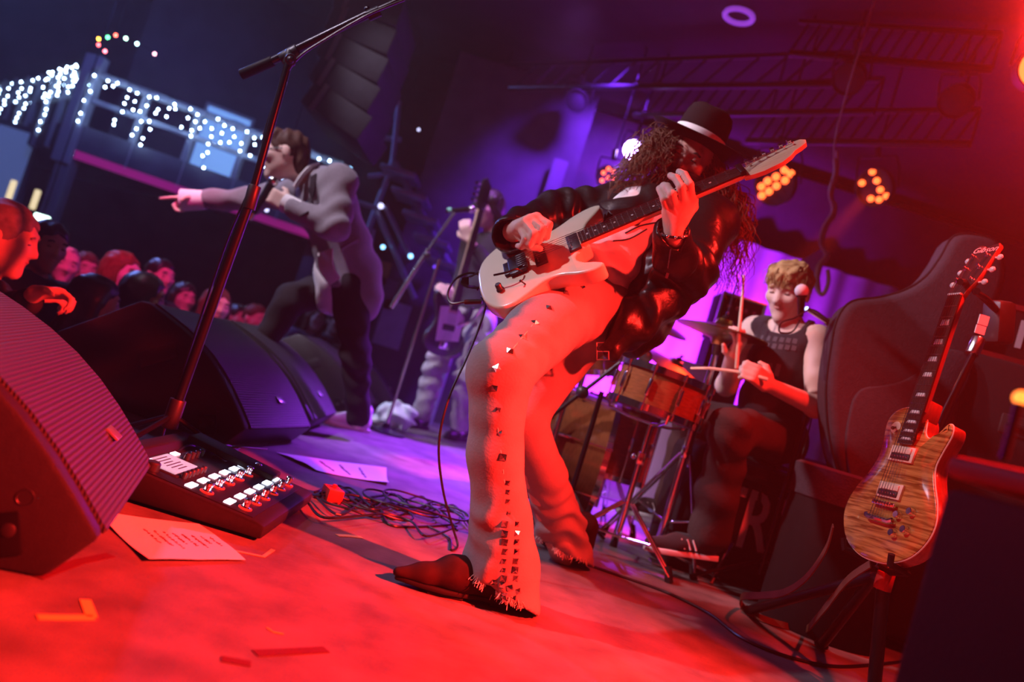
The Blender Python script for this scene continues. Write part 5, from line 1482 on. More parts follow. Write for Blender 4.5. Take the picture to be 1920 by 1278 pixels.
put('pocket_flap', MB().ribbon(on(g_sj, [(640, 470), (672, 450)], 3.6, 4.5, .006), V3(.2, -.2, 1), .028, .006), M_('suit_grey'), sj, world=True)
# shirt: body, collar and cuffs
_t = U([cone(S['pel'] - up * .10 + _fr * .02, S['wst'], .130, .132), (cone(S['wst'], S['che'], .132, .140), .05), (cone(S['che'], S['nb'], .125, .072), .05)], .04)
_t = folded(SUB(_t, ell(S['nb'] + unit(S['hd'] - S['nb']) * .06, .072), .01), [fold(.005, V3(.3, .6, .5), 45, .3)])
_lo, _hi = bounds([S['pel'] - up * .1, S['che'], S['nb']], .2)
ss_ = put('shirt', net(_t, _lo, _hi, .012), M_('shirt_white'), singer, world=True)
put('shirt_tail', MB().ribbon(catmull([P(610, 470, 3.98), P(612, 500, 3.97), P(628, 528, 3.98)], 4), V3(.5, -.4, .1), .11, .006), M_('shirt_white'), ss_, world=True)
put('cuff', MB().lathe([(.044, -.045), (.048, .045), (.043, .045), (.039, -.045)], P(549, 387, 3.86), S['wrl'] - S['ell'], n=20, close=True), M_('shirt_white'), ss_, world=True)
put('cuff', MB().lathe([(.052, -.065), (.060, .06), (.055, .06), (.047, -.065)], P(362, 375, 4.26), S['wrr'] - S['elr'], n=20, close=True), M_('shirt_white'), ss_, world=True)
put('collar', MB().ribbon(catmull([P(552, 352, 3.93), P(560, 338, 3.94), P(578, 318, 4.0), P(596, 312, 4.1)], 4), V3(.1, -.4, 1), .045, .006), M_('shirt_white'), ss_, world=True)
_t = U([ell(S['pel'] - up * .03, (.150, .135, .13))] + [(e, .04) for e in chain([(S['hl'], .105), (S['kl'], .072), (S['fl'] + up * .03, .060)])] + [(e, .04) for e in chain([(S['hr'], .105), (S['kr'], .080), (S['fr'], .066)])], .04)
_t = folded(INT(_t, plane(S['fl'] - up * .02, -up), .004), [fold(.004, V3(.6, .3, .9), 40, .4), local_fold(.008, S['kl'], .2, up, 60, 1)])
_lo, _hi = bounds([S[k] for k in ('pel', 'hl', 'kl', 'fl', 'hr', 'kr', 'fr')], .2)
put('trousers', net(_t, _lo, _hi, .012), M_('trousers_black'), singer, world=True)
_f = FL(672, 806); shoe(singer, V3(_f[0] + .05, _f[1] + .02, .0), V3(_f[0] - .14, _f[1] - .12, .0), 'shoe_white', 'shoe_white', .11, 1.08)
_f = P(497, 660, 4.16); shoe(singer, S['fr'] + V3(.05, 0, -.09), S['fr'] + V3(-.2, -.05, -.10), 'shoe_white', 'shoe_white', .11, 1.05)
_hm = SUB(U([ell(S['hd'] + SA[2] * .042 - SA[1] * .018, (.090, .112, .092), SA), (ell(S['hd'] + SA[2] * .10 + SA[1] * .055, (.062, .05, .030), SA), .03), (ell(S['hd'] - SA[2] * .03 - SA[1] * .07, (.068, .05, .07), SA), .03)], .03), ell(S['hd'] - SA[2] * .03 + SA[1] * .092, (.085, .085, .10), SA), .012)
_lo, _hi = bounds([S['hd']], .17)
put('hair', net(folded(_hm, [fold(.005, SA[0] * .3 + SA[1], 110, .3)]), _lo, _hi, .008), mat('hair_chestnut', (.10, .05, .035), .5, noise=.4, nscale=40), singer, world=True)
gl = []
for sg in (-1, 1):
    c = S['hd'] + (SA[0] * sg * .034 + SA[1] * .098 + SA[2] * .010) * 1.08
    put('glasses', MB().tube([c + (SA[0] * math.cos(t) * .022 + SA[2] * math.sin(t) * .017) for t in np.linspace(0, 2 * PI, 17)[:-1]], .0028, 6, closed=True)
        .cyl(c + SA[0] * sg * .024, S['hd'] + (SA[0] * sg * .084 + SA[1] * -.005 + SA[2] * .012) * 1.08, .0025, n=6), M_('black_plastic'), singer, world=True)
mc = root('microphone', 'black handheld microphone gripped by the singer', 'microphone', P(468, 412, 3.84))
put('grille', MB().sphere(P(512, 340, 3.86), .026, 14, 10), M_('nickel'), mc, world=True)
put('body', MB().cyl(P(508, 346, 3.86), P(472, 404, 3.84), .021, .013, n=14), M_('black_metal'), mc, world=True)
put('transmitter_cap', MB().cyl(P(474, 400, 3.84), P(467, 412, 3.84), .0145, n=12), M_('nickel'), mc, world=True)

# ================================================================ the bassist
mat('denim_grey', (0.50, 0.47, 0.50), 0.8, noise=0.5, nscale=6, bump=0.3, bscale=80)
Bq = dict(hd=P(915, 392, 5.45), nb=P(922, 440, 5.5), che=P(920, 480, 5.52), wst=P(905, 545, 5.55), pel=P(892, 585, 5.55), shl=P(962, 462, 5.42), shr=P(885, 456, 5.65), ell=P(925, 510, 5.25), wrl=P(880, 450, 5.22),
         elr=P(868, 515, 5.65), wrr=P(850, 560, 5.45), hl=P(905, 605, 5.48), kl=P(875, 705, 5.35), fl=P(862, 800, 5.5), hr=P(878, 600, 5.62), kr=P(818, 680, 5.45), fr=P(792, 772, 5.5))
BA = axes_of(unit(CAM - Bq['hd']) - _IR * .75 + _IU * .1, _IU * .95 + _IR * .26)
bh = []
hand(bh, Bq['wrl'], P(872, 425, 5.2) - Bq['wrl'], V3(-.5, .8, .2), _IR * -.6 + _IU * .5, 1.1, 1.1)
hand(bh, Bq['wrr'], P(838, 548, 5.40) - Bq['wrr'], V3(.3, .8, 0), _IU, 1.0, 1.1)
_bb = figure(Bq, BA, bh, 1.05, .95)
_lo, _hi = bounds(list(Bq.values()), .18)
bassist = top('person', net(_bb, _lo, _hi, .010), M_('skin_pale'), 'dark-haired bassist in grey jeans standing behind at a microphone', 'person', base=(Bq['pel'][0], Bq['pel'][1], 0))
eyes(bassist, Bq['hd'], BA, 1.05, 'hair_dark', 'skin_pale')
_t = U([cone(Bq['pel'], Bq['wst'], .135, .135), (cone(Bq['wst'], Bq['che'], .135, .145), .05), (cone(Bq['che'], Bq['nb'], .135, .075), .06), (cone(Bq['shr'], Bq['shl'], .078, .08), .06)] +
       [(e, .03) for e in chain([(Bq['shl'], .078), (Bq['ell'], .062), (Bq['ell'] * .35 + Bq['wrl'] * .65, .045)])] + [(e, .03) for e in chain([(Bq['shr'], .078), (Bq['elr'], .060), (Bq['elr'] * .35 + Bq['wrr'] * .65, .045)])], .04)
_t = folded(SUB(_t, ell(Bq['nb'] + unit(Bq['hd'] - Bq['nb']) * .05, .075), .01), [fold(.005, V3(.4, .2, 1), 40, .3)])
_lo, _hi = bounds([Bq[k] for k in ('pel', 'che', 'nb', 'shl', 'shr', 'ell', 'wrl', 'elr', 'wrr')], .2)
put('jacket', net(_t, _lo, _hi, .013), mat('cloth_charcoal', (.05, .045, .055), .8, noise=.2, nscale=20), bassist, world=True)
_t = U([ell(Bq['pel'] - up * .02, (.145, .13, .12))] + [(e, .04) for e in chain([(Bq['hl'], .10), (Bq['kl'], .075), (Bq['fl'], .068)])] + [(e, .04) for e in chain([(Bq['hr'], .10), (Bq['kr'], .075), (Bq['fr'], .068)])], .04)
_t = folded(INT(_t, plane(Bq['fl'] - up * .03, -up), .004), [fold(.005, V3(.6, .3, .9), 40, .4), local_fold(.012, Bq['kr'], .28, up, 60, 1), local_fold(.012, Bq['kl'], .28, up, 55, 0)])
_lo, _hi = bounds([Bq[k] for k in ('pel', 'hl', 'kl', 'fl', 'hr', 'kr', 'fr')], .2)
bj = put('jeans', net(_t, _lo, _hi, .012), M_('denim_grey'), bassist, world=True)
put('chain', MB().tube(catmull([P(832, 608, 5.35), P(858, 612, 5.3), P(885, 600, 5.3), P(905, 575, 5.4)], 6), .010, 6), M_('nickel'), bj, world=True)
for k, (hx, tx) in enumerate((((868, 826), (826, 822)), ((796, 804), (742, 796)))):
    h_, t_ = FL(*hx), FL(*tx); d_ = unit(t_ - h_); o_ = V3(h_[0], h_[1], 0)
    shoe(bassist, o_, o_ + d_ * .3, 'leather_black', 'sole', .16, 1.15)
_hm = SUB(U([ell(Bq['hd'] + BA[2] * .042 - BA[1] * .014, (.098, .115, .098), BA), (cone(Bq['hd'] - BA[1] * .07, Bq['nb'] - BA[1] * .06 + up * .01, .075, .065, BA[1], 1.3), .03), (cone(Bq['hd'] + BA[0] * .075, Bq['nb'] + BA[0] * .075 + up * .03, .035, .03), .03), (cone(Bq['hd'] - BA[0] * .075, Bq['nb'] - BA[0] * .075 + up * .05, .03, .02), .03)], .03), ell(Bq['hd'] - BA[2] * .055 + BA[1] * .085, (.058, .085, .088), BA), .012)
_lo, _hi = bounds([Bq['hd'], Bq['nb']], .17)
put('hair', net(folded(_hm, [fold(.005, BA[0] * .9 + BA[1] * .3, 110, .3)]), _lo, _hi, .009), M_('hair_dark'), bassist, world=True)
for sg in (-1, 1):
    c = Bq['hd'] + (BA[0] * sg * .033 + BA[1] * .100 + BA[2] * .010) * 1.05
    put('sunglasses', MB().sphere(c, (.028, .008, .021), 12, 8, BA), M_('glass_lens'), bassist, world=True)
# bass guitar, neck almost upright
def bass_guitar(p0, p1, phi):
    p0, A = guitar_pose(p0, p1, 1.1, phi)
    R = root('bass_guitar', 'dark bass guitar held upright by the bassist', 'guitar', p0, A)
    ol = [(0, 0), (.01, .07), (.05, .13), (.11, .15), (.18, .12), (.24, .10), (.30, .12), (.37, .15), (.42, .145), (.415, .115), (.37, .07), (.35, .03), (.34, 0), (.33, -.03), (.30, -.06), (.31, -.10), (.36, -.135), (.355, -.155), (.30, -.155), (.24, -.125), (.18, -.12), (.11, -.155), (.05, -.14), (.01, -.07)]
    put('body', guitar_body(ol, -.045, 0)[0], mat('bass_black', (.03, .025, .03), .2, coat=.6), R, angle=60)
    put('pickguard', MB().prism([(.10, .07), (.33, .10), (.34, .04), (.34, -.04), (.28, -.10), (.12, -.10)], .001, .004), M_('pearl'), R)
    put('neck', MB().prism([(.30, -.03), (1.0, -.021), (1.0, .021), (.30, .03)], -.012, .012), M_('maple'), R, bevel=.006)
    put('fretboard', MB().prism([(.32, -.029), (1.0, -.020), (1.0, .020), (.32, .029)], .0125, .017), M_('rosewood'), R)
    h = put('headstock', MB().prism([(1.0, -.021), (1.04, -.035), (1.16, -.03), (1.21, .01), (1.19, .04), (1.05, .045), (1.0, .021)][::-1], -.008, .010), M_('black_plastic'), R, bevel=.002)
    for i in range(4): put('tuner', MB().cyl((1.05 + i * .036, .03, 0), (1.05 + i * .036, .065, 0), .005, n=8).box((1.05 + i * .036, .075, 0), (.022, .025, .006)), M_('nickel'), h)
    put('bridge', MB().box((.08, 0, .008), (.05, .075, .014)), M_('chrome'), R, bevel=.002)
    put('pickup', MB().box((.20, 0, .006), (.04, .09, .010)), M_('black_plastic'), R, bevel=.002)
    s = MB()
    for i in range(4): s.tube([(.08, (i - 1.5) * .018, .02), (1.05, (i - 1.5) * .010, .019)], .0012, 4)
    put('strings', s, M_('nickel'), R, kind='stuff')
    return R
bass_guitar(P(826, 668, 5.30), P(903, 384, 5.14), 30)
# bassist's microphone stand
_q0 = P(775, 640, 5.0); _q0 = V3(_q0[0], 5.0, 0)
bs = root('microphone_stand', 'chrome boom microphone stand left of the bassist', 'stand', _q0)
_qj = P(800, 478, 5.0)
put('pole', MB().cyl(_q0 + up * .05, V3(_q0[0], 5.0, _qj[2]), .011, n=10), M_('nickel'), bs, world=True)
put('boom', MB().cyl(P(733, 577, 4.95), P(803, 468, 5.0), .014, n=10), M_('nickel'), bs, world=True)
put('boom_rod', MB().cyl(P(803, 468, 5.0), P(852, 398, 5.03), .008, n=10), M_('nickel'), bs, world=True)
put('boom_clutch', MB().sphere(_qj, .026, 10, 8), M_('black_plastic'), bs, world=True)
put('round_base', MB().lathe([(0, 0), (.13, 0), (.13, .012), (.03, .03), (.02, .06), (0, .06)], _q0, n=24), M_('black_metal'), bs, world=True)
mb_ = root('microphone', 'vocal microphone on a stand in front of the bassist', 'microphone', P(850, 398, 5.03))
put('grille', MB().sphere(P(884, 392, 5.05), .026, 12, 8), M_('nickel'), mb_, world=True)
put('body', MB().cyl(P(880, 392, 5.05), P(836, 396, 5.03), .018, .013, n=12), M_('black_metal'), mb_, world=True)
put('switch_ring', MB().cyl(P(846, 394, 5.035), P(839, 395, 5.03), .0185, n=12), mat('green_ring', (.2, .6, .35), .4), mb_, world=True)

# ================================================================ the crowd below the stage
mat('coat_dark', (0.03, 0.03, 0.035), 0.85); mat('coat_red', (0.45, 0.04, 0.05), 0.85); mat('coat_grey', (0.16, 0.16, 0.19), 0.85); mat('coat_brown', (0.10, 0.07, 0.06), 0.85)
GZ = -1.12


def crowd(x, y, Y, f, label, hair='short', hm='hair_dark', skin='skin', coat='coat_dark', hs=1.0, hands=None, tilt=0.0, beard=False):
    hd = P(x, y, Y); f = unit(V3(f[0], f[1], f[2] if len(f) > 2 else 0)); A = axes_of(f, up + V3(tilt, 0, 0)); l = A[0]; fh = unit(f * V3(1, 1, 0))
    nb = hd - up * .16 * hs - fh * .025; he = hd[2] - GZ
    J = dict(hd=hd, nb=nb, che=nb - up * .17, wst=nb - up * .42, pel=nb - up * .58, shl=nb + l * .17 - up * .06, shr=nb - l * .17 - up * .06)
    for s, sg in (('l', 1), ('r', -1)):
        J['el' + s] = J['sh' + s] + l * sg * .05 - up * .27 + fh * .02; J['wr' + s] = J['el' + s] - up * .17 + fh * .16
        J['h' + s] = J['pel'] + l * sg * .09 - up * .04; J['k' + s] = V3(J['h' + s][0], J['h' + s][1], GZ + .48) + fh * .02; J['f' + s] = V3(J['h' + s][0], J['h' + s][1], GZ + .06)
    hp = []
    if hands is not None:
        J['wrl'] = P(*hands[0]); J['ell'] = (J['shl'] + J['wrl']) / 2 - up * .14 + l * .08; J['wrr'] = P(*hands[1]); J['elr'] = (J['shr'] + J['wrr']) / 2 - up * .14 - l * .06
        hand(hp, J['wrl'], up * .25 + fh * .9 + l * .05, -up * .6 + l * .5, -l + up * .4, 1.0, 1.0); hand(hp, J['wrr'], up * .3 + fh * .85 + l * .25, -up * .5 - l * .6, l + up * .5, 1.0, 1.0)
    else:
        for s, sg in (('l', 1), ('r', -1)): hand(hp, J['wr' + s], fh * .8 - up * .5, -up, -l * sg, .7, 1.0)
    body = figure(J, A, hp, hs, .98)
    lo, hi = bounds(list(J.values()), .17)
    o = top('person', net(body, lo, hi, .010 if Y < 3.2 else .0145), M_(skin), label, 'person', 'people in the crowd', base=(hd[0], hd[1], GZ))
    if Y < 6.1: eyes(o, hd, A, hs, hm, skin)
    t = U([cone(J['pel'] - up * .12, J['wst'], .16, .145), (cone(J['wst'], J['che'], .145, .155), .05), (cone(J['che'], nb, .14, .07), .06), (cone(J['shr'], J['shl'], .078, .078), .06)] +
          [(e, .03) for s in 'lr' for e in chain([(J['sh' + s], .078), (J['el' + s], .062), (J['el' + s] * .2 + J['wr' + s] * .8, .046)])], .04)
    t = folded(SUB(t, ell(nb + up * .06, .07), .012), [fold(.005, V3(.5, .2, 1), 35, x)])
    put('coat', net(t, *bounds([J[k] for k in ('pel', 'che', 'nb', 'shl', 'shr', 'ell', 'elr', 'wrl', 'wrr')], .2), .016), M_(coat), o, world=True)
    t = U([(e, .04) for s in 'lr' for e in chain([(J['h' + s], .10), (J['k' + s], .075), (J['f' + s], .065)])], .04)
    put('trousers', net(t, *bounds([J[k] for k in ('hl', 'hr', 'fl', 'fr')], .14), .022), M_('trousers_black'), o, world=True)
    c = hd
    base = [ell(c + A[2] * .043 * hs - A[1] * .014 * hs, np.array([.086, .106, .086]) * hs, A)]
    cutc, cutr = c - A[2] * .035 * hs + A[1] * .085 * hs, np.array([.080, .085, .100]) * hs
    if hair == 'long':
        base += [(cone(c - A[1] * .06, nb - A[1] * .07 - up * .06, .080, .07, A[1], 1.3), .03), (cone(c + A[0] * .075 - A[1] * .01, nb + A[0] * .075 - up * .05, .034, .03), .03), (cone(c - A[0] * .075 - A[1] * .01, nb - A[0] * .075 - up * .05, .034, .03), .03)]; cutr = np.array([.064, .085, .10]) * hs
    if hair == 'bob': base += [(ell(c - A[2] * .02 - A[1] * .03, np.array([.098, .10, .10]) * hs, A), .03)]; cutr = np.array([.066, .085, .10]) * hs
    hsd = SUB(U(base, .03), ell(cutc, cutr, A), .012)
    if hair == 'short': hsd = SUB(hsd, plane(c - A[2] * .03, A[2]), .02)
    if hair == 'thin': hsd = SUB(SUB(U([ell(c + A[2] * .032 * hs - A[1] * .016 * hs, np.array([.081, .100, .084]) * hs, A)]), ell(cutc + A[2] * .015, cutr * 1.06, A), .01), plane(c - A[2] * .03, A[2]), .02)
    put('hair', net(folded(hsd, [fold(.004, A[0] + A[1] * .4, 100, y)]), *bounds([hd, nb], .2), .010 if Y < 3.2 else .013), M_(hm), o, world=True)
    if beard:
        put('beard', net(SUB(U([ell(c - A[2] * .075 + A[1] * .05, (.055, .055, .05), A)]), ell(c - A[2] * .03 + A[1] * .05, (.055, .062, .045), A), .01), *bounds([c], .17), .010), M_(hm), o, world=True)
    return o


crowd(6, 446, 2.90, (.92, .30, -.05), 'short-haired man lit bright red at the left edge, hands clasped under his chin', 'short', 'hair_grey', 'skin', 'coat_dark', 1.08, ((66, 548, 2.80), (52, 556, 2.94)))
crowd(86, 462, 3.75, (.75, -.45), 'man with dark cropped hair just behind the red-lit man', 'short', 'hair_dark', 'skin_deep', 'coat_dark')
crowd(122, 497, 4.85, (.55, -.75), 'grey-haired person looking up behind the clasped hands', 'thin', 'hair_grey', 'skin', 'coat_dark')
crowd(158, 505, 5.6, (.6, -.6), 'small dim face left of the auburn-haired woman', 'short', 'hair_brown', 'skin', 'coat_brown')
crowd(226, 514, 4.65, (.93, -.25, .1), 'auburn-haired woman in profile wearing red', 'bob', 'hair_auburn', 'skin_pale', 'coat_red', 1.08)
crowd(178, 566, 3.68, (.8, .55, .05), 'person with glossy black hair turned away, behind the dark monitor', 'long', 'hair_dark', 'skin', 'coat_dark')
crowd(298, 520, 5.2, (.8, -.45, .1), 'man with dark fringe and half his face lit pink', 'short', 'hair_dark', 'skin', 'coat_dark')
crowd(268, 556, 4.1, (.9, .35), 'dark-haired head between auburn woman and pink-lit man', 'bob', 'hair_dark', 'skin_deep', 'coat_brown')
crowd(343, 560, 6.0, (.7, -.6, .05), 'small pink-lit face in a dark hood of hair', 'long', 'hair_dark', 'skin', 'coat_dark')
crowd(404, 575, 5.12, (.65, -.7, .05), 'bearded long-haired man behind the slanted microphone stand', 'long', 'hair_brown', 'skin', 'coat_grey', 1.0, None, 0, True)
crowd(444, 597, 6.9, (.8, -.5, .1), 'tiny pink face right of the bearded man', 'short', 'hair_dark', 'skin', 'coat_dark')
crowd(478, 600, 6.2, (.8, -.5, .1), 'tiny pink face beside the singer\'s raised leg', 'short', 'hair_brown', 'skin', 'coat_dark')
crowd(592, 598, 7.6, (.6, -.7, .1), 'dim person framed between the singer\'s legs, further left', 'long', 'hair_brown', 'skin', 'coat_grey')
crowd(628, 606, 8.3, (.6, -.7, .1), 'dim person framed between the singer\'s legs, further right', 'short', 'hair_dark', 'skin', 'coat_grey')

# ---------------------------------------------------------------- the hall: balcony, fairy lights, stairs
mat('balcony_wood', (0.16, 0.16, 0.20), 0.7, noise=0.3, nscale=4)
mat('balcony_rail', (0.34, 0.36, 0.42), 0.6)
mat('edge_lit_magenta', (0.5, 0.02, 0.22), 0.6, emit=(0.60, 0.02, 0.30), estr=0.30)  # magenta light on the fascia edge put in as a faint glow
mat('bulb_white', (1, 1, 1), 0.4, emit=(0.42, 0.66, 1.0), estr=42.0)
mat('window_glow', (0.3, 0.5, 0.7), 0.4, emit=(0.20, 0.42, 0.90), estr=0.75)
mat('wire', (0.02, 0.03, 0.02), 0.6)
ZB, ZT = 1.50, 2.42
C0 = FL(122, 278, ZB); C1 = FL(478, 400, ZB); C2 = FL(-140, 262, ZB)
C1 = C0 + unit(C1 - C0) * 2.8
bal = root('balcony', 'wooden balcony hung with icicle lights at the far left of the hall', 'balcony', C0)


def seg_box(a, b, z0, z1, th, back=0.0):
    a = np.array([a[0], a[1], 0]); b = np.array([b[0], b[1], 0]); d = unit(b - a); n = np.array([-d[1], d[0], 0])
    if n @ (CAM * V3(1, 1, 0) - a) > 0: n = -n
    return MB().box((a + b) / 2 + n * (th / 2 + back) + V3(0, 0, (z0 + z1) / 2), (np.linalg.norm(b - a), th, z1 - z0), np.array([d, np.cross(up, d), up]))


for a, b in ((C0, C1), (C0, C2)):
    put('deck', seg_box(a, b, ZB, ZB + .12, 1.6, .03), M_('balcony_wood'), bal, world=True)
    put('fascia', seg_box(a, b, ZB + .02, ZB + .30, .05), M_('balcony_wood'), bal, world=True, bevel=.01)
    put('top_rail', seg_box(a, b, ZT - .08, ZT, .07), M_('balcony_rail'), bal, world=True, bevel=.01)
    put('mid_rail', seg_box(a, b, ZB + .56, ZB + .62, .04), M_('balcony_rail'), bal, world=True, bevel=.006)
    L_ = np.linalg.norm(b - a)
    for k in range(int(L_ / .55) + 1):
        q = a + unit(b - a) * min(k * .55 + .05, L_ - .05)
        put('post', MB().box(V3(q[0], q[1], (ZB + ZT) / 2) + unit(V3(q[0], q[1], 0)) * .04, (.07 if k else .13, .07 if k else .13, ZT - ZB + (.0 if k else .30))), M_('balcony_rail'), bal, world=True, bevel=.006)
put('strip', seg_box(C0, C1, ZB - .07, ZB + .02, .03), M_('edge_lit_magenta'), bal, world=True)
put('support_post', MB().box(V3(C0[0] + .02, C0[1] + .1, (GZ + ZB) / 2), (.16, .16, ZB - GZ)), M_('balcony_wood'), bal, world=True, bevel=.01)
put('support_post', MB().box(V3(C1[0] - .1, C1[1] + .3, (GZ + ZB) / 2), (.16, .16, ZB - GZ)), M_('balcony_wood'), bal, world=True, bevel=.01)
_n = unit(np.cross(C1 - C0, up)); _n = -_n if _n @ (CAM - C0) > 0 else _n
_wb = C0 + _n * 1.5; _we = C1 + _n * 1.5
struct('wall_balcony', seg_box(_wb, _we + unit(_we - _wb) * .6, ZB, 4.4, .1), M_('hall_wall'))
# lit window behind the balcony, two panes in a frame
_wd = unit((_we - _wb) * V3(1, 1, 0)); _wp = P(412, 275, 1.0); D_ = _wp - CAM; t_ = ((_wb - CAM) @ _n) / (D_ @ _n); _wc = CAM + D_ * t_
win = put('window_1', MB().box(_wc - _n * .02, (.62, .08, .98), np.array([_wd, _n, up])), M_('balcony_rail'), None); win['kind'] = 'structure'
for k in (-1, 1): put('pane', MB().box(_wc - _n * .05 + up * k * .235, (.54, .05, .42), np.array([_wd, _n, up])), M_('window_glow'), win)
_wp = P(10, 330, 1.0); D_ = _wp - CAM; _wc2 = CAM + D_ * (9.6 / D_[1])
win = put('window_2', MB().box(_wc2, (.55, .08, 1.3)), M_('hall_wall'), None); win['kind'] = 'structure'
put('pane', MB().box(_wc2 - V3(0, .05, 0), (.45, .03, 1.15)), mat('window_dim', (.25, .3, .5), .4, emit=(.12, .2, .5), estr=.35), win)

_bulb = None


def icicles(a, b, n, label, seed, dens=1.0, zt=ZT, lmax=.85):
    global _bulb
    rng = random.Random(seed); R = root('icicle_lights', label, 'string lights', (a + b) / 2 + up * (zt - ZB), None, 'icicle light strings')
    d = unit(b - a); L = np.linalg.norm(b - a); w = MB(); fr = unit((CAM - (a + b) / 2) * V3(1, 1, 0)) * .07; pts = []
    w.tube([V3(q[0], q[1], zt - .02 - .02 * math.sin(k * 2.1)) + fr for k, q in enumerate([a + d * L * k / 20 for k in range(21)])], .004, 4)
    for i in range(n):
        q = a + d * L * (i + .3 + .4 * rng.random()) / n; l = rng.uniform(.12, lmax) * (1.15 if i % 3 == 0 else .7); z = zt - .03; p0 = V3(q[0], q[1], z) + fr
        w.tube([p0, p0 - up * l], .003, 4); m = max(2, int(l / .085 * dens))
        for k in range(m): pts.append(p0 - up * (l * (k + rng.uniform(.3, .9)) / m) + V3(rng.uniform(-.03, .03), 0, 0))
    put('wire', w, M_('wire'), R, world=True)
    if _bulb is None: _bulb = make_mesh('bulb', *(lambda m: (m.v, m.f))(MB().sphere((0, 0, 0), .0092, 8, 6)), M_('bulb_white'))
    for p in pts[:300]:
        o = bpy.data.objects.new('bulb', _bulb); COL.objects.link(o); o.parent = R; o.location = Vector(p) - R.matrix_world.translation
    return R


icicles(C0, C1, 26, 'icicle lights along the right front of the balcony', 3)
icicles(C0, C2, 22, 'dense icicle lights along the left front of the balcony', 5, 1.2)
icicles(C0 + up * 0 + unit(C2 - C0) * .1, C0 + unit(C2 - C0) * 1.5, 12, 'second cluster of icicle lights hung higher by the balcony corner', 8, 1.3, ZT + .10, .45)
_cb_ = root('coloured_string_lights', 'short string of coloured bulbs above the balcony corner', 'string lights', P(190, 85, 8.0))
_cl = [((185, 73), (1, .45, .05)), ((202, 70), (.1, .9, .3)), ((217, 66), (1, .12, .08)), ((236, 72), (.5, 1, .75)), ((257, 82), (.55, .95, 1)), ((185, 84), (1, .1, .12)), ((197, 96), (1, .15, .2)), ((290, 101), (.7, .3, .4))]
put('wire', MB().tube(catmull([P(x, y - 3, 8.0) for (x, y), c in sorted(_cl, key=lambda q: q[0][0])], 4), .003, 4), M_('wire'), _cb_, world=True)
put('hanger', MB().cyl(P(217, 62, 8.0), P(217, 62, 8.0) * V3(1, 1, 0) + V3(0, 0, 4.4), .003, n=5), M_('wire'), _cb_, world=True)
for k, ((x, y), c) in enumerate(_cl): put('bulb', MB().sphere(P(x, y, 8.0), .014, 8, 6), mat('bulb_col%d' % k, c, .4, emit=c, estr=14), _cb_, world=True)
_es = root('exit_sign', 'small glowing greenish exit sign over the crowd at far left', 'sign', P(78, 410, 7.0))
put('hanger', MB().cyl(P(78, 410, 7.0) + V3(0, 0, .03), P(78, 410, 7.0) * V3(1, 1, 0) + V3(0, 0, 4.4), .006, n=6), M_('black_metal'), _es, world=True)
put('panel', MB().box(P(78, 410, 7.0), (.13, .04, .07)), mat('sign_glow', (.8, 1, .9), .4, emit=(.65, 1.0, .82), estr=5), _es, world=True, bevel=.01)
for x, y, s in ((66, 374, 'right'), (21, 356, 'left')): top('wall_lamp', MB().box(P(x, y, 8.6), (.055, .05, .22)), mat('lamp_warm', (1, .85, .5), .4, emit=(1, .8, .42), estr=.9), s + ' of two small warm wall lamps above the crowd', 'lamp', 'warm wall lamps', bevel=.015)

# far-hall posters and signs
for k, (x, y, w, h, c, lb) in enumerate(((735, 608, .24, .40, (.50, .46, .72), 'pale violet notice sheet on the far stage wall'), (718, 548, .22, .26, (.18, .16, .24), 'dim printed poster above the pale violet notice'), (706, 508, .22, .20, (.35, .28, .10), 'small ochre poster by the singer\'s jacket'), (1018, 300, .22, .16, (.17, .16, .19), 'small pale box high on the far wall'))):
    q = P(x, y, 6.945 if x < 1000 else 7.36); top('poster', MB().box(q, (w, .02, h)), mat('poster%d' % k, c, .8, noise=.2, nscale=9), lb, 'poster')
_p = P(1015, 420, 6.8); top('wall_conduit', MB().box(V3(_p[0], 6.85, 1.75), (.13, .06, 1.5)), mat('conduit', (.14, .13, .16), .7), 'pale vertical duct on the far wall left of the violet lamp', 'duct', bevel=.01)
struct('wall_stage_side', MB().box((-.55, 7.0, 1.0), (1.3, .08, 4.4)).box((.8, 7.42, 1.0), (1.4, .08, 4.4)), mat('side_wall', (.13, .125, .14), .8, noise=.4, nscale=3))
# steel staircase with blue-lit struts
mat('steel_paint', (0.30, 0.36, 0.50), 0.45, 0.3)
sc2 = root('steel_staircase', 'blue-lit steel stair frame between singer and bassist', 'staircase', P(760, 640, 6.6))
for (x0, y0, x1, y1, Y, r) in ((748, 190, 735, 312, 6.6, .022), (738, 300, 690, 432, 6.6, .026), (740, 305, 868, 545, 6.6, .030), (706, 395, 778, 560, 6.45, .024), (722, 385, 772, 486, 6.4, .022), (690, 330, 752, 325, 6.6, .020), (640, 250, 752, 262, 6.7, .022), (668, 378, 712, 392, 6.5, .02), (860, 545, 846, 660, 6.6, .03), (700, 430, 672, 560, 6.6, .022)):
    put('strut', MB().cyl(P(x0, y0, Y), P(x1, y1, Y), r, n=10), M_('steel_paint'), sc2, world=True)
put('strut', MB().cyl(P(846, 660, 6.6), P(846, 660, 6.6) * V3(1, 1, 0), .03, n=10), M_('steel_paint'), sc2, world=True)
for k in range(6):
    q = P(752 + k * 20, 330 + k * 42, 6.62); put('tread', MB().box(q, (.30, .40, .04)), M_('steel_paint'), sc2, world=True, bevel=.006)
mat('led_blue', (.3, .6, 1), .4, emit=(.25, .6, 1.0), estr=4); mat('led_violet', (.3, .1, 1), .4, emit=(.16, .05, .9), estr=2.0); mat('led_pale', (.8, .8, 1), .4, emit=(.6, .6, .95), estr=2.5)
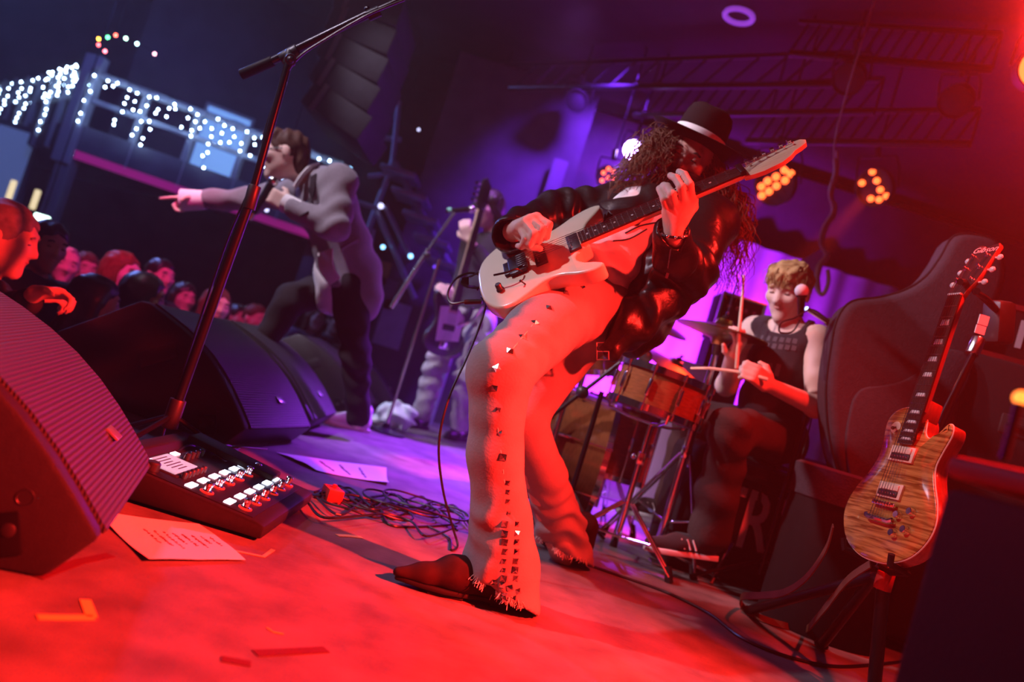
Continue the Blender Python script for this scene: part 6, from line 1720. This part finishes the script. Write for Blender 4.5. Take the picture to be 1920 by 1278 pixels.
for k, (x, y, r, m, lb, Y) in enumerate(((770, 480, .026, 'led_blue', 'blue bulb at the lower end of a stair strut', 6.38), (718, 463, .024, 'led_blue', 'blue bulb on the stair frame beside the singer\'s jacket', 6.38), (656, 316, .022, 'led_blue', 'blue bulb behind the singer\'s back', 6.4), (714, 386, .030, 'led_pale', 'whitish bulb on the stair frame', 6.38), (500, 393, .022, 'led_pale', 'white point light behind the singer\'s elbow', 6.0),
                                         (815, 500, .018, 'led_violet', 'small violet point light above the bassist\'s hand', 6.5), (600, 97, .03, 'led_violet', 'lowest of three violet lamps under the microphone boom', 6.0), (622, 87, .03, 'led_violet', 'middle of three violet lamps under the microphone boom', 6.0), (645, 78, .028, 'led_violet', 'highest of three violet lamps under the microphone boom', 6.0), (660, 272, .018, 'led_pale', 'dim round bulb under the hanging speaker', 6.6), (785, 243, .016, 'led_pale', 'dim round bulb right of the hanging speaker', 6.6))):
    q = P(x, y, Y); R = root('point_lamp', lb, 'lamp', q, None, 'small point lamps'); put('bulb', MB().sphere(q, r * .75, 12, 8), M_(m), R, world=True)
    put('holder', MB().cyl(q + V3(0, .004, 0), q + V3(0, .05, 0), r * .6, n=10).cyl(q + V3(0, .04, 0), q + V3(0, .25 if Y > 6.3 else .04, 0 if Y > 6.3 else (4.4 if q[0] < -1.75 else 3.37) - q[2]), .004, n=6), M_('black_metal'), R, world=True)

# hanging speaker column
mat('pa_grey', (0.045, 0.045, 0.055), 0.6, noise=0.2, nscale=20)
pa = root('hanging_speaker', 'large dark speaker column hanging above the singer', 'speaker', P(668, 60, 5.6))
for k in range(5):
    q = P(706 - k * 14, 48 + k * 47, 5.6); tl = math.radians(1 + k * 4)
    A = np.array([[math.cos(tl), 0, -math.sin(tl)], [0, 1, 0], [math.sin(tl), 0, math.cos(tl)]])
    c = put('cabinet', MB().box(q, (.46, .70, .185), A), M_('pa_grey'), pa, world=True, bevel=.012)
    put('grille', MB().box(q - A[0] * .232, (.012, .66, .165), A), mat('pa_grille', (.14, .135, .15), .6), c, world=True, bevel=.004)
    put('rigging_bar', MB().box(q - A[0] * .14 - V3(0, .36, 0), (.03, .015, .20), A), M_('pa_grille'), c, world=True)
put('chain', MB().cyl(P(715, 30, 5.6), V3(P(715, 30, 5.6)[0], 5.6, 4.4), .012, n=8), M_('black_metal'), pa, world=True)

# ---------------------------------------------------------------- lighting bars and lamps over the stage
for k, (x0, y0, x1, y1, z, lb) in enumerate(((900, 166, 1580, 158, 3.02, 'long lighting bar under the ceiling, farthest from the stage lamps'), (1190, 216, 1640, 209, 2.86, 'lighting bar crossing above the hat'), (1400, 264, 1820, 270, 2.72, 'lowest lighting bar above the red lamps'), (1480, 100, 1860, 130, 3.1, 'short lighting bar at upper right'))):
    a, b = FL(x0, y0, z), FL(x1, y1, z); R = root('lighting_bar', lb, 'bar', (a + b) / 2)
    put('pipe', MB().cyl(a, b, .024, n=12), M_('black_metal'), R, world=True)
    put('pipe', MB().cyl(a + up * .22, b + up * .22, .018, n=12), M_('black_metal'), R, world=True)
    m = MB()
    for t in np.linspace(0, 1, 17):
        p = a + (b - a) * t; e = a + (b - a) * min(t + .06, 1) + up * .22; put('web', MB().cyl(p, e, .008, n=6), M_('black_metal'), R, world=True)
    for t in (.08, .92): p = a + (b - a) * t; put('hanger', MB().cyl(p + up * .22, V3(p[0], p[1], 3.37), .008, n=6), M_('black_metal'), R, world=True)
mat('lamp_violet', (1, 1, 1), .4, emit=(0.45, 0.25, 1.0), estr=60); mat('lamp_red', (1, .2, .05), .4, emit=(1.0, 0.10, 0.02), estr=4.5); mat('lamp_can', (.03, .03, .035), .5, .4)


def par_can(c, aim, label, lens, r=.075, cells=None, L=.2, name='stage_lamp'):
    x, y, z = frame(unit(np.asarray(aim) - c)); R = root(name, label, 'lamp', c, np.array([x, y, z]), 'stage lamps')
    put('housing', MB().lathe([(0, -L), (r * .55, -L), (r * .9, -L * .6), (r, -L * .3), (r, .01), (r * .92, .01), (r * .9, -.012), (0, -.012)], n=24), M_('lamp_can'), R)
    if cells is None: put('lens', MB().lathe([(0, .004), (r * .5, .002), (r * .86, -.006), (r * .86, -.011), (0, -.011)], n=24), M_(lens), R)
    else:
        for (a, b) in cells: put('led', MB().sphere((a * r, b * r, -.002), r * .17, 10, 6), M_(lens), R)
    put('yoke', MB().tube([(r * 1.12, 0, -L * .35), (r * 1.12, r * 1.0, -L * .35), (r * 1.0, r * 1.5, -L * .35), (-r * 1.0, r * 1.5, -L * .35), (-r * 1.12, r * 1.0, -L * .35), (-r * 1.12, 0, -L * .35)], .008, 6), M_('black_metal'), R)
    _c = np.asarray(c) + y * r * 1.8 - z * L * .35
    put('hanger', MB().cyl(_c, V3(_c[0], _c[1], 3.37), .008, n=6), M_('black_metal'), R, world=True)
    put('clamp', MB().box((0, r * 1.8, -L * .35), (.03, .09, .03)), M_('black_metal'), R, bevel=.004)
    return R


_ring = [(math.cos(t) * .5, math.sin(t) * .7) for t in np.linspace(0, 2 * PI, 8)[:-1]] + [(0, 0)]
_cellA = [(.75, .45), (.45, .6), (.5, .15), (.05, .3), (.1, -.1), (-.35, .1), (-.25, -.35), (-.65, -.15), (-.6, -.55)]
_cellB = [(-.1, .8), (.15, .35), (-.65, .25), (.35, -.1), (-.15, -.55), (.3, -.6), (.68, -.42)]
par_can(P(1187, 281, 6.3), CAM + V3(.1, .5, -.2), 'bright violet-white stage lamp shining beside the hat', 'lamp_violet', .088)
par_can(P(1452, 344, 5.6), CAM + V3(-2.4, 2.0, -.5), 'red LED stage lamp just below the guitar headstock', 'lamp_red', .16, _cellA, .12)
par_can(P(1638, 352, 5.2), CAM + V3(-2.2, 2.0, -.8), 'red LED stage lamp right of the headstock, upper right', 'lamp_red', .13, _cellB, .12)
par_can(P(1140, 333, 6.2), CAM + V3(-1.6, 1.5, 0), 'small red stage lamp peeking over the guitarist\'s arm', 'lamp_red', .10, _ring, .12)
par_can(FL(1790, 192, 2.95), V3(0, 2, 0), 'unlit black stage lamp hanging at upper right', 'lamp_can', .10)
par_can(FL(1590, 150, 2.95), V3(0, 2, 0), 'unlit black stage lamp hanging above the headstock', 'lamp_can', .10)
par_can(FL(1080, 190, 2.9), V3(0, 2, 0), 'unlit black stage lamp hanging left of the hat', 'lamp_can', .10)
_ru = P(1958, 125, 3.7); _ra = V3(1.22, 0, 1.7); par_can(_ru - unit(_ra - _ru) * .03, _ra, 'red stage lamp glaring at the upper right edge', 'lamp_red', .11)
_rg = FL(1386, 28, 3.36); top('ceiling_ring', MB().tube([_rg + V3(math.cos(t) * .095, math.sin(t) * .095, -.01) for t in np.linspace(0, 2 * PI, 33)[:-1]], .018, 8, closed=True), mat('ring_violet_glow', (.6, .5, .8), .5, emit=(.25, .05, .6), estr=.8), 'violet-lit ring of a ceiling downlight', 'downlight')  # violet light caught by the ring put in as colour and glow

# ---------------------------------------------------------------- right side: guitar stand, bags, backline
mat('bag_grey', (0.060, 0.045, 0.058), 0.9, noise=0.2, nscale=50, bump=0.3, bscale=160)
mat('case_black', (0.014, 0.013, 0.015), 0.6, noise=0.2, nscale=30)
mat('print_white', (0.85, 0.80, 0.85), 0.7); mat('tolex', (0.014, 0.013, 0.016), 0.7, bump=0.3, bscale=200)
gs = root('guitar_stand', 'black tripod guitar stand holding the amber guitar', 'stand', FL(1634, 1290))
_b0 = LP[0]; _ax = LP[1]; _g0 = FL(1634, 1300); _g0 = V3(_g0[0], _g0[1], 0)
_gp = P(1657, 1092, 2.22)
put('front_tube', MB().cyl(_gp, _g0 + V3(.0, .0, .03), .019, n=14), M_('black_metal'), gs, world=True)
put('tube_collar', MB().cyl(_gp + up * .03, _gp - up * .02, .024, n=14), mat('red_plastic', (.5, .03, .02), .4), gs, world=True, bevel=.003)
_yk = P(1880, 598, 2.46)
put('rear_pole', MB().cyl(P(1690, 960, 2.38), P(1838, 634, 2.45), .011, n=12), M_('black_metal'), gs, world=True)
put('inner_rod', MB().cyl(P(1742, 822, 2.40), P(1836, 636, 2.44), .0045, n=8), M_('chrome'), gs, world=True)
put('pole_clamp', MB().cyl(P(1822, 664, 2.445), P(1836, 634, 2.45), .021, n=12), M_('nickel'), gs, world=True, bevel=.003)
put('yoke_housing', MB().box(P(1872, 604, 2.46), (.075, .07, .135), np.array([unit(V3(.9, .3, .2)), unit(V3(-.3, .9, 0)), unit(V3(-.2, 0, 1))])), M_('black_plastic'), gs, world=True, bevel=.016)
put('yoke_label', MB().box(P(1844, 600, 2.40), (.03, .004, .03)).box(P(1838, 618, 2.40), (.03, .004, .026)), mat('label_white', (.8, .8, .82), .5), gs, world=True)
put('yoke_arm', MB().tube(catmull([P(1872, 585, 2.44), P(1845, 560, 2.38), P(1815, 532, 2.28), P(1800, 528, 2.18)], 5), .009, 8), M_('rubber'), gs, world=True)
put('yoke_arm', MB().tube(catmull([P(1872, 585, 2.44), P(1850, 560, 2.38), P(1830, 548, 2.25), P(1832, 545, 2.15)], 5), .009, 8), M_('rubber'), gs, world=True)
for e in (FL(1402, 1152), FL(1505, 1195) + V3(.02, -.1, 0)):
    lg = put('leg', MB().cyl(P(1640, 1080, 2.3), e + up * .015, .0165, n=12), M_('black_metal'), gs, world=True)
    put('rubber_foot', MB().sphere(e + up * .016, (.024, .024, .016), 10, 6), M_('rubber'), lg, world=True)
for sg in (-1, 1): put('cradle_arm', MB().tube([_b0 + _ax[2] * -.07 - _ax[0] * .012, _b0 + _ax[1] * sg * .07 - _ax[2] * .06 - _ax[0] * -.0, _b0 + _ax[1] * sg * .09 + _ax[2] * .02 + _ax[0] * .004, _b0 + _ax[1] * sg * .095 + _ax[2] * .03 + _ax[0] * .03], .009, 8), M_('rubber'), gs, world=True)
put('spine', MB().cyl(_gp, P(1690, 960, 2.38), .012, n=12).cyl(_gp + V3(0, .02, -.0), P(1640, 1080, 2.3), .014, n=12), M_('black_metal'), gs, world=True)
# the brown strap trailing from the amber guitar
_wd = V3(.2, .3, 1)
top('guitar_strap', MB().ribbon(catmull([P(1562, 985, 2.27), P(1548, 1030, 2.3), P(1512, 1082, 2.36), P(1470, 1110, 2.45), P(1425, 1116, 2.55), P(1392, 1118, 2.66), FL(1390, 1132, .02), FL(1402, 1146, .012), FL(1432, 1160, .012), FL(1470, 1172, .012), FL(1508, 1180, .012), P(1530, 1160, 2.38), P(1562, 1120, 2.3), P(1592, 1084, 2.24), _b0 + V3(0, 0, -.012)], 6), V3(.1, .6, .8), .024, .004), M_('leather_brown'), 'brown leather strap drooping from the amber guitar to the floor', 'strap')

# soft guitar bag leaning behind
_px = [(1776, 450), (1822, 448), (1858, 466), (1868, 530), (1836, 610), (1800, 690), (1782, 780), (1770, 860), (1725, 930), (1655, 955), (1590, 930), (1552, 850), (1540, 740), (1550, 650), (1562, 600), (1588, 570), (1640, 562), (1688, 548), (1724, 524), (1750, 490)]
_o = P(1660, 760, 3.05); _bx = unit(P(1760, 760, 3.05) - _o); _bz = unit(V3(0.05, .12, 1)); _bn = unit(np.cross(_bx, _bz)); _bz = np.cross(_bn, _bx)
_poly = []
for x, y in _px:
    D_ = P(x, y, 1.0) - CAM; t_ = ((_o - CAM) @ _bn) / (D_ @ _bn); q = CAM + D_ * t_ - _o; _poly.append((q @ _bx, q @ _bz))
_poly = [(q[0], q[1]) for q in catmull([(a, b, 0) for a, b in _poly], 4, True)]
gb = root('guitar_bag', 'dark soft guitar bag standing behind the amber guitar', 'bag', _o, np.array([_bx, _bz, -_bn]) if False else np.array([_bx, _bz, np.cross(_bx, _bz)]))
put('bag_body', MB().prism(_poly, -.07, .07), M_('bag_grey'), gb, bevel=.035, seg=4, angle=60)
put('zip_seam', MB().tube([(a * 1.003, b * 1.003, .045) for a, b in _poly], .005, 5, closed=True), M_('case_black'), gb)
put('front_pocket', MB().prism([(a * .68 - .03, b * .55 - .16) for a, b in _poly], .06, .080), M_('bag_grey'), gb, bevel=.008, seg=2, angle=60)
# amplifier stack at far right
_a0 = P(1790, 640, 2.95); AX = axes_z(-12)
am = root('amplifier_cabinet', 'dark amplifier cabinet with recessed handle behind the guitar stand', 'amplifier', (_a0[0] + .42, 2.95 + .35, 0), AX)
_ah = _a0[2]
put('cabinet', MB().box((0, 0, _ah / 2 + .02), (.76, .70, _ah - .04)), M_('tolex'), am, bevel=.02, seg=3)
put('handle', MB().box((.02, -.352, _ah * .80), (.22, .012, .075)), M_('black_plastic'), am, bevel=.03)
put('handle_bar', MB().tube([(-.07, -.36, _ah * .80), (-.05, -.372, _ah * .80), (.09, -.372, _ah * .80), (.11, -.36, _ah * .80)], .010, 8), M_('rubber'), am)
put('grille', MB().box((-.384, 0, _ah * .45), (.012, .60, _ah * .75)), M_('grille_cloth'), am)
for (i, j) in ((-1, -1), (1, -1), (-1, 1), (1, 1)):
    put('foot', MB().cyl((i * .33, j * .30, 0), (i * .33, j * .30, .03), .025, n=10), M_('rubber'), am)
    put('corner', MB().sphere((i * .365, j * .335, _ah - .025), .035, 10, 6), M_('black_metal'), am)
_hd = P(1920, 622, 2.78)
ah = root('flight_case', 'black case with white lettering on top of the amplifier cabinet', 'case', (_a0[0] + .50, 2.95 + .30, _ah), AX)
put('case_body', MB().box((0, 0, .12), (.58, .46, .24)), M_('case_black'), ah, bevel=.012)
put('edge_strip', MB().box((0, -.234, .02), (.58, .008, .02)).box((0, -.234, .225), (.58, .008, .02)), M_('nickel'), ah)
lettering('IDC', .15, M_('print_white'), ah, mat4((-.05, -.2345, .12), np.array([V3(1, 0, 0), V3(0, 0, 1), V3(0, -1, 0)])), bold=.004)
# round drum case and a lettered bag low behind the amber guitar
_dc = P(1600, 930, 2.95); rc = root('drum_case', 'round black drum case behind the amber guitar body', 'case', V3(_dc[0], _dc[1], 0))
_rz = P(1600, 880, 2.95)[2] - .02
put('case_body', MB().lathe([(0, 0), (.21, 0), (.215, .01), (.215, _rz - .06), (0, _rz - .06)], n=36), M_('case_black'), rc)
put('lid', MB().lathe([(.222, _rz - .12), (.225, _rz - .01), (.21, _rz), (.15, _rz), (.14, _rz - .008), (0, _rz - .008)], n=36), M_('bag_grey'), rc)
_lb = P(1490, 985, 3.55); lbag = root('lettered_bag', 'long black equipment bag with white printed letters beside the drummer', 'bag', V3(_lb[0], _lb[1], 0), axes_z(14))
put('bag_body', MB().box((0, 0, .27), (1.25, .26, .54)), M_('case_black'), lbag, bevel=.05, seg=3)
put('strap', MB().ribbon(catmull([(-.3, -.14, .35), (-.28, -.10, .56), (.1, -.05, .60), (.28, -.10, .56), (.3, -.14, .35)], 4), (0, 1, .2), .04, .004), M_('rubber'), lbag)
lettering('TRY 2 GI', .30, M_('print_white'), lbag, mat4((-.02, -.133, .27), np.array([V3(.85, 0, 0), V3(0, 0, 1.15), V3(0, -1, 0)])), bold=.004)
# small things behind the drums
_bx2 = P(1385, 600, 4.6); ca = root('combo_amplifier', 'small amplifier with silver frame behind the hi-hat', 'amplifier', V3(_bx2[0], 4.6, 0))
_z = _bx2[2]
put('cabinet', MB().box((0, .12, _z), (.26, .22, .27)), M_('case_black'), ca, bevel=.01)
put('frame', MB().tube([(-.125, 0, _z - .13), (.125, 0, _z - .13), (.125, 0, _z + .13), (-.125, 0, _z + .13)], .014, 6, closed=True), M_('nickel'), ca)
put('stand', MB().box((0, .12, _z / 2 - .07), (.24, .20, _z - .14)), M_('case_black'), ca)
for k in range(4): put('knob', MB().cyl((-.08 + k * .05, 0, _z + .06), (-.08 + k * .05, -.02, _z + .06), .012, n=10), M_('nickel'), ca)
top('cardboard_box', MB().box(P(1284, 696, 4.7), (.24, .22, .11), axes_z(10)).box(P(1284, 696, 4.7) - V3(0, 0, P(1284, 696, 4.7)[2] / 2 + .03), (.20, .18, P(1284, 696, 4.7)[2] - .05)), mat('box_pale', (.75, .66, .68), .8), 'pale box on a plinth behind the snare drum', 'box', bevel=.006)
_q = FL(1245, 945); top('cardboard_box', MB().box(V3(_q[0], _q[1], .09), (.26, .2, .18), axes_z(15)), M_('box_pale'), 'pale box on the floor behind the hi-hat legs', 'box', bevel=.006)
_q = P(1262, 885, 4.7); top('cardboard_box', MB().box(V3(_q[0], 4.75, .30), (.22, .2, .60), axes_z(-8)), M_('box_pale'), 'tall pale carton behind the hi-hat stand', 'box', bevel=.006)
_q = P(757, 738, 5.3); top('plastic_bag', net(folded(U([ell(V3(_q[0], _q[1], .10), (.13, .09, .09)), (ell(V3(_q[0] - .10, _q[1], .06), (.06, .05, .05)), .03)], .03), [fold(.012, V3(1, .3, .6), 60, 0), fold(.01, V3(-.3, .3, 1), 70, 1)]), *bounds([V3(_q[0], _q[1], .1)], .25), .012), mat('plastic_white', (.75, .88, .92), .3), 'crumpled pale plastic bag on the floor near the bassist', 'bag')
# red-lit cable bundle hanging right of the headstock and its little pennant
_hc = catmull([P(1572, 232, 4.3) * V3(1, 1, 0) + V3(0, 0, 3.37), P(1572, 232, 4.3), P(1566, 320, 4.3), P(1556, 360, 4.28), P(1562, 395, 4.3), P(1545, 425, 4.28), P(1538, 455, 4.3), P(1548, 478, 4.3), P(1534, 500, 4.3), P(1530, 535, 4.3), P(1542, 552, 4.3), P(1553, 530, 4.3), P(1552, 505, 4.3)], 6)
top('hanging_cable', MB().tube(_hc, [.005 if k < 10 else .012 for k in range(len(_hc))], 8).tube([q + V3(.018, .01, .01 * math.sin(k)) for k, q in enumerate(_hc[8:58])], .009, 6), mat('cable_pale', (.42, .34, .36), .5), 'thick cable bundle hanging behind the drummer\'s head', 'cable')
_t3 = [P(1498, 490, 4.32), P(1548, 462, 4.32), P(1534, 520, 4.32)]
top('pennant', MB().add([_t3[0], _t3[1], _t3[2], _t3[0] + V3(0, .01, 0), _t3[1] + V3(0, .01, 0), _t3[2] + V3(0, .01, 0)], [(0, 1, 2), (5, 4, 3), (0, 3, 4, 1), (1, 4, 5, 2), (2, 5, 3, 0)]), mat('pennant_violet', (.32, .18, .7), .7), 'small violet pennant hanging behind the drummer\'s head', 'pennant')
# cabinet very close to the camera at the lower right
_nb = P(1788, 852, 1.0); _ny = unit(V3(.23, -.97, 0)); _nx = V3(.97, .23, 0); NA = np.array([_nx, -_ny, up])
nc = root('speaker_cabinet', 'black cabinet close to the camera, out of focus at lower right', 'speaker', V3(_nb[0], _nb[1], 0) + _nx * .25 + _ny * .21, NA)
put('cabinet', MB().box((0, 0, _nb[2] / 2 - .02), (.50, .42, _nb[2] - .04)), M_('tolex'), nc, bevel=.012)
put('lid', MB().box((0, 0, _nb[2] - .014), (.51, .43, .028)), mat('lid_red_lit', (.30, .03, .03), .5), nc, bevel=.010, seg=3)  # red stage light on the black lid put into its colour
put('handle', MB().tube([(-.10, .10, _nb[2]), (-.10, .10, _nb[2] + .07), (-.02, .10, _nb[2] + .10), (.1, .10, _nb[2] + .10), (.1, .10, _nb[2])], .013, 8), M_('lid_red_lit'), nc)
_il = P(1914, 746, .86); il = root('indicator_lamp', 'glowing amber indicator lamp at the right edge', 'lamp', V3(_il[0], _il[1], _nb[2]))
put('bulb', MB().sphere(_il, .008, 12, 8), mat('lamp_amber', (1, .4, .05), .4, emit=(1, .22, .03), estr=3), il, world=True)
put('stalk', MB().cyl(V3(_il[0], _il[1], _nb[2]), _il - up * .006, .005, n=8), M_('black_metal'), il, world=True)
